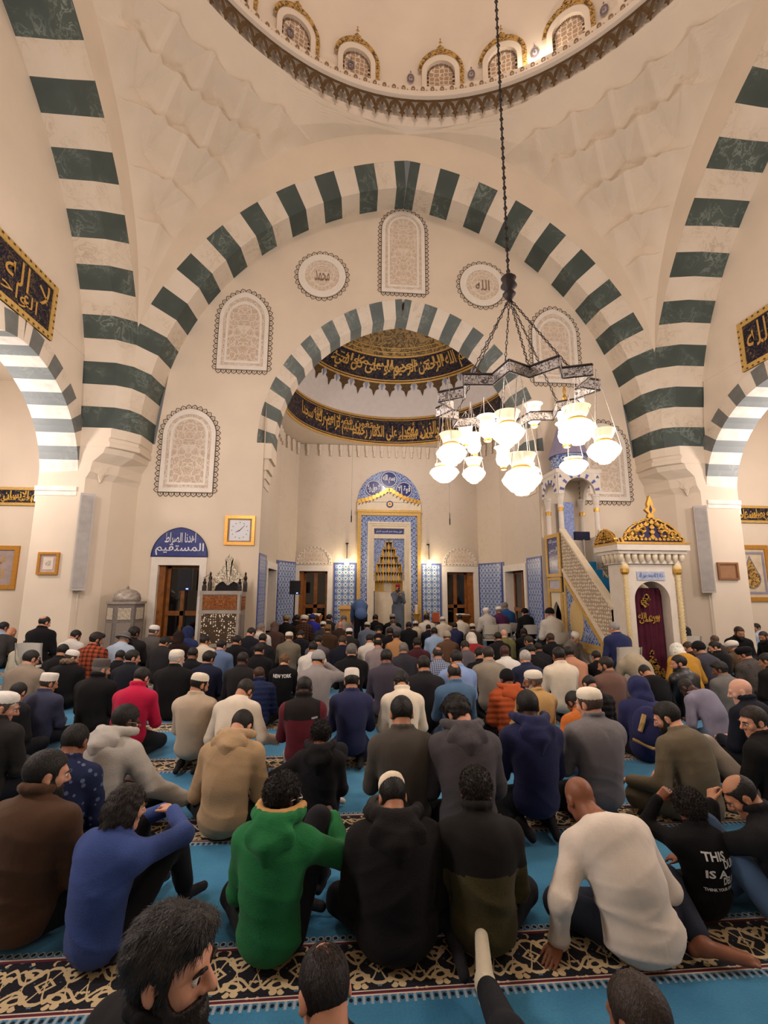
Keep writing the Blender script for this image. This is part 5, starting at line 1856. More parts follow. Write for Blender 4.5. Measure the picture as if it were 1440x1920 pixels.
# ================================================================== PEOPLE
# implicit surfaces (smooth unions of tapered limbs) polygonised with surface nets
class Field:
    def __init__(s, prims, h, pad=.03):
        s.h = h
        lo = np.array([1e9] * 3); hi = -lo
        for p in prims:
            if p[0] == 'c':
                for q, r in ((p[1], p[3]), (p[2], p[4])):
                    q = np.asarray(q, float); lo = np.minimum(lo, q - r); hi = np.maximum(hi, q + r)
            elif p[0] == 'e':
                m = max(p[2]); q = np.asarray(p[1], float)
                lo = np.minimum(lo, q - m); hi = np.maximum(hi, q + m)
        s.lo = lo - pad - h
        s.n = np.ceil((hi + pad + h - s.lo) / h).astype(int) + 1
        s.D = np.full(s.n, .5, np.float32)
        for p in prims: s.add(p)

    def sub(s, lo, hi):
        a = np.maximum(((lo - s.lo) / s.h).astype(int), 0)
        b = np.minimum(((hi - s.lo) / s.h).astype(int) + 2, s.n)
        sl = tuple(slice(i, j) for i, j in zip(a, b))
        g = [(s.lo[i] + s.h * np.arange(a[i], b[i])).astype(np.float32) for i in range(3)]
        return sl, g[0][:, None, None], g[1][None, :, None], g[2][None, None, :]

    def add(s, p):
        t = p[0]
        k = p[-1]
        if t == 'c':
            a, b = np.asarray(p[1], float), np.asarray(p[2], float)
            ra, rb = p[3], p[4]
            m = max(ra, rb) + k + 2 * s.h
            sl, X, Y, Z = s.sub(np.minimum(a, b) - m, np.maximum(a, b) + m)
            ba = b - a
            L = max(float(ba @ ba), 1e-9)
            px, py, pz = X - a[0], Y - a[1], Z - a[2]
            hh = np.clip((px * ba[0] + py * ba[1] + pz * ba[2]) / L, 0, 1)
            d = np.sqrt((px - hh * ba[0]) ** 2 + (py - hh * ba[1]) ** 2 + (pz - hh * ba[2]) ** 2) - (ra + hh * (rb - ra))
        else:
            c, r, R = np.asarray(p[1], float), p[2], p[3]
            m = max(r) + k + 2 * s.h
            sl, X, Y, Z = s.sub(c - m, c + m)
            px, py, pz = X - c[0], Y - c[1], Z - c[2]
            if R is not None:
                q = [R[0][i] * px + R[1][i] * py + R[2][i] * pz for i in range(3)]
                px, py, pz = q
            k0 = np.sqrt((px / r[0]) ** 2 + (py / r[1]) ** 2 + (pz / r[2]) ** 2)
            k1 = np.sqrt((px / r[0] ** 2) ** 2 + (py / r[1] ** 2) ** 2 + (pz / r[2] ** 2) ** 2)
            d = k0 * (k0 - 1) / np.maximum(k1, 1e-6)
        cur = s.D[sl]
        if k < 0:                                        # carve
            s.D[sl] = np.maximum(cur, -d)
        elif k > 0:
            q = np.clip(.5 + .5 * (cur - d) / k, 0, 1)
            s.D[sl] = cur + (d - cur) * q - k * q * (1 - q)
        else:
            s.D[sl] = np.minimum(cur, d)

    def grid(s):
        g = [(s.lo[i] + s.h * np.arange(s.n[i])).astype(np.float32) for i in range(3)]
        return g[0][:, None, None], g[1][None, :, None], g[2][None, None, :]

    def mesh(s):
        D = s.D
        D[0], D[-1], D[:, 0], D[:, -1], D[:, :, 0], D[:, :, -1] = .5, .5, .5, .5, .5, .5
        S = D < 0
        n = D.shape
        cnt = np.zeros([q - 1 for q in n], np.int8)
        offs_ = [(i, j, k) for i in (0, 1) for j in (0, 1) for k in (0, 1)]
        for i, j, k in offs_:
            cnt += S[i:n[0] - 1 + i, j:n[1] - 1 + j, k:n[2] - 1 + k]
        act = (cnt > 0) & (cnt < 8)
        I = np.argwhere(act)
        if not len(I): return np.zeros((0, 3)), []
        V = np.stack([D[I[:, 0] + i, I[:, 1] + j, I[:, 2] + k] for i, j, k in offs_], 1)
        acc = np.zeros((len(I), 3)); num = np.zeros(len(I))
        O = np.array(offs_)
        for a in range(8):
            for b_ in range(a + 1, 8):
                if np.abs(O[a] - O[b_]).sum() != 1: continue
                va, vb = V[:, a], V[:, b_]
                m = (va < 0) != (vb < 0)
                t = va[m] / (va[m] - vb[m])
                acc[m] += O[a] + t[:, None] * (O[b_] - O[a])
                num[m] += 1
        P = s.lo + s.h * (I + acc / num[:, None])
        idx = np.full(act.shape, -1, np.int64)
        idx[act] = np.arange(len(I))
        F = []
        for ax in range(3):
            sl0 = [slice(None)] * 3; sl1 = [slice(None)] * 3
            sl0[ax] = slice(0, -1); sl1[ax] = slice(1, None)
            ch = S[tuple(sl0)] != S[tuple(sl1)]
            E = np.argwhere(ch)
            o1, o2 = [(1, 2), (2, 0), (0, 1)][ax]
            E = E[(E[:, o1] > 0) & (E[:, o2] > 0) & (E[:, o1] < n[o1] - 1) & (E[:, o2] < n[o2] - 1)]
            if not len(E): continue
            fl = S[tuple(E.T)]
            def cell(d1, d2):
                q = E.copy(); q[:, o1] += d1; q[:, o2] += d2
                return idx[tuple(q.T)]
            Q = np.stack([cell(-1, -1), cell(0, -1), cell(0, 0), cell(-1, 0)], 1)
            Q[~fl] = Q[~fl][:, ::-1]
            F.append(Q)
        F = np.concatenate(F)
        return P, F[(F >= 0).all(1)]


def np_mesh(name, parts, mats, parent):
    """parts = [(verts, faces, material index)]"""
    vs, fs, mi, o = [], [], [], 0
    for V, F, m in parts:
        if len(V) == 0: continue
        vs.append(V); fs.append(np.asarray(F) + o); mi.append(np.full(len(F), m)); o += len(V)
    me = bpy.data.meshes.new(name)
    V = np.concatenate(vs); F = np.concatenate(fs)
    me.vertices.add(len(V)); me.vertices.foreach_set('co', V.astype(np.float32).ravel())
    me.loops.add(F.size); me.loops.foreach_set('vertex_index', F.astype(np.int32).ravel())
    me.polygons.add(len(F))
    me.polygons.foreach_set('loop_start', np.arange(0, F.size, F.shape[1], dtype=np.int32))
    me.update(calc_edges=True)
    for m in mats: me.materials.append(m)
    if len(mats) > 1: me.polygons.foreach_set('material_index', np.concatenate(mi).astype(np.int32))
    me.polygons.foreach_set('use_smooth', np.ones(len(F), bool))
    o = bpy.data.objects.new(name, me)
    COL.objects.link(o)
    o.parent = parent
    return o


def rotm(yaw=0., pitch=0., roll=0.):
    """columns are the local axes; yaw about +z (left), pitch = nodding forward"""
    return np.array((Matrix.Rotation(yaw, 3, 'Z') @ Matrix.Rotation(-pitch, 3, 'X') @ Matrix.Rotation(roll, 3, 'Y')))

#<SKEL>
D2R = math.pi / 180
POSE_Z = {'cross': .115, 'kneel': .23, 'kneeup': .115, 'chair': .50, 'stand': .93, 'bow': .90, 'deep': .24}
def skeleton(q):
    s = q.get('s', 1.)
    pose = q.get('pose', 'cross')
    L = q.get('lean', 14) * D2R
    T = q.get('tilt', 0) * D2R
    K = {}
    def dirv(a, t=1.):
        return np.array([math.sin(T * t), math.sin(a) * math.cos(T * t), math.cos(a) * math.cos(T * t)])
    K['p0'] = np.array([0, 0, POSE_Z[pose]])
    seat = pose in ('cross', 'kneeup', 'kneel')
    K['p1'] = K['p0'] + .21 * dirv(L * .55 - (.30 if seat else 0.))
    K['p2'] = K['p1'] + .25 * dirv(L * 1.1 - (.10 if seat else 0.))
    dn = dirv(L * 1.4)
    K['p3'] = K['p2'] + .075 * dn
    hp = q.get('hp', 14) * D2R + L * .6
    hy = q.get('hy', 0) * D2R
    ht = q.get('ht', 0) * D2R
    nd = dirv(L * 1.2 + q.get('hp', 14) * D2R * .5)
    K['nd'] = nd
    K['H'] = K['p3'] + nd * .105 + np.array([-math.sin(hy), math.cos(hy), 0]) * (.012 + .02 * math.sin(max(hp, 0)))
    K['hr'] = (hy, hp, ht)
    for k in list(K):
        if k in ('p0', 'p1', 'p2', 'p3', 'H'): K[k] = K[k] * s
    return K
#</SKEL>


def creases(X, Y, Z, seed, k=1.):
    """ridged folds of hanging cloth, 0 in the flats, +-1 on the creases"""
    r = random.Random(seed)
    out = 0.
    for f0, fx, fz, am in ((1., 9., 36., .5), (1.7, 26., 20., .38), (2.6, 30., 64., .26)):
        a, b_, c, d = [r.uniform(0, 6.28) for _ in range(4)]
        sx = r.choice((-1, 1)) * r.uniform(.6, 1.2)
        ph = k * (fz * Z + sx * fx * X + 5 * f0 * Y) + 1.7 * np.sin(5.1 * f0 * X + 3.7 * Z + a) + 1.1 * np.sin(7.3 * f0 * Z - 4.1 * X + 3 * Y + b_)
        m = .5 + .5 * np.sin(4.3 * X + 5.9 * Z * f0 + 3 * Y + c)
        out = out - am * m * (1 - np.abs(np.sin(ph * .5 + d))) ** 2.2 + am * m * .25
    return out.astype(np.float32)


def hair_blades(V, F, n, length, width, kind, seed, R=None):
    """fine tapered locks over the hair surface"""
    rg = np.random.default_rng(seed)
    F = np.asarray(F)
    P = V[F]
    c = P.mean(1)
    nr = np.cross(P[:, 2] - P[:, 0], P[:, 3] - P[:, 1])
    ar = np.linalg.norm(nr, axis=1)
    nr = nr / np.maximum(ar[:, None], 1e-9)
    i = rg.choice(len(F), n, p=ar / ar.sum())
    w = rg.dirichlet((1, 1, 1, 1), n)
    p = (P[i] * w[:, :, None]).sum(1)
    N = nr[i]
    if kind == 'curly':
        t = rg.normal(size=(n, 3))
    else:
        t = np.tile(np.array([0, -.35, -1.]), (n, 1)) + rg.normal(size=(n, 3)) * (.35 if kind != 'long' else .22)
        if R is not None: t = t @ R.T
    t -= N * (t * N).sum(1)[:, None]
    t /= np.linalg.norm(t, axis=1)[:, None] + 1e-9
    L = length * rg.uniform(.5, 1.3, n)[:, None]
    lift = {'curly': .8, 'long': .10, 'short': .22}[kind]
    s_ = np.cross(N, t) * width * rg.uniform(.6, 1.4, n)[:, None]
    m = p + t * L * .5 + N * L * lift * .45
    e = p + t * L * (.95 if kind != 'curly' else .5) + N * L * lift * (.55 if kind != 'curly' else .6)
    p = p - N * .002
    VV = np.stack([p - s_, p + s_, m + s_ * .8, m - s_ * .8, e + s_ * .12, e - s_ * .12], 1).reshape(-1, 3)
    q = np.arange(n)[:, None] * 6
    FF = np.concatenate([q + [0, 1, 2, 3], q + [3, 2, 4, 5]])
    return VV, FF


def ik(a, b, l1, l2, pole):
    a, b = np.asarray(a, float), np.asarray(b, float)
    d = b - a
    L = np.linalg.norm(d)
    Lc = min(L, (l1 + l2) * .995)
    u = d / max(L, 1e-6)
    x = (l1 * l1 - l2 * l2 + Lc * Lc) / (2 * Lc)
    y = math.sqrt(max(l1 * l1 - x * x, 0))
    p = np.asarray(pole, float) - a
    p = p - u * (p @ u)
    p /= max(np.linalg.norm(p), 1e-6)
    return a + u * x + p * y, a + u * Lc


SKINS = ['#c08d72', '#a9785a', '#7d5039', '#44291f', '#cfa28c']
def skin_mat(i):
    n = 'skin_%d' % i
    if n not in MATS:
        b = MatB(n, .5, .35)
        c = lin(SKINS[i])
        v = b.noise(scale=9, detail=4)
        b.color(b.mix(b.ramp(v, .35, .65), tuple(x * .9 for x in c), (min(1, c[0] * 1.1), c[1] * 1.02, c[2])))
        b.b.inputs['Subsurface Weight'].default_value = .08
        b.b.inputs['Subsurface Radius'].default_value = (.02, .008, .004)
        b.bump(b.noise(scale=160, detail=3), .12, .002)
        MATS[n] = b.m
    return MATS[n]

def hair_mat(h):
    n = 'hair_' + h
    if n not in MATS:
        b = MatB(n, .55, .35)
        c = lin(h)
        w = b.node('ShaderNodeTexNoise', Scale=130., Detail=3.)
        mp = b.node('ShaderNodeMapping'); mp.inputs['Scale'].default_value = (1, 1, .25)
        b.nt.links.new(b.node('ShaderNodeTexCoord').outputs['Object'], mp.inputs[0]); b.nt.links.new(mp.outputs[0], w.inputs['Vector'])
        f = NX(b.nt, w.outputs[0])
        b.color(b.mix(b.ramp(f, .3, .7), tuple(x * .65 for x in c), tuple(min(1, x * 1.5) for x in c)))
        b.bump(f, .8, .006)
        MATS[n] = b.m
    return MATS[n]

def cloth(h, kind='plain', h2=None):
    n = 'cloth_%s_%s_%s' % (kind, h, h2)
    if n in MATS: return MATS[n]
    b = MatB(n, .88 if kind != 'leather' else .38, .18 if kind != 'leather' else .5)
    c = lin(h)
    if max(c) < .035: c = tuple(x * .7 for x in c)
    lo, hi = tuple(x * .88 for x in c), tuple(min(1, x * 1.08) for x in c)
    nz = b.noise(scale=5, detail=4)
    col = b.mix(b.ramp(nz, .3, .7), lo, hi)
    x, y, z = b.xyz()
    if kind == 'plaid':
        fx = x.mod(.075).lt(.03); fz = (z + y * .4).mod(.075).lt(.03)
        col = b.mix(fx * .5 + fz * .5, col, h2)
        col = b.mix(x.mod(.075).lt(.006).max((z + y * .4).mod(.075).lt(.006)), col, '#2a1a16')
    elif kind == 'check':
        f = x.mod(.03).lt(.009).max((z + y * .4).mod(.03).lt(.009))
        col = b.mix(f, col, h2)
    elif kind == 'stripe':
        col = b.mix(x.mod(.045).lt(.012), col, h2)
    elif kind == 'print':
        f = b.voro(b.vec(x, y, z), 22.).lt(.28)
        col = b.mix(f, col, h2)
    elif kind == 'puffer':
        pass
    b.color(col)
    if kind in ('knit', 'fleece'):
        b.bump(b.noise(scale=150, detail=3), .5, .006)
    else:
        weave = b.noise(scale=320, detail=2)
        fold = b.noise(b.vec(x * 1.0, y, z * .45), 9., 3., .5, .6)
        b.bump(weave * .12 + fold, .35, .02)
    if kind in ('plain', 'fleece', 'knit'):
        b.b.inputs['Sheen Weight'].default_value = .06 if max(c) > .05 else .015
    MATS[n] = b.m
    return b.m


def head_prims():
    P = [('e', (0, -.014, .030), (.075, .096, .086), None, 0),
         ('e', (0, .022, -.030), (.062, .070, .080), None, .03),
         ('c', (-.035, .03, -.075), (0, .066, -.098), .028, .024, .03),
         ('c', (.035, .03, -.075), (0, .066, -.098), .028, .024, .03),
         ('c', (-.030, .080, .022), (.030, .080, .022), .013, .013, .02),
         ('c', (0, .091, .018), (0, .115, -.024), .0075, .0135, .010),
         ('c', (-.012, .098, -.030), (.012, .098, -.030), .010, .010, .008),
         ('c', (-.020, .083, -.062), (.020, .083, -.062), .009, .009, .010),
         ('c', (-.018, .081, -.073), (.018, .081, -.073), .008, .008, .008),
         ('e', (-.046, .06, -.022), (.020, .02, .022), None, .02), ('e', (.046, .06, -.022), (.020, .02, .022), None, .02)]
    for sx in (-1, 1):
        P.append(('e', (sx * .077, -.010, -.006), (.010, .022, .033), rotm(sx * -.35, -.2, 0), .008))
        P.append(('e', (sx * .090, .002, -.002), (.008, .011, .019), None, -.001))
        P.append(('e', (sx * .031, .094, .002), (.015, .010, .008), None, -.001))
    return P
HEADP = head_prims()


def head_part(kind, h, pad_r):
    """hair / beanie / hood surfaces in head space, as a Field before masking"""
    f = Field([('e', (0, -.014, .030), (.075 + pad_r, .096 + pad_r, .086 + pad_r), None, 0),
               ('e', (0, .018, -.030), (.062 + pad_r, .066 + pad_r, .080 + pad_r), None, .03)], h, .035)
    return f


def hand_parts(w, fdir, nrm, side, curl=25, h=.006, s=1., spread=.0):
    """w wrist, fdir finger direction, nrm back-of-hand normal, side +1 = thumb towards fdir x nrm"""
    f = np.asarray(fdir, float); f /= np.linalg.norm(f)
    n = np.asarray(nrm, float); n -= f * (n @ f); n /= np.linalg.norm(n)
    t = np.cross(f, n) * side
    P = []
    wr = np.asarray(w, float)
    P.append(('c', wr - f * .03 * s, wr + f * .015 * s, .024 * s, .022 * s, .01))
    for k, (o, L) in enumerate(((.030, .072), (.010, .080), (-.010, .074), (-.029, .058))):
        kn = wr + (f * .088 + t * o + n * (.004 - .003 * abs(k - 1))) * s
        P.append(('c', wr + (f * .02 + t * o * .55) * s, kn, .016 * s, .0115 * s, .012))
        a = curl * D2R * (.8 + .12 * k)
        d1 = f * math.cos(a) - n * math.sin(a) + t * o * spread * 12
        d1 = d1 / np.linalg.norm(d1)
        m = kn + d1 * L * .5 * s
        d2 = f * math.cos(a * 2.1) - n * math.sin(a * 2.1) + t * o * spread * 12
        e = m + d2 / np.linalg.norm(d2) * L * .48 * s
        P.append(('c', kn, m, .0095 * s, .0085 * s, .003)); P.append(('c', m, e, .0085 * s, .0068 * s, .002))
    b0 = wr + (f * .025 + t * .026) * s
    b1 = wr + (f * .058 + t * .052 - n * .010) * s
    b2 = b1 + (f * .034 + t * .010 - n * .012) * s
    P += [('c', b0, b1, .015 * s, .0105 * s, .006), ('c', b1, b2, .0105 * s, .008 * s, .003)]
    return Field(P, h, .012).mesh()


def person(x, y, label, group=None, **q):
    pose = q.get('pose', 'cross')
    s = q.get('s', 1.)
    h = q.get('res', .02)
    K = skeleton(q)
    root = empty('person', (x, y, q.get('z', 0.)), q.get('rz', 0) * D2R, label, 'person', group)
    p0, p1, p2, p3, H = K['p0'], K['p1'], K['p2'], K['p3'], K['H']
    w = q.get('w', 1.) * .93                              # build (width) factor
    up2 = (p2 - p1) / np.linalg.norm(p2 - p1)
    fwd2 = np.cross(up2, np.array([1., 0, 0])); fwd2 = -fwd2 if fwd2[1] < 0 else fwd2
    shr = np.array([math.cos(q.get('tilt', 0) * D2R), 0, -math.sin(q.get('tilt', 0) * D2R)])
    sh = {sx: p2 + shr * (sx * .168 * s * (.5 + .5 * w)) + fwd2 * .025 * s - up2 * .035 * s for sx in (-1, 1)}
    # ---- legs
    hipz = p0[2]
    legs = []
    for sx in (-1, 1):
        hip = np.array([sx * .09 * s, .02 * s, hipz])
        g = pose
        if pose == 'kneeup': g = 'up' if sx == q.get('side', 1) or q.get('side', 1) == 0 else 'cross'
        if q.get('legL') and sx < 0: kn, an, to = [np.array(v) for v in q['legL']]
        elif q.get('legR') and sx > 0: kn, an, to = [np.array(v) for v in q['legR']]
        elif g == 'cross':
            kn = np.array([sx * .31, .27, .12]) * s; an = np.array([-sx * .02, .34, .075]) * s; to = np.array([-sx * .20, .33, .05]) * s
        elif g in ('kneel', 'deep'):
            kn = np.array([sx * .15, .40, .085]) * s; an = np.array([sx * .11, .0, .07]) * s; to = np.array([sx * .09, -.15, .045]) * s
        elif g == 'up':
            kn = np.array([sx * .16, .36, .50]) * s; an = np.array([sx * .15, .50, .085]) * s; to = np.array([sx * .16, .66, .05]) * s
        elif g == 'chair':
            kn = np.array([sx * .13, .43, .50]) * s; an = np.array([sx * .13, .42, .085]) * s; to = np.array([sx * .14, .58, .05]) * s
        else:
            kn = np.array([sx * .10, .03, .50]) * s; an = np.array([sx * .11, .0, .085]) * s; to = np.array([sx * .13, .16, .04]) * s
        legs.append((hip, kn, an, to))
    # ---- arms
    arms = []
    hands = []
    for sx in (-1, 1):
        tgt = q.get('handL' if sx < 0 else 'handR')
        pole = sh[sx] + np.array([sx * .36, -.28, -.7])
        hn = np.array([0, .2, 1.]); fd = None
        if tgt is None:
            if pose == 'stand': tgt = (sx * .06, .24, 1.22)
            elif pose == 'bow': tgt = (sx * .16, .72, .62)
            elif pose == 'deep': tgt = (sx * .20, .62, .10)
            elif pose == 'chair': tgt = (sx * .10, .32, .62)
            elif pose == 'kneel': tgt = (sx * .12, .33, .33)
            else: tgt = (sx * .09, .30, .24)
            tgt = np.array(tgt) * s
        else:
            tgt = np.array(tgt, float)
        if q.get('poleL') and sx < 0: pole = np.array(q['poleL'])
        if q.get('poleR') and sx > 0: pole = np.array(q['poleR'])
        el, wr = ik(sh[sx], tgt, .285 * s, .255 * s, pole)
        arms.append((sh[sx], el, wr))
        fd = q.get('fL' if sx < 0 else 'fR')
        nn = q.get('nL' if sx < 0 else 'nR')
        if fd is None:
            fd = (wr - el); fd = fd / np.linalg.norm(fd) + np.array([-sx * .35, .1, -.1])
        if nn is None: nn = (0, -.25, 1.)
        hands.append((wr, fd, nn, sx))
    c = q.get('o', .013) * s                              # cloth clearance
    # ---- hidden core body + head + hands (one skin mesh)
    skin = skin_mat(q.get('skin', 1))
    parts = []
    core = [('e', p0 + [0, 0, .03 * s], (.135 * s * w, .10 * s, .11 * s), None, 0), ('c', p0, p1, .10 * s, .095 * s, .05), ('c', p1, p2, .10 * s, .10 * s, .05),
            ('c', p2, p3, .08 * s, .055 * s, .05)]
    for a, e, wv in arms: core += [('c', p2, a, .05 * s, .045 * s, .03), ('c', a, e, .042 * s, .036 * s, .02), ('c', e, wv, .036 * s, .025 * s, .01)]
    for hp_, kn, an, to in legs: core += [('c', hp_, kn, .07 * s, .05 * s, .03), ('c', kn, an, .048 * s, .034 * s, .02)]
    V, F = Field(core, max(h, .02), .02).mesh(); parts.append((V, F, 0))
    R = rotm(*K['hr'])
    HS = s * q.get('hs_', 1.)
    hh = q.get('hres', .0105 if h > .014 else .0065)
    neck_l = R.T @ (p3 - H) / HS
    hp_ = list(HEADP) + [('c', (0, -.025, -.06), neck_l, .052, .060, .03), ('c', neck_l, neck_l + R.T @ (p2 - p3) / HS * .6, .062, .075, .03)]
    V, F = Field(hp_, hh, .015).mesh()
    V = (V * HS) @ R.T + H
    headV, headF = V, np.asarray(F)
    parts.append((V, F, 0))
    bare = q.get('feet', 'sock')
    footp = []
    socks = []
    for hp_, kn, an, to in legs:
        k0_ = len(footp)
        d = to - an
        heel = an - d / max(np.linalg.norm(d), 1e-6) * .045 * s - np.array([0, 0, .03]) * s * (1 if pose not in ('kneel',) else 0)
        fr_ = s * q.get('footr', 1.)
        footp += [('c', an, to, .036 * fr_, .029 * fr_, .02), ('c', an, heel, .034 * fr_, .03 * fr_, .02), ('c', kn * .25 + an * .75, an, .04 * s, .036 * fr_, .02)]
        if bare != 'bare': socks.append(Field(footp[k0_:], max(.010, h * .7), .015).mesh())
    if bare == 'bare':
        for hp_, kn, an, to in legs:
            d = (to - an) / np.linalg.norm(to - an)
            sd_ = np.cross(d, np.array([0, 0, 1.])); sd_ /= max(np.linalg.norm(sd_), 1e-6)
            for k in range(5):
                b0 = to + sd_ * (-.026 + .013 * k) * s
                footp.append(('c', b0, b0 + d * (.045 - .004 * abs(k - 1)) * s, (.0105 if k else .013) * s, .008 * s, .004))
    if bare == 'bare':
        fV, fF = Field(footp, .0065, .015).mesh()
        parts.append((fV, fF, 0))
    for wr, fd, nn, sx in hands:
        V, F = hand_parts(wr, fd, nn, (1 if sx > 0 else -1) * q.get('thumb', -1), q.get('curl', 28), .0055 if h < .014 else .0068, s)
        parts.append((V, F, 0))
    np_mesh('body', parts, [skin], root)
    if bare != 'bare':
        for fV, fF in socks: np_mesh('sock', [(fV, fF, 0)], [cloth(q.get('sockc', '#26262a'), 'knit')], root)
    # ---- trousers
    robe = q.get('robe', False)
    tr = [('e', p0 + [0, -.01 * s, .02 * s], ((.155 * w) * s, (.112) * s, (.105) * s), None, 0)]
    lr = 1.12 if robe else 1.
    for hp_, kn, an, to in legs:
        m_ = kn * .18 + an * .82
        tr += [('c', hp_, kn, (.085 + c) * s * lr, (.066 + c) * s * lr, .05), ('c', kn, m_, (.062 + c) * s * lr, (.047 + c) * s * lr, .03)]
    if robe and pose == 'stand':
        tr += [('c', p0, (0, .02, .14), .17 * s, .20 * s, .08)]
    f = Field(tr, h, .03)
    X, Y, Z = f.grid()
    f.D += creases(X, Y, Z, sum(map(ord, label)) % 89, 1.3) * np.float32(.009 if h < .013 else .005) * np.clip((Y - .10) * 12, 0, 1).astype(np.float32)
    V, F = f.mesh()
    V[:, 2] = np.maximum(V[:, 2], .004)
    topc = q.get('top', '#222226')
    tk = q.get('kind', 'plain')
    Mtop = cloth(topc, tk, q.get('top2'))
    np_mesh('robe_skirt' if robe else 'trousers', [(V, F, 0)], [Mtop if robe else cloth(q.get('leg', '#1e1f24'))], root)
    # ---- top
    bx = q.get('bulk', 1.)
    t_ = [('e', p0 + [0, -.014 * s, .022 * s], ((.172 * w + c) * s, (.135 * bx + c) * s, (.13 + c) * s), None, 0),
          ('e', p1 + fwd2 * -.0 * s, ((.158 * w + c) * s, (.122 * bx + c) * s, (.17 + c) * s), None, .07),
          ('e', p1 * .35 + p2 * .65 - fwd2 * .012 * s, ((.178 * w + c) * s, (.122 * bx + c) * s, (.17 + c) * s), None, .07),
          ('c', sh[-1] * .92 + p2 * .08, sh[1] * .92 + p2 * .08, (.066 + c) * s, (.066 + c) * s, .06),
          ('c', p3 - up2 * .03 * s, sh[-1], (.054 + c * .6) * s, (.05 + c) * s, .05), ('c', p3 - up2 * .03 * s, sh[1], (.054 + c * .6) * s, (.05 + c) * s, .05)]
    sl = q.get('sleeve', .97)
    for a, e, wv in arms:
        t_ += [('c', a, e, (.060 + c) * s * bx, (.050 + c) * s * bx, .035)]
        if sl > .5: t_ += [('c', e, e + (wv - e) * sl, (.048 + c) * s * bx, (.036 + c) * s * bx, .02)]
    col = q.get('collar', 'band')
    nb = p3 + K['nd'] * .035 * s
    ringp = []
    rr = .068 * s
    for k in range(10):
        a = 2 * math.pi * k / 10
        ringp.append(nb + np.array([rr * math.cos(a), rr * math.sin(a) * 1.05, -.022 * math.sin(a) * s]))
    if col in ('band', 'shirt', 'high'):
        up = .012 if col == 'band' else (.02 if col == 'shirt' else .035)
        for k in range(10):
            a_, b_ = ringp[k] + K['nd'] * (up - .02) * s, ringp[(k + 1) % 10] + K['nd'] * (up - .02) * s
            r_ = (.014 if col != 'high' else .022) * s
            t_.append(('c', a_, b_, r_, r_, .015))
    if col == 'fur':
        for k in range(5, 11):
            t_.append(('c', ringp[k % 10] * 1.0, ringp[(k + 1) % 10], .034 * s, .034 * s, .02))
    f = Field(t_, h, .035)
    X, Y, Z = f.grid()
    sd = (sum(map(ord, label)) % 97) / 15.
    amp = q.get('wr', .0055)
    low = np.clip((p2[2] + .06 * s - Z) / (.35 * s), .45, 1.)
    f.D += (creases(X, Y, Z, sd * 7, q.get('fold', 1.)) * amp * (3.6 if h < .013 else 1.8) * low).astype(np.float32)
    if tk == 'puffer':
        f.D -= (.010 * np.abs(np.sin((Z + .25 * Y) * math.pi / .062)) - .006).astype(np.float32)
    V, F = f.mesh()
    V[:, 2] = np.maximum(V[:, 2], .006)
    if not robe and pose in ('cross', 'kneel', 'kneeup') and not q.get('tail'):
        hem = q.get('hem', .02)
    topname = q.get('tname', 'robe' if robe else 'shirt')
    if q.get('yoke'):
        yc, zf = q['yoke']
        cen = V[F].mean(1)
        ax = np.abs(cen[:, 0]) < q.get('yokew', .19) * s
        lim = p1 + (p2 - p1) * zf
        sel = ((cen - lim) @ up2 > 0) & ax
        np_mesh(topname, [(V, F[~sel], 0)], [Mtop], root)
        np_mesh('yoke', [(V, F[sel], 0)], [cloth(yc)], root)
    top_o = (V, F)
    if not q.get('yoke'):
        np_mesh(topname, [(V, F, 0)], [Mtop], root)
    # ---- hood lying on the back
    if col == 'hood':
        hc = q.get('hoodc')
        Bk = -fwd2
        o_ = p3 + K['nd'] * .02 * s
        hd = []
        arc = []
        g_ = s * q.get('hoods', 1.)
        for k in range(9):
            a = math.pi * (1.0 + k / 8)
            arc.append(o_ + np.array([.122 * g_ * math.cos(a), 0, 0]) + Bk * (.15 * -math.sin(a) - .035) * g_ + up2 * (.025 - .02 * abs(math.sin(a))) * s)
        for a_, b_ in zip(arc[:-1], arc[1:]): hd.append(('c', a_, b_, .032 * g_, .032 * g_, .018))
        hd.append(('e', o_ + Bk * .125 * g_ - up2 * .07 * g_, (.142 * g_, .050 * g_, .085 * g_), rotm(0, q.get('lean', 14) * D2R * .7), .03))
        hd.append(('c', o_ + Bk * .145 * g_ - up2 * .11 * g_, o_ + Bk * .15 * g_ - up2 * .20 * g_, .070 * g_, .022 * g_, .04))
        hd.append(('e', o_ - up2 * -.05 * s + fwd2 * .01, (.052 * s, .05 * s, .06 * s), None, -.001))
        f = Field(hd, min(h, .014), .02)
        X, Y, Z = f.grid()
        f.D += creases(X, Y, Z, sd * 3, 1.6) * np.float32(.010)
        V, F = f.mesh()
        np_mesh('hood', [(V, F, 0)], [cloth(hc, tk) if hc else Mtop], root)
        if q.get('lining'):
            li = []
            for a_, b_ in zip(arc[:-1], arc[1:]): li.append(('c', a_ + K['nd'] * .02 * s - Bk * .022 * s, b_ + K['nd'] * .02 * s - Bk * .022 * s, .026 * s, .026 * s, .01))
            V, F = Field(li, .012, .02).mesh()
            np_mesh('hood_lining', [(V, F, 0)], [cloth(q['lining'])], root)
    if col == 'fur':
        fu = []
        for k in range(5, 10): fu.append(('c', ringp[k % 10] * 1.0 - fwd2 * .02 + up2 * .01, ringp[(k + 1) % 10] - fwd2 * .02 + up2 * .01, .040 * s, .040 * s, .02))
        f = Field(fu, .012, .03); X, Y, Z = f.grid()
        f.D += (.008 * np.sin(110 * X) * np.sin(120 * Z + 50 * Y)).astype(np.float32)
        V, F = f.mesh(); np_mesh('fur_collar', [(V, F, 0)], [hair_mat('#6b5742')], root)
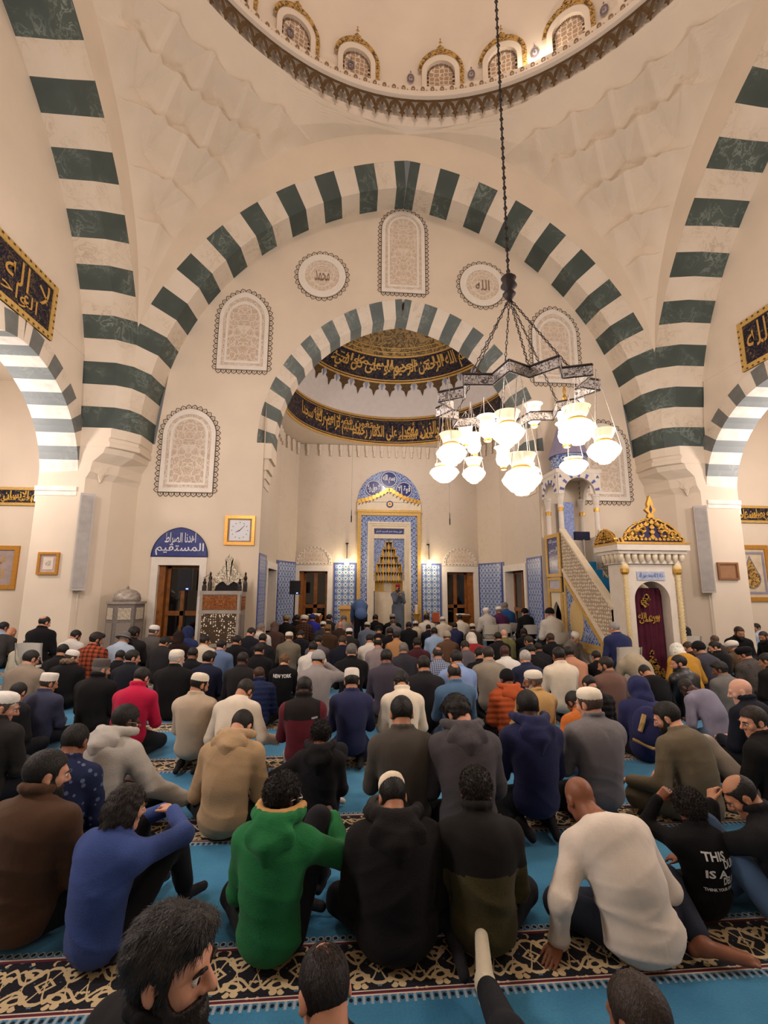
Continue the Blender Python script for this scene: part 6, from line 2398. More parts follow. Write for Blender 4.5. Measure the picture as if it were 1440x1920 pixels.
    # ---- hair
    def to_world(V): return (V * HS) @ R.T + H
    hs = q.get('hair', 'short')
    hcol = q.get('hc', '#17130f')
    n_h = np.array([0, -.65, .76])
    if hs not in ('none',):
        pad = {'short': .007, 'buzz': .003, 'medium': .015, 'curly': .017, 'afro': .034, 'long': .019, 'bald': .004, 'thin': .005, 'wavy': .018}[hs]
        f = head_part(hs, hh, pad)
        if hs in ('medium', 'wavy'): f.add(('e', (0, .055, .098), (.058, .050, .034), None, .03))
        if hs == 'long':
            for p in (('e', (0, -.055, -.05), (.085, .065, .12), None, .04), ('e', (0, -.05, -.12), (.075, .05, .07), None, .03), ('e', (-.05, .0, -.03), (.045, .06, .09), None, .03), ('e', (.05, .0, -.03), (.045, .06, .09), None, .03)): f.add(p)
            f2 = Field([('e', (0, -.02, -.03), (.14, .15, .19), None, 0)], hh, .03)
        X, Y, Z = f.grid()
        if hs in ('curly', 'afro', 'wavy', 'long', 'medium'):
            a = {'curly': .003, 'afro': .004, 'wavy': .004, 'long': .004, 'medium': .003}[hs]; fr = {'curly': 130, 'afro': 120, 'wavy': 60, 'long': 55, 'medium': 60}[hs]
            f.D += (a * np.sin(fr * X + 3 * np.sin(40 * Z)) * np.sin(fr * Z + 2 * np.sin(50 * Y)) * 1.2 + a * .6 * np.sin(fr * .6 * Y + 30 * X)).astype(np.float32)
        m = (np.interp(Y, [-.2, -.045, -.032, -.004, .030, .042, .06, .12], [-.088, -.085, -.05, -.032, -.030, .045, .058, .068]) + q.get('hl', 0.) - Z + 0 * X)
        if hs == 'long': m = np.minimum(m, np.maximum(Y - .03, -Z - .2)); 
        f.D[:] = np.maximum(f.D, m.astype(np.float32))
        f.D[:] = np.maximum(f.D, (-Z - (.085 if hs != 'long' else .20)).astype(np.float32) + 0 * X.astype(np.float32) + 0 * Y.astype(np.float32))
        if hs != 'long':
            for sx in (-1, 1):                            # cut out round the ears
                f.add(('e', (sx * .082, -.004, -.012), (.02, .026, .036), None, -.001))
        if hs in ('bald',): f.add(('e', (0, -.0, .115), (.073, .085, .085), None, -.001))
        if hs in ('thin',): f.add(('e', (.006, -.078, .100), (.046, .050, .058), None, -.001))
        V, F = f.mesh()
        if len(F):
            V = to_world(V)
            hp2 = [(V, F, 0)]
            if h < .0125 and hs != 'none':
                kd = 'curly' if hs in ('curly', 'afro') else ('long' if hs in ('long', 'wavy', 'medium') else 'short')
                nb_ = {'curly': 5200, 'long': 6000, 'short': 4500}[kd]
                b_ = hair_blades(V, F, nb_, {'curly': .018, 'long': .032, 'short': .011}[kd] * (.5 if hs in ('buzz', 'thin', 'bald') else 1.), .0011, kd, 5, R)
                hp2.append((b_[0], b_[1], 0))
                if hs == 'thin':
                    vh = (headV - H) @ R / HS
                    cen = vh[headF].mean(1)
                    sel = (np.abs(cen[:, 0]) < .05) & (cen[:, 2] > .045) & (cen[:, 1] < -.03)
                    b_ = hair_blades(headV, headF[sel], 1700, .030, .0007, 'long', 3, R)
                    hp2.append((b_[0], b_[1], 0))
            np_mesh('hair', hp2, [hair_mat(hcol)], root)
    if q.get('beard'):
        pad = .010
        f = Field([('e', (0, .022, -.034), (.064 + pad, .070 + pad, .084), None, 0), ('c', (-.035, .03, -.078), (0, .070, -.103), .030 + pad, .027 + pad, .03), ('c', (.035, .03, -.078), (0, .070, -.103), .030 + pad, .027 + pad, .03)], hh, .02)
        X, Y, Z = f.grid()
        f.D[:] = np.maximum(f.D, (Z - np.interp(Y, [-.05, .0, .03, .042, .06, .085, .12], [-.02, -.012, .0, -.030, -.050, -.046, -.046])).astype(np.float32) + 0 * X)
        f.D[:] = np.maximum(f.D, (-Y - .005).astype(np.float32) + 0 * X + 0 * Z)
        f.add(('e', (0, .096, -.067), (.022, .02, .007), None, -.001))
        V, F = f.mesh()
        if len(F):
            V = to_world(V)
            bp_ = [(V, F, 0)]
            if h < .0125:
                b_ = hair_blades(V, F, 3000, .010, .0007, 'short', 8, R)
                bp_.append((b_[0], b_[1], 0))
            np_mesh('beard', bp_, [hair_mat(q['beard'] if isinstance(q['beard'], str) else hcol)], root)
    if h < .0125 and abs(q.get('hy', 0)) > 21:
        for sx in (-1, 1):
            m = MB()
            ring_ = [(.0118 * math.sin(a), .0118 * math.cos(a)) for a in [PI * k / 8 for k in range(9)]]
            for j in range(8):
                for k in range(10):
                    pts_ = []
                    for jj, kk in ((j, k), (j, k + 1), (j + 1, k + 1), (j + 1, k)):
                        r_, y_ = ring_[jj]; a = 2 * PI * kk / 10
                        pts_.append((sx * .031 + r_ * math.cos(a), .0825 + y_, .002 + r_ * math.sin(a)))
                    m.add([tuple(p) for p in to_world(np.array(pts_))], [(0, 1, 2, 3)], 1 if j < 2 else 0)
            m.build('eye', [plain('eye_white', '#d8d2cb', .2, var=.02), plain('eye_iris', '#1f140e', .15)], root, smooth=True)
            if hs != 'none' or True:
                br_ = [('c', (sx * .016, .101, .021), (sx * .036, .098, .027), .0045, .005, .004), ('c', (sx * .036, .098, .027), (sx * .052, .084, .020), .005, .003, .004)]
                V2, F2 = Field(br_, .003, .006).mesh()
                np_mesh('eyebrow', [(to_world(V2), F2, 0)], [hair_mat(hcol)], root)
    # ---- headwear
    cap = q.get('cap')
    if cap:
        cc = q.get('capc', '#e6e1d6')
        Mc = cloth(cc, q.get('capk', 'knit'), q.get('cap2'))
        if cap in ('kufi', 'tall', 'ball', 'bucket', 'flat', 'turban'):
            m = MB()
            if cap == 'tall': pr = [(.080, .022), (.084, .05), (.084, .095), (.081, .122), (.073, .134), (.045, .137), (0, .137)]
            elif cap == 'flat': pr = [(.085, .02), (.10, .05), (.105, .075), (.095, .11), (.06, .128), (0, .134)]
            elif cap == 'turban': pr = [(.085, .01), (.105, .02), (.115, .05), (.112, .085), (.10, .105), (.085, .11), (.07, .125), (.03, .14), (0, .142)]
            else: pr = [(.079, .026), (.083, .05), (.082, .08), (.074, .104), (.054, .120), (.026, .127), (0, .128)]
            m.lathe(pr, (0, -.012, 0), 20, sc=(1, 1.22))
            if cap in ('ball',):
                br = [(.085 * math.sin(a), .075 + .085 * math.cos(a) * 1.25) for a in [i * math.pi / 12 - math.pi / 2 for i in range(13)]]
                m.prism(br, .022, .030, lambda u, v, d: (u, v, d))
            if cap == 'bucket':
                m.lathe([(.088, .035), (.135, .01), (.137, .004), (.086, .022)], (0, -.012, 0), 20, sc=(1, 1.18), cap=False)
            Mt = Matrix.Rotation(q.get('captilt', .16), 4, 'X')
            vs = np.array([list(Mt @ Vector(v)) for v in m.v])
            m.v = [tuple(p) for p in to_world(vs)]
            m.build('cap', Mc, root, auto=50)
        else:
            pad = {'beanie': .018, 'hoodup': .034, 'scarf': .030}[cap]
            f = head_part('x', hh, pad)
            if cap != 'beanie':
                f.add(('e', (0, -.06, -.09), (.085, .07, .09), None, .05))
                f.add(('c', (0, -.05, -.12), tuple(neck_l), .085, .085, .05))
            X, Y, Z = f.grid()
            if cap == 'beanie':
                f.D[:] = np.maximum(f.D, (-(n_h[1] * .55 * Y + .84 * Z - .012)).astype(np.float32) + 0 * X)
            else:
                f.add(('e', (0, .12, -.015), (.072, .10, .105), None, -.001))
                f.D += (.005 * np.sin(45 * X + 9) * np.sin(40 * Z + 20 * Y)).astype(np.float32)
            V, F = f.mesh()
            np_mesh('beanie' if cap == 'beanie' else ('headscarf' if cap == 'scarf' else 'raised_hood'), [(to_world(V), F, 0)], [Mc], root)
    if q.get('glasses'):
        m = MB()
        for sx in (-1, 1):
            m.tube([tuple(p) for p in to_world(np.array([(sx * (.033 + .022 * math.cos(a)), .106, .0 + .017 * math.sin(a)) for a in [2 * math.pi * k / 10 for k in range(10)]]))], .002, 4, closed=True)
            m.tube([tuple(p) for p in to_world(np.array([(sx * .056, .104, .005), (sx * .083, .04, .010), (sx * .085, -.02, .0)]))], .003, 4)
        m.tube([tuple(p) for p in to_world(np.array([(-.011, .108, .004), (.011, .108, .004)]))], .002, 4)
        m.build('glasses', plain('glasses_' + q['glasses'].strip('#'), q['glasses'], .3), root)
    return root, top_o, K


def project_text(root, topo, s_, u0, z0, u1, z1, mat, name='print', italic=0.):
    """lettering printed on the back of a garment"""
    V, F = topo
    bv = BVHTree.FromPolygons([Vector(v) for v in V], [tuple(int(i) for i in f) for f in F])
    vs, fs, _ = text2d(s_, arabic=False, fat=.03)
    me = bpy.data.meshes.new('t'); me.from_pydata([(a, b_, 0) for a, b_ in vs], [], fs)
    bm = bmesh.new(); bm.from_mesh(me)
    bmesh.ops.triangulate(bm, faces=bm.faces)
    bmesh.ops.subdivide_edges(bm, edges=[e for e in bm.edges if e.calc_length() > .12], cuts=1)
    out = []
    for v in bm.verts:
        u = u0 + (u1 - u0) * (v.co.x + italic * v.co.y); z = z0 + (z1 - z0) * v.co.y
        hit = bv.ray_cast(Vector((u, -1.5, z)), Vector((0, 1, 0)))
        yy = hit[0].y - .006 if hit[0] else 0.
        out.append((u, yy, z))
    bm.verts.index_update()
    fs2 = [tuple(v.index for v in f.verts) for f in bm.faces]
    bm.free(); bpy.data.meshes.remove(me)
    MB().add(out, fs2).build(name, mat, root)


def white_chair(x, y, rz, label):
    r = empty('folding_chair', (x, y, 0), rz * D2R, label, 'chair', 'white folding chairs')
    r.scale = (.9, .9, .9)
    M = plain('chair_resin', '#cfc8ba', .5, var=.04); Mg = plain('chair_frame', '#a59f96', .4, metal=.2)
    m = MB()
    nu, nz = 12, 6
    for d in (0, .018):
        g = []
        for j in range(nz + 1):
            for i in range(nu + 1):
                u = -.225 + .45 * i / nu; t = j / nz
                ww = 1 - .10 * (1 - t)
                g.append((u * ww, -.215 - .05 * t - d + .10 * (u / .225) ** 2 * .5, .60 + .27 * t - .02 * (u / .225) ** 2 * t))
        m.add(g, [(j * (nu + 1) + i, j * (nu + 1) + i + 1, (j + 1) * (nu + 1) + i + 1, (j + 1) * (nu + 1) + i) for j in range(nz) for i in range(nu)])
    m.build('backrest', M, r)
    MB().box((0, -.252, .80), (.07, .008, .018)).build('hand_slot', plain('slot_shadow', '#5e574d', .8), r)
    MB().box((0, .0, .435), (.42, .42, .03)).build('seat', M, r)
    for sx in (-1, 1):
        MB().tube([(sx * .225, -.25, .86), (sx * .225, -.20, .55), (sx * .225, .24, .01)], .013, 6).build('leg', Mg, r)
        MB().tube([(sx * .205, .20, .43), (sx * .205, -.26, .01)], .013, 6).build('leg', Mg, r)
    return r
# (x, y, label, look and pose) one entry per worshipper
PEOPLE = [
(-1.56, 2.69, 'bearded man in dark brown jacket at the left edge of the view', dict(top='#4b3526', skin=0, hair='short', hc='#15120f', beard='#15120f', hy=-38, hp=8, lean=10, rz=-10, pose='cross', w=1.08, collar='high', s=0.984, res=0.0105)),
(-1.77, 3.31, 'boy in navy printed shirt beside the brown jacket man', dict(top='#1d2542', kind='print', top2='#56617c', skin=2, hair='short', hc='#15120f', hp=20, lean=14, s=0.93, collar='band', res=0.0105)),
(-1.71, 3.64, 'man in pale grey hoodie leaning on his right arm, glasses', dict(top='#a8a39b', kind='fleece', skin=3, hair='short', hc='#15120f', hy=-25, hp=12, lean=26, rz=-14, collar='hood', glasses='#8b7a5a', bulk=1.1, w=1.08, handR=(0.5, 0.28, 0.16), s=0.992, res=0.0105)),
(-1.11, 2.52, 'long haired person in blue sweater, hands clasped over a raised knee', dict(top='#35487f', kind='fleece', skin=0, hair='long', hc='#1c1512', hy=-22, hp=4, lean=16, rz=-24, pose='kneeup', side=0, collar='band', w=1.06, handR=(0.05, 0.36, 0.49), handL=(-0.04, 0.39, 0.47), poleR=(0.75, 0.4, 0.4), poleL=(-0.5, 0.2, 0.3), curl=60, fR=(-1, 0.25, 0.15), fL=(1, 0.3, 0.1), nR=(0, 0.2, 1), nL=(0, 0.2, 1), leg='#1b1b1f', res=0.0105, s=0.83)),
(-0.82, 3.59, 'man in tan hooded sweatshirt with bowed head behind the green hoodie', dict(top='#a98e6c', kind='fleece', skin=0, hair='short', hc='#1d1713', hy=-12, hp=42, lean=30, rz=-6, collar='hood', w=1.06, bulk=1.05, s=0.963, res=0.0105)),
(-0.17, 3.70, 'curly haired boy in black hooded sweatshirt sitting on open blue carpet', dict(top='#1f1e21', kind='fleece', skin=2, hair='curly', hc='#15120f', hy=-8, hp=18, lean=10, rz=-4, pose='kneeup', side=1, collar='hood', s=0.803, handL=(-0.3, 0.16, 0.22), poleL=(-0.75, -0.3, 0.25), sockc='#b8b2aa', res=0.0105)),
(-0.32, 2.48, 'man in bright green hoodie with one knee raised, wearing glasses', dict(top='#1f6b3b', kind='fleece', skin=3, hair='curly', hc='#15120f', hy=-30, hp=6, lean=15, rz=-10, pose='kneeup', side=1, collar='hood', lining='#b98d55', glasses='#cfc9c0', w=1.03, bulk=1.08, handR=(0.21, 0.36, 0.44), poleR=(0.6, 0.0, 0.1), leg='#232328', s=0.888, res=0.0105)),
(0.27, 2.46, 'man in wide black hoodie and white skullcap, centre of the nearest row', dict(top='#1b1819', kind='fleece', skin=1, hair='short', hc='#15120f', hy=4, hp=30, lean=22, rz=0, pose='cross', collar='hood', cap='kufi', capc='#d8c9b2', capk='plain', w=1.34, bulk=1.3, captilt=-0.12, o=0.02, s=0.863, hoods=1.2, legR=((0.36, 0.2, 0.11), (0.27, -0.04, 0.07), (0.27, -0.22, 0.05)), res=0.0105)),
(0.69, 2.46, 'curly haired man in black and olive fleece jacket', dict(top='#403a20', kind='fleece', yoke=('#201d1c', 0.3), yokew=0.3, skin=1, hair='curly', hc='#1d1712', beard='#15120f', hy=-14, hp=20, lean=16, rz=-4, pose='cross', collar='high', w=1.08, bulk=1.1, s=0.888, res=0.0105)),
(1.41, 2.33, 'bald man in white long sleeved shirt propped on his left hand', dict(top='#d2c7ba', skin=2, hair='none', hy=6, hp=20, lean=40, tilt=-9, rz=2, pose='kneeup', side=1, collar='none', w=1.25, handL=(-0.36, 0.1, 0.035), poleL=(-0.75, -0.4, 0.3), fL=(-0.55, -0.5, -0.12), nL=(0, 0, 1), curl=6, thumb=-1, legR=((0.33, 0.25, 0.17), (0.27, -0.05, 0.07), (0.43, -0.12, 0.05)), feet='bare', leg='#262b38', s=0.913, wr=0.007, res=0.0105)),
(1.92, 2.58, 'bushy haired youth in black sweatshirt with white lettering, hand on head', dict(top='#121214', kind='fleece', skin=2, hair='afro', hc='#1b1411', hy=2, hp=20, lean=10, rz=4, pose='cross', collar='band', w=1.1, s=0.681, handL=(-0.11, 0.14, 0.52), poleL=(-0.35, 0.4, 0.0), fL=(0.8, -0.1, 0.6), nL=(-0.3, -0.6, 0.3), curl=35, leg='#1d1d20', res=0.0105)),
(2.28, 2.44, 'balding man in dark jacket and jeans, chin on hand, at the right edge', dict(top='#1a1a1d', skin=1, hair='bald', hc='#15120f', hy=30, hp=28, lean=22, rz=34, pose='kneeup', side=-1, collar='high', leg='#4c6485', handL=(-0.02, 0.3, 0.5), poleL=(-0.3, 0.4, 0.1), fL=(0.5, 0.1, 0.6), nL=(-0.3, 0.3, 0.3), curl=55, res=0.0105, s=0.83)),
(-0.43, 1.40, 'dark haired bearded man turned in profile, closest to the camera bottom left', dict(top='#19191b', skin=0, hair='medium', hc='#17120f', beard='#1d1612', hy=-70, hp=2, lean=6, rz=-30, pose='cross', collar='band', s=1.007, res=0.01, hres=0.0055)),
(-0.02, 1.36, 'balding man seen from above at the bottom edge, left of centre', dict(top='#141416', skin=0, hair='thin', hc='#1a1411', hy=14, hp=26, lean=14, rz=8, pose='cross', collar='band', s=0.847, res=0.0105)),
(0.77, 1.29, 'man with shaved head at the bottom edge, leg stretched forward in cream sock', dict(top='#1b1b1e', skin=2, hair='buzz', hc='#2a1f19', hy=10, hp=20, lean=6, rz=10, pose='cross', collar='band', legL=((-0.12, 0.48, 0.22), (-0.02, 0.86, 0.1), (0.05, 1.03, 0.15)), sockc='#c9bea6', footr=1.25, res=0.0105, s=0.83)),
(-2.82, 4.17, 'man in white knitted cap and dark coat cut by the left edge', dict(top='#2c2927', skin=0, hair='short', hc='#4a4039', hy=-58, hp=14, lean=14, rz=-8, cap='kufi', capc='#d9d5cd', collar='shirt', w=1.08, res=0.012, s=0.97)),
(0.41, 3.32, 'man in dark olive kurta with combed black hair, centre of the second row', dict(top='#45403a', skin=1, hair='short', hc='#15120f', hy=0, hp=20, lean=12, pose='kneel', robe=True, collar='band', w=1.05, res=0.012, s=0.97)),
(0.82, 3.21, 'wavy haired man in charcoal zip hoodie looking down to his left', dict(top='#4a464a', kind='fleece', skin=0, hair='medium', hc='#1a1411', hy=28, hp=36, lean=20, pose='kneel', collar='hood', w=1.08, s=0.999, o=0.02, res=0.012)),
(1.37, 3.45, 'man in navy hoodie with short black hair, kneeling in the second row', dict(top='#22264a', kind='fleece', skin=3, hair='short', hc='#15120f', hy=-6, hp=14, lean=12, pose='kneel', collar='hood', w=1.02, res=0.012, s=0.97)),
(1.88, 3.51, 'man in grey suit jacket and white cap looking left', dict(top='#6d696c', skin=0, hair='short', hc='#4a3b30', hy=24, hp=10, lean=10, rz=3, pose='kneel', collar='shirt', cap='kufi', capc='#e2d9c6', w=1.05, res=0.012, s=0.97)),
(2.65, 3.52, 'dark haired man in olive tunic sitting with one knee out', dict(top='#5f5543', skin=0, hair='short', hc='#15120f', beard='#15120f', hy=34, hp=14, lean=24, rz=14, pose='cross', robe=True, collar='band', w=1.04, handL=(-0.34, 0.28, 0.22), res=0.012, s=0.97)),
(3.23, 3.53, 'boy in black sweater turned left, pale trousers, knee raised', dict(top='#1c1a19', skin=0, hair='short', hc='#231a14', hy=52, hp=10, lean=10, rz=30, pose='kneeup', side=-1, leg='#a0968a', s=0.921, res=0.012)),
(-3.28, 5.57, 'man in slate blue suit jacket and tall white cap on the left', dict(top='#34364a', skin=1, hair='short', hc='#3b302a', hy=-30, hp=12, lean=12, rz=-6, cap='tall', capc='#dcd6ca', collar='shirt', w=1.08, res=0.014, s=0.856)),
(-2.95, 6.00, 'grey bearded man in woollen grey brown cap and black jacket', dict(top='#191819', skin=0, hair='short', hc='#6f6a66', beard='#55504c', hy=-34, hp=10, lean=12, rz=-6, cap='tall', capc='#57504d', collar='high', w=1.12, bulk=1.15, s=0.954, res=0.014)),
(-2.12, 5.09, 'man in crimson fleece kneeling behind the grey hoodie', dict(top='#b3183f', kind='fleece', skin=0, hair='short', hc='#15120f', hy=-12, hp=26, lean=16, rz=-4, pose='kneel', collar='high', w=1.04, res=0.014, s=0.9)),
(-1.42, 4.78, 'man in beige robe and cream skullcap, profile to the right', dict(top='#b3a18b', skin=1, hair='short', hc='#15120f', beard='#15120f', hy=-36, hp=18, lean=10, rz=-6, pose='kneel', robe=True, cap='kufi', capc='#ddd3bf', collar='band', res=0.014, s=0.888)),
(-1.01, 4.52, 'man in cream sweater bending forward behind the tan sweatshirt', dict(top='#d5c9b6', kind='knit', skin=1, hair='short', hc='#1c1613', hy=-22, hp=34, lean=34, rz=-8, pose='kneel', leg='#c9bea9', collar='band', handR=(0.32, 0.3, 0.26), res=0.014, s=0.921)),
(-1.05, 6.08, 'boy in shiny navy puffer jacket with short brown hair', dict(top='#20294a', kind='puffer', skin=2, hair='short', hc='#3a2416', hy=20, hp=18, lean=18, rz=10, collar='high', s=0.828, bulk=1.2, res=0.014)),
(-0.37, 4.51, 'man in burgundy fleece with black shoulders', dict(top='#5c1c27', kind='fleece', yoke=('#25201f', 0.55), yokew=0.18, skin=3, hair='bald', hc='#15120f', hy=-4, hp=22, lean=12, pose='kneel', collar='high', leg='#b5aa97', res=0.014, s=0.9)),
(0.08, 4.78, 'man in plain navy kurta with white round cap', dict(top='#272b4c', skin=1, hair='short', hc='#15120f', hy=0, hp=16, lean=10, pose='kneel', robe=True, cap='tall', capc='#ddd3cb', capk='plain', collar='band', captilt=0.0, res=0.014, s=0.9)),
(0.59, 4.75, 'curly haired man in cream white robe with folded collar', dict(top='#d9cdb9', skin=1, hair='curly', hc='#15120f', hy=-4, hp=40, lean=20, pose='kneel', robe=True, collar='high', res=0.014, s=0.9)),
(1.19, 5.06, 'man in steel blue shirt with thinning black hair', dict(top='#46627f', skin=1, hair='thin', hc='#1d1815', hy=-4, hp=16, lean=10, pose='kneel', collar='shirt', leg='#2f3f54', res=0.014, s=0.913)),
(1.88, 5.33, 'person in orange quilted jacket and black beanie', dict(top='#a9502c', kind='puffer', skin=2, hair='short', hc='#15120f', hy=6, hp=18, lean=12, cap='beanie', capc='#17171a', collar='hood', bulk=1.22, o=0.022, res=0.014, s=0.9)),
(1.92, 4.68, 'bearded elder in tan robe and white cap looking left', dict(top='#ad8a58', skin=2, hair='short', hc='#5b5048', beard='#8b8177', hy=58, hp=8, lean=10, rz=8, pose='kneel', robe=True, cap='kufi', capc='#d8cfc0', collar='band', res=0.014, s=0.9)),
(2.79, 5.12, 'man in black quilted jacket with balding crown behind the grey suit', dict(top='#211f22', kind='puffer', skin=1, hair='bald', hc='#15120f', hy=10, hp=34, lean=18, collar='high', bulk=1.15, res=0.014, s=0.871)),
(2.27, 4.32, 'man in orange pullover mostly hidden left of the grey suit', dict(top='#b3622a', kind='fleece', skin=2, hair='short', hc='#15120f', hy=20, hp=40, lean=30, leg='#2d3c52', handL=(-0.3, 0.3, 0.25), res=0.014, s=0.9)),
(3.06, 4.73, 'child in navy hood up, backpack with tan straps', dict(top='#262a52', kind='fleece', skin=1, hair='short', hc='#15120f', hy=34, hp=12, lean=14, rz=-22, cap='hoodup', capc='#262a52', capk='fleece', collar='band', s=0.904, bulk=1.15, res=0.014)),
(3.93, 4.83, 'man in lavender grey T shirt bending forward, dark shaved head', dict(top='#7f7c8e', skin=3, hair='buzz', hc='#1f1714', hy=14, hp=34, lean=42, rz=10, pose='kneel', sleeve=0.0, collar='band', leg='#5c6d82', res=0.014, s=0.844)),
(3.93, 4.34, 'bald fair man in dark navy jacket on the right', dict(top='#1c1f2b', skin=4, hair='none', hy=40, hp=10, lean=16, rz=14, collar='high', w=1.06, res=0.014, s=0.972)),
(-7.52, 11.00, 'man in pale blue shirt with dark cap at the far left edge', dict(top='#8fa9c2', skin=1, hair='short', hc='#1a1c28', hy=-20, lean=12, res=0.018, s=1.073)),
(-7.24, 10.58, 'bald man in charcoal sweater bowed forward at the left edge', dict(top='#3a3838', skin=0, hair='none', hp=36, lean=34, res=0.018, s=1.073)),
(-5.21, 8.53, 'man in black jacket on a white chair by the left pier', dict(top='#17171a', skin=0, hair='thin', hc='#1c1715', hy=-24, hp=14, lean=8, pose='chair', collar='shirt', w=1.1, chair=1, res=0.018, s=0.95)),
(-5.64, 8.82, 'man in pale yellow robe and patterned white cap, left side', dict(top='#b9b19a', skin=1, hair='short', hc='#5c5047', hy=-16, lean=22, cap='kufi', capc='#cfcdc0', capk='print', cap2='#8d9a94', robe=True, res=0.018, s=0.95)),
(-5.35, 9.74, 'bearded young man in white shirt looking down, left side', dict(top='#cfcac3', skin=1, hair='short', hc='#15120f', beard='#15120f', hy=-34, hp=24, lean=18, res=0.018, s=1.004)),
(-4.37, 8.65, 'man with long hair and beard in red plaid shirt', dict(top='#a04a2c', kind='plaid', top2='#3b2420', skin=1, hair='medium', hc='#1a1310', beard='#15120f', hy=-44, hp=16, lean=12, res=0.018, s=1.049)),
(-4.38, 7.71, 'dark haired man in black, half hidden behind the fur collar', dict(top='#1b1b1d', skin=1, hair='short', hc='#15120f', hp=20, res=0.018, s=0.95)),
(-3.96, 7.19, 'man in white cap and black parka with fur collar', dict(top='#1a191b', skin=0, hair='short', hc='#3a322c', hy=-46, hp=18, lean=14, cap='kufi', capc='#dad5ca', collar='fur', w=1.15, bulk=1.15, res=0.018, s=0.919)),
(-4.24, 6.72, 'man in taupe sweater and glasses, left side', dict(top='#8a7c6c', kind='knit', skin=0, hair='short', hc='#1b1815', hy=-28, hp=12, lean=16, w=1.1, glasses='#332c28', res=0.018, s=0.993)),
(-3.37, 5.09, 'dark head low between the taupe sweater and the slate suit', dict(top='#1d1d20', skin=1, hair='short', hc='#15120f', hp=30, lean=26, s=0.879, res=0.018)),
(-4.11, 9.04, 'man in grey brimmed hat and light blue shirt', dict(top='#a3b3c4', skin=1, hair='short', hc='#6f6a66', hy=-10, hp=20, lean=22, cap='bucket', capc='#6c6a68', res=0.018, s=1.038)),
(-4.09, 9.53, 'black haired man in dark jacket beside the lantern stand', dict(top='#2a282a', skin=2, hair='curly', hc='#15120f', hy=-20, lean=8, res=0.018, s=1.073)),
(-3.88, 9.95, 'man in grey suit and white cap below the left window', dict(top='#56524f', skin=0, hair='short', hc='#4a4440', hy=-36, lean=8, cap='kufi', capc='#dedbd4', collar='shirt', res=0.018, s=1.073)),
(-3.46, 7.60, 'dark head and black top between two navy jackets, left', dict(top='#17171a', skin=2, hair='short', hc='#15120f', hp=24, s=0.855, res=0.018)),
(-3.00, 6.96, 'man in dark navy jacket, sharp profile to the right', dict(top='#23262f', skin=0, hair='short', hc='#15120f', hy=-52, hp=8, lean=12, collar='shirt', res=0.018, s=0.95)),
(-3.30, 8.85, 'man in dark grey pullover with black hair below the window', dict(top='#302f31', skin=1, hair='medium', hc='#15120f', hy=-34, hp=28, lean=18, res=0.018, s=0.95)),
(-3.24, 9.48, 'figure in dark brown hooded shawl under the left window', dict(top='#2c1f1c', skin=1, hair='none', cap='scarf', capc='#2c1f1c', capk='plain', hp=16, robe=True, s=0.966, res=0.018)),
(-3.24, 9.95, 'person in blue hooded jacket by the preaching seat', dict(top='#28345e', skin=1, hair='short', hc='#15120f', cap='hoodup', capc='#222c52', hy=-30, lean=16, res=0.018, s=1.028)),
(-2.24, 6.53, 'white bearded man in long black coat and white cap', dict(top='#1b1b1c', skin=4, hair='short', hc='#b9b4ac', beard='#b3ada4', hy=-38, hp=10, lean=10, cap='kufi', capc='#e0d8c8', collar='shirt', w=1.1, res=0.018, s=1.008)),
(-2.28, 7.31, 'man in black with dark head left of the blue T shirt', dict(top='#191a20', skin=2, hair='buzz', hc='#15120f', hp=16, res=0.018, s=0.939)),
(-1.95, 6.95, 'black haired man in dark navy sweater, centre left', dict(top='#1e2338', kind='knit', skin=1, hair='medium', hc='#15120f', hy=-28, hp=14, lean=14, res=0.018, s=0.923)),
(-1.41, 6.68, 'man with shaved dark head in charcoal shirt, centre left', dict(top='#2a2829', skin=3, hair='buzz', hc='#1c1613', hy=-18, hp=14, lean=14, res=0.018, s=0.95)),
(-1.36, 7.67, 'black haired man in plain black shirt behind the shaved head', dict(top='#1a1a1d', skin=1, hair='short', hc='#15120f', hy=-10, hp=18, lean=12, res=0.018, s=0.95)),
(-0.88, 7.05, 'fair haired boy in black T shirt with white NEW YORK lettering', dict(top='#141416', skin=0, hair='medium', hc='#5f452c', hy=-6, hp=26, lean=14, sleeve=0.0, s=0.855, text=1, res=0.018)),
(-0.33, 5.91, 'man in light grey hoodie and grey knit cap, hand at his face', dict(top='#8b8584', kind='fleece', skin=1, hair='short', hc='#15120f', hy=-18, hp=22, lean=14, cap='beanie', capc='#9a9a98', pose='kneel', handR=(0.1, 0.26, 0.72), poleR=(0.6, 0.1, 0.3), w=1.05, res=0.018, s=0.95)),
(0.10, 6.64, 'grey haired man in black overcoat, centre', dict(top='#17171a', skin=0, hair='short', hc='#5f5a57', hy=-10, hp=8, lean=10, collar='shirt', w=1.1, pose='kneel', res=0.018, s=0.95)),
(0.60, 8.42, 'balding man in taupe grey shirt, centre', dict(top='#8d8080', skin=1, hair='thin', hc='#15120f', hy=-14, hp=16, lean=12, res=0.018, s=0.95)),
(0.49, 9.14, 'dark haired man in white shirt, centre', dict(top='#cfc8bd', skin=1, hair='short', hc='#15120f', hy=-8, hp=24, lean=14, res=0.018, s=0.95)),
(-2.12, 8.27, 'man in blue grey T shirt with black hair', dict(top='#5f7394', skin=0, hair='short', hc='#15120f', hy=-26, hp=16, lean=16, sleeve=0.0, res=0.018, s=0.95)),
(-2.59, 8.97, 'man in cream shirt in profile by the preaching seat', dict(top='#cfc3ae', skin=1, hair='short', hc='#15120f', hy=-46, hp=10, lean=12, res=0.018, s=0.95)),
(-2.01, 8.97, 'black haired man in black top in front of the star lattice', dict(top='#18181b', skin=1, hair='short', hc='#15120f', hy=-22, hp=18, res=0.018, s=0.95)),
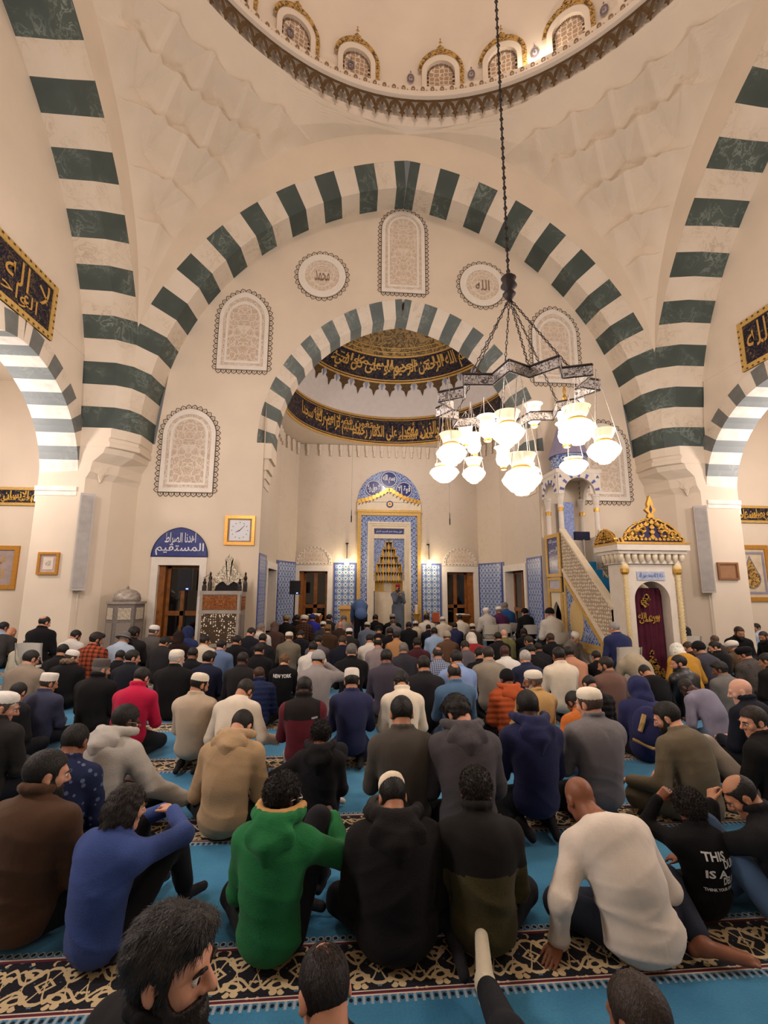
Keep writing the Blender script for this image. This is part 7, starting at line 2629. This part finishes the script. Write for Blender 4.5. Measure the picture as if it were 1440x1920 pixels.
(-2.00, 10.12, 'man in dark sweater looking down at his phone, right of the star lattice', dict(top='#22232e', skin=0, hair='short', hc='#1d1815', hy=-40, hp=34, lean=16, res=0.018, s=1.011)),
(-1.88, 10.60, 'grey haired man in white shirt by the left apse wall', dict(top='#cbc5bb', skin=1, hair='short', hc='#6f6a66', hy=-30, hp=16, res=0.018, s=1.073)),
(-1.59, 9.30, 'black haired man in charcoal jacket, left of the olive jacket', dict(top='#26262a', skin=1, hair='short', hc='#15120f', hy=-8, hp=14, res=0.018, s=0.95)),
(-1.11, 9.56, 'man in cream baseball cap and olive grey jacket', dict(top='#77705f', skin=1, hair='short', hc='#4a3d31', cap='ball', capc='#ddd2bd', hp=12, lean=12, w=1.12, res=0.018, s=0.95)),
(-1.65, 13.39, 'man in tan cap and black jacket below the left apse window', dict(top='#1a1a1c', skin=0, hair='short', hc='#3a2a1c', cap='flat', capc='#94845f', hy=-10, lean=12, w=1.08, res=0.018, s=1.065)),
(-1.15, 13.39, 'man in white cap and brown plaid shirt', dict(top='#4d3426', kind='plaid', top2='#241a18', skin=1, hair='short', hc='#3a2a1c', cap='flat', capc='#d8d0c0', hy=-14, lean=14, res=0.018, s=1.073)),
(-0.96, 14.00, 'man in royal blue jacket and blue cap below the apse window', dict(top='#2c2f8d', skin=1, hair='short', hc='#15120f', cap='beanie', capc='#2a3064', hp=14, res=0.018, s=1.073)),
(-1.40, 13.82, 'dark haired figure in black between tan cap and white cap', dict(top='#18181a', skin=2, hair='short', hc='#15120f', res=0.018, s=1.073)),
(-0.47, 14.00, 'black haired man in dark shirt beside the rosette tiles', dict(top='#2c2a30', skin=0, hair='short', hc='#15120f', hy=-34, res=0.018, s=1.073)),
(-1.71, 11.65, 'figure in brown headscarf by the left apse wall', dict(top='#4a3730', skin=1, hair='none', cap='scarf', capc='#5b473f', capk='plain', robe=True, s=0.988, res=0.018)),
(-0.56, 12.28, 'man in white cap behind the golden brown cap', dict(top='#39383a', skin=1, hair='short', hc='#15120f', cap='kufi', capc='#ded8cb', res=0.018, s=0.966)),
(-0.40, 11.20, 'man in golden brown cap and brown jacket', dict(top='#43301f', skin=1, hair='short', hc='#3a2a1c', cap='tall', capc='#80633a', lean=14, w=1.1, res=0.018, s=0.95)),
(-0.13, 12.55, 'bald man in dark brown jacket, centre rear', dict(top='#3a2a22', skin=0, hair='none', hp=12, lean=16, w=1.08, res=0.018, s=0.938)),
(-0.03, 13.83, 'grey haired man in beige grey shirt by the lectern', dict(top='#a1968f', skin=0, hair='short', hc='#6f6a66', hp=22, lean=20, res=0.018, s=1.073)),
(0.10, 10.40, 'man in white knit cap and dark jacket, rear centre', dict(top='#2c2a2b', skin=1, hair='short', hc='#15120f', cap='kufi', capc='#dfdcd6', res=0.018, s=0.95)),
(0.59, 12.30, 'man in grey white cap and slate grey shirt', dict(top='#5f6878', skin=1, hair='short', hc='#15120f', cap='kufi', capc='#bdb8ac', lean=18, hy=-10, w=1.08, res=0.018, s=0.95)),
(0.91, 14.00, 'dark haired man in black shirt below the preacher, left', dict(top='#17171a', skin=1, hair='short', hc='#1f1915', hy=-14, res=0.018, s=1.071)),
(0.81, 11.08, 'man in black cap and black jacket, head bowed', dict(top='#19181a', skin=1, hair='short', hc='#15120f', cap='flat', capc='#191819', hp=34, lean=20, w=1.08, res=0.018, s=0.95)),
(-0.52, 7.89, 'dark haired man in white shirt behind the grey knit cap', dict(top='#d3cdc4', skin=1, hair='short', hc='#15120f', hp=14, res=0.018, s=0.95)),
(-0.50, 8.98, 'man in mauve grey jacket with black hair', dict(top='#5a5258', skin=1, hair='short', hc='#15120f', hp=20, lean=16, w=1.1, res=0.018, s=0.942)),
(-0.04, 8.74, 'dark haired man in navy black jacket left of the grey haired man', dict(top='#1e2030', skin=1, hair='short', hc='#3a2a1c', hy=-16, hp=24, res=0.018, s=0.961)),
(-0.95, 10.14, 'dark haired man in black padded jacket behind the boy', dict(top='#1c1e26', kind='puffer', skin=1, hair='short', hc='#15120f', hp=30, lean=20, w=1.06, res=0.018, s=0.95)),
(0.54, 6.02, 'black haired man in purple grey jacket, centre', dict(top='#3f3a45', skin=2, hair='short', hc='#15120f', hy=-6, hp=14, lean=14, w=1.08, pose='kneel', res=0.018, s=0.95)),
(1.43, 14.00, "man in grey cap and black clothes at the preacher's feet", dict(top='#18181a', skin=1, hair='short', hc='#15120f', cap='kufi', capc='#8f8a84', res=0.018, s=1.073)),
(1.40, 13.51, 'balding man in grey shirt directly below the preacher', dict(top='#6c6a6c', skin=1, hair='bald', hc='#4a4440', hp=14, res=0.018, s=0.95)),
(1.03, 10.62, 'dark head in black, left of the tan shirt', dict(top='#17171b', skin=2, hair='short', hc='#15120f', res=0.018, s=0.95)),
(1.07, 9.68, 'dark haired man in tan orange shirt, centre', dict(top='#b08357', skin=1, hair='short', hc='#15120f', hp=12, res=0.018, s=0.95)),
(0.97, 7.68, 'grey haired man in charcoal jacket, centre', dict(top='#34333a', skin=1, hair='short', hc='#6b655f', hp=12, lean=14, w=1.08, res=0.018, s=0.95)),
(1.97, 12.98, 'man in striped cap and cream striped shirt', dict(top='#cdbfa6', kind='stripe', top2='#8b8070', skin=2, hair='short', hc='#15120f', cap='kufi', capc='#d9d5cc', capk='stripe', cap2='#6f6a66', lean=12, w=1.1, res=0.018, s=0.919)),
(1.69, 12.32, 'dark haired man in black left of the striped cap', dict(top='#1a1a1d', skin=2, hair='short', hc='#15120f', res=0.018, s=0.955)),
(2.46, 14.00, 'dark haired man in white shirt near the small dark table', dict(top='#cfc8bb', skin=2, hair='short', hc='#15120f', hp=10, res=0.018, s=1.073)),
(2.26, 12.58, 'black haired child in navy among the white shirts', dict(top='#1c2030', skin=1, hair='short', hc='#15120f', s=0.849, res=0.018)),
(2.04, 10.58, 'man in pale blue shirt with black hair, right of centre', dict(top='#93abc9', skin=2, hair='short', hc='#15120f', hp=14, lean=14, collar='shirt', res=0.018, s=0.95)),
(2.96, 14.00, 'man in white cap with cream shirt and grey scarf', dict(top='#d2c6b0', skin=1, hair='short', hc='#6f6a66', cap='kufi', capc='#dcd6c9', collar='high', hp=12, res=0.018, s=0.982)),
(2.13, 9.65, 'man in taupe knit cap and brown jacket', dict(top='#5c4331', skin=1, hair='short', hc='#3a2a1c', cap='beanie', capc='#a3968a', lean=14, w=1.06, res=0.018, s=0.95)),
(1.31, 8.40, 'man in maroon sweater with black hair, centre', dict(top='#431b23', kind='knit', skin=2, hair='short', hc='#15120f', hp=16, lean=14, res=0.018, s=0.95)),
(1.41, 7.05, 'bald topped man in blue checked shirt', dict(top='#9aa3b4', kind='check', top2='#3d4a68', skin=1, hair='thin', hc='#2a2320', hp=16, lean=12, res=0.018, s=0.95)),
(0.93, 5.48, 'dark haired man in dark grey jacket behind the white robe', dict(top='#262529', skin=1, hair='short', hc='#15120f', hp=16, lean=10, pose='kneel', w=1.08, res=0.018, s=0.941)),
(2.87, 12.13, 'man in navy suit with black hair, right of centre', dict(top='#252b4a', skin=0, hair='short', hc='#15120f', hy=10, collar='shirt', lean=10, res=0.018, s=0.95)),
(3.49, 14.00, 'dark haired man in white shirt below the right apse window', dict(top='#d3c9b7', skin=2, hair='short', hc='#15120f', hp=16, res=0.018, s=1.068)),
(3.23, 11.66, 'man in printed beige cap and dark jacket', dict(top='#3a352f', skin=1, hair='short', hc='#15120f', cap='kufi', capc='#c9bda6', capk='print', cap2='#8d7c62', hp=12, res=0.018, s=0.95)),
(2.56, 9.24, 'person in red hooded jacket with white fur trim', dict(top='#8f2a2c', skin=1, hair='none', cap='hoodup', capc='#d2c9bd', lean=20, w=1.1, hp=24, res=0.018, s=0.95)),
(1.42, 5.88, 'man in light blue shirt with dark hair, right of centre', dict(top='#7f98c4', skin=1, hair='short', hc='#15120f', hp=14, collar='shirt', lean=12, pose='kneel', w=1.1, res=0.018, s=0.95)),
(1.93, 6.23, 'short haired man in greige sweater, right of centre', dict(top='#8f8576', kind='knit', skin=0, hair='short', hc='#2a211b', hp=12, lean=10, pose='kneel', w=1.05, res=0.018, s=0.95)),
(2.07, 7.04, 'black haired man in black padded coat beside the greige sweater', dict(top='#1b1b1f', kind='puffer', skin=1, hair='short', hc='#15120f', hp=22, lean=16, res=0.018, s=0.95)),
(3.14, 9.40, 'dark haired man in charcoal sweater left of the olive shirt', dict(top='#232226', skin=1, hair='short', hc='#15120f', res=0.018, s=0.95)),
(3.47, 10.01, 'bald man in olive green shirt in front of the white chairs', dict(top='#6e6c44', skin=4, hair='none', hp=8, lean=12, res=0.018, s=0.95)),
(2.52, 7.23, 'bald dark skinned man in white shirt', dict(top='#dcd8d0', skin=3, hair='none', hp=12, lean=14, w=1.06, res=0.018, s=0.95)),
(3.74, 12.04, 'man in white cap and pale shirt on the leftmost white chair', dict(top='#b5b0a8', skin=0, hair='short', hc='#b9b4ac', cap='kufi', capc='#dfdad0', pose='chair', chair=1, res=0.018, s=0.961)),
(4.18, 12.32, 'man in white cap and purple shirt on a white chair', dict(top='#4d2347', skin=1, hair='short', hc='#6f6a66', cap='kufi', capc='#e2ddd2', pose='chair', chair=1, w=1.08, res=0.018, s=0.974)),
(4.50, 12.71, 'grey haired man in bright blue jacket behind the purple shirt', dict(top='#23568f', skin=1, hair='short', hc='#6f6a66', hy=20, pose='chair', chair=1, res=0.018, s=1.062)),
(4.80, 12.02, 'man in black beanie and black jacket on a white chair', dict(top='#17181b', skin=1, hair='short', hc='#15120f', beard='#b3ada4', cap='beanie', capc='#18181a', hy=20, pose='chair', chair=1, res=0.018, s=0.95)),
(4.54, 9.90, 'man in black beanie and white robe on a chair by the pulpit', dict(top='#c3bdb3', skin=0, hair='short', hc='#6f6a66', cap='beanie', capc='#1f1d1e', hy=18, pose='chair', chair=1, w=1.12, res=0.018, s=1.028)),
(4.07, 10.38, 'dark bald man in black below the white chairs', dict(top='#19191b', skin=3, hair='buzz', hc='#1c1613', hy=-10, res=0.018, s=0.95)),
(3.57, 8.84, 'man in dark teal jacket and glasses below the white chairs', dict(top='#27343c', skin=1, hair='short', hc='#2a211b', hy=30, glasses='#222222', w=1.06, res=0.018, s=0.931)),
(4.14, 9.15, 'dark haired man in black jacket left of the pulpit', dict(top='#1c1c20', skin=2, hair='short', hc='#3a2a1c', hy=6, res=0.018, s=0.95)),
(3.02, 7.41, 'dark haired man in black coat behind the white haired man', dict(top='#1b1a1c', skin=1, hair='short', hc='#15120f', hp=24, res=0.018, s=0.95)),
(2.62, 6.66, 'white haired man in navy jacket, right of centre', dict(top='#262c46', skin=0, hair='short', hc='#a9a49e', hp=12, lean=12, res=0.018, s=0.95)),
(2.85, 6.09, 'man in cream knitted sweater with black hair, right', dict(top='#d9cdb8', kind='knit', skin=2, hair='short', hc='#15120f', hp=12, lean=10, pose='kneel', w=1.06, res=0.018, s=0.95)),
(3.56, 7.13, 'dark haired man in salmon shirt below the pulpit', dict(top='#b98468', skin=2, hair='short', hc='#15120f', hp=14, lean=22, w=1.05, res=0.018, s=0.95)),
(4.68, 9.42, 'grey bearded man in grey tunic and white cap against the pulpit', dict(top='#75706b', skin=0, hair='short', hc='#6f6a66', beard='#8f8880', cap='kufi', capc='#ded8cc', rz=200, hy=-10, hp=30, lean=12, res=0.018, s=0.966)),
(4.58, 7.52, 'grey haired man in navy jacket on a white chair beside the pulpit', dict(top='#242b52', skin=0, hair='short', hc='#8b8680', hy=24, hp=10, pose='chair', chair=1, w=1.14, res=0.018, s=0.922)),
(3.45, 5.97, 'bearded man in mauve brown sweater below the pulpit gate', dict(top='#6d5248', kind='knit', skin=1, hair='short', hc='#1f1814', beard='#15120f', hy=44, hp=12, lean=12, res=0.018, s=0.95)),
(4.66, 7.00, 'man in beige robe bent low towards the floor', dict(top='#a39780', skin=1, hair='short', hc='#15120f', hp=50, lean=62, pose='deep', robe=True, rz=6, w=1.05, res=0.018, s=1.038)),
(4.08, 7.34, 'small figure in black beside the salmon shirt', dict(top='#131315', skin=1, hair='short', hc='#15120f', s=0.828, hp=20, res=0.018)),
(4.13, 5.99, 'dark figure in black below the burgundy curtain', dict(top='#17171a', skin=1, hair='short', hc='#15120f', hp=40, lean=34, s=0.877, res=0.018)),
(5.27, 6.91, 'person in mustard robe and patterned white headscarf', dict(top='#b3832f', skin=1, hair='none', cap='scarf', capc='#d6d4c8', capk='print', cap2='#8fa39b', robe=True, hy=-10, hp=34, lean=36, rz=-10, pose='kneel', w=1.05, res=0.018, s=0.95)),
(4.61, 6.13, 'bearded man in black leather jacket turned left', dict(top='#1d1c1d', kind='leather', skin=0, hair='short', hc='#15120f', beard='#15120f', hy=52, hp=6, lean=14, rz=10, res=0.018, s=0.939)),
(5.94, 7.55, 'tan bald man right of the pulpit gate', dict(top='#2a2628', skin=1, hair='bald', hc='#3a2a1c', hp=30, lean=24, s=0.986, res=0.018)),
(5.75, 7.09, 'man in black cap and dark grey jacket on the right', dict(top='#3a3a44', skin=1, hair='short', hc='#15120f', cap='beanie', capc='#1a1a1c', hp=18, lean=22, res=0.018, s=1.029)),
(7.73, 9.23, 'brown haired man far right of the pulpit near the wall', dict(top='#3f3a38', skin=1, hair='short', hc='#5a4a3c', hp=14, s=0.874, res=0.018)),
(6.63, 7.91, 'boy in black jacket looking left near the right wall', dict(top='#19191b', skin=0, hair='short', hc='#15120f', hy=58, hp=14, s=0.915, res=0.018)),
(8.41, 9.50, 'bearded man in black jacket facing the camera at the right wall', dict(top='#1b1a1b', skin=1, hair='short', hc='#2a1f19', beard='#15120f', rz=165, hy=0, hp=10, w=1.1, res=0.018, s=1.073)),
(10.38, 11.00, 'man in pale blue shirt turned left by the right wall', dict(top='#a9bccd', skin=1, hair='short', hc='#15120f', hy=70, rz=20, hp=10, s=1.001, res=0.018)),
(9.05, 9.44, 'bearded man in black at the right edge facing left', dict(top='#151517', skin=1, hair='short', hc='#2a1f19', beard='#15120f', rz=80, hy=20, hp=10, w=1.05, res=0.018, s=0.95)),
(7.10, 8.00, 'man in thick white turban and brown jacket', dict(top='#5a4a38', skin=1, hair='short', hc='#6f6a66', cap='turban', capc='#ddd7ca', lean=22, hp=16, res=0.018, s=0.909)),
(6.29, 6.85, 'man in black flat cap and grey tweed jacket on the right', dict(top='#4c4743', kind='print', top2='#3a3633', skin=1, hair='short', hc='#15120f', cap='flat', capc='#17171a', hy=34, lean=20, w=1.1, res=0.018, s=0.95)),
(5.07, 5.98, 'black haired boy in grey T shirt on the right', dict(top='#6b6864', skin=2, hair='medium', hc='#15120f', hy=40, hp=14, s=0.855, sleeve=0.0, res=0.018)),
(6.91, 9.13, 'dark clothed man on a white chair behind the pulpit gate', dict(top='#22242c', skin=1, hair='short', hc='#15120f', hp=10, pose='chair', chair=1, res=0.018, s=0.938)),
(6.06, 6.22, 'man in black cut by the right edge of the view', dict(top='#1d1b1a', skin=1, hair='short', hc='#15120f', hy=30, lean=20, res=0.018, s=0.95)),
(3.53, 8.32, 'dark haired boy low among black coats on the right', dict(top='#2a2b30', skin=2, hair='short', hc='#15120f', s=0.847, hp=18, res=0.018)),
(2.11, 8.01, 'man in grey jumper with lowered head, right of the taupe cap', dict(top='#57545a', skin=1, hair='short', hc='#241d18', hp=30, lean=20, res=0.018, s=0.95)),
(1.64, 14.60, 'preacher in grey robe and red cap standing with a microphone before the mihrab', dict(top='#5c6470', skin=1, hair='short', hc='#3a2a1c', beard='#3a2c22', cap='tall', capc='#8f1f2e', rz=188, hy=-22, hp=8, lean=3, pose='stand', robe=True, z=0.26, handR=(0.05, 0.25, 1.24), handL=(-0.06, 0.27, 1.18), curl=70, fR=(-0.4, 0.3, 0.8), fL=(0.5, 0.4, 0.7), w=1.05, mic=1, res=0.014, collar='band', s=0.913)),
(0.45, 13.32, 'man in blue shirt and black trousers bowing before the lectern', dict(top='#4d648e', skin=1, hair='short', hc='#15120f', lean=62, hp=30, pose='bow', leg='#16161a', rz=6, res=0.016, s=1.039)),
]
# ---- build everyone
SEEN_ONLY = None
for n_, (x, y, label, q) in enumerate(PEOPLE):
    q = dict(q)
    chair_, text_, mic_ = q.pop('chair', 0), q.pop('text', 0), q.pop('mic', 0)
    res = q.get('res', .02)
    root, topo, K = person(x, y, label, None, **q)
    s = q.get('s', 1.)
    if chair_:
        a = q.get('rz', 0) * D2R
        who = label.split(' on ')[0].split(' behind')[0]
        white_chair(x, y, q.get('rz', 0), ('white folding chair under the ' + who))
    if text_:
        M = plain('print_white', '#d8d6d2', .7, var=.03)
        project_text(root, topo, 'NEW YORK', -.15 * s, .50 * s, .15 * s, .56 * s, M, 'lettering')
        for k, (a, b_) in enumerate(((.40, .03), (.37, .05), (.34, .04))):
            project_text(root, topo, 'VXV', -b_ * s, (a) * s, b_ * s, (a + .03) * s, plain('print_grey', '#77757a', .7), 'print') if False else None
    if mic_:
        m = empty('microphone', (0, 0, 0), 0, 'black hand held microphone in front of the preacher\'s mouth', 'microphone')
        m.location = root.matrix_basis @ Vector((.0, .23, 1.40)) if False else (x, y, q.get('z', 0))
        m.rotation_euler = root.rotation_euler
        MB().tube([(.02, .26, 1.22), (.01, .21, 1.40)], .013, 8).build('handle', M_BLACK, m)
        MB().lathe([(0, 1.39), (.022, 1.405), (.026, 1.425), (.018, 1.45), (0, 1.455)], (.01, .205, 0), 10).build('mesh_head', M_PA, m, smooth=True)
    if label.startswith('bushy haired youth'):
        M = plain('print_white', '#d8d6d2', .7, var=.03)
        for tx, u0, z0, u1, z1 in (('THIS', -.09, .47, .05, .53), ('DUNYA', .03, .42, .19, .475), ('IS A', -.085, .36, .05, .415),
                                   ('DELUSION', .02, .31, .20, .365), ('THINK YOUR CHOICE', -.09, .27, .14, .292)):
            project_text(root, topo, tx, u0 * s / .8, z0 * s * 1.02, u1 * s / .8, z1 * s * 1.02, M, 'lettering', -.02)
    if label.startswith('child in navy hood'):
        bp = empty('backpack', (x, y, 0), q.get('rz', 0) * D2R, 'navy backpack with tan straps on the child in the navy hood', 'backpack')
        b0 = K['p1'] * .5 + K['p2'] * .5 + np.array([0, -.20, -.03])
        f = Field([('e', b0, (.15, .085, .19), rotm(0, .2), 0), ('e', b0 + [0, -.06, -.05], (.11, .05, .10), rotm(0, .2), .03)], .014, .02)
        V, F = f.mesh(); np_mesh('bag', [(V, F, 0)], [cloth('#23264c', 'plain')], bp)
        for sx in (-1, 1):
            m = MB(); m.tube([tuple(b0 + [sx * .05, -.085, .13]), tuple(b0 + [sx * .075, -.105, .06]), tuple(b0 + [sx * .10, -.10, -.02])], .022, 6)
            m.build('strap', cloth('#a68a58'), bp)
        m = MB(); m.tube([tuple(b0 + [-.16, -.03, -.12]), tuple(b0 + [0, -.09, -.17]), tuple(b0 + [.15, -.03, -.2])], .016, 6); m.build('strap', cloth('#a68a58'), bp)
    if label.startswith('man in dark sweater looking down'):
        ph = empty('phone', (x + .16, y + .32, .42), -.6, 'small lit phone held by the man right of the star lattice', 'phone')
        MB().box((0, 0, 0), (.07, .012, .14), M=Matrix.Rotation(.6, 3, 'X')).build('case', M_BLACK, ph)
    if label.startswith('man in burgundy fleece') or label.startswith('curly haired man in black and olive'):
        M = plain('print_white', '#d8d6d2', .7, var=.03)
        if 'burgundy' in label: project_text(root, topo, 'NORTH', .10 * s, .60 * s, .155 * s, .62 * s, M, 'emblem')

print('people built', len(PEOPLE))
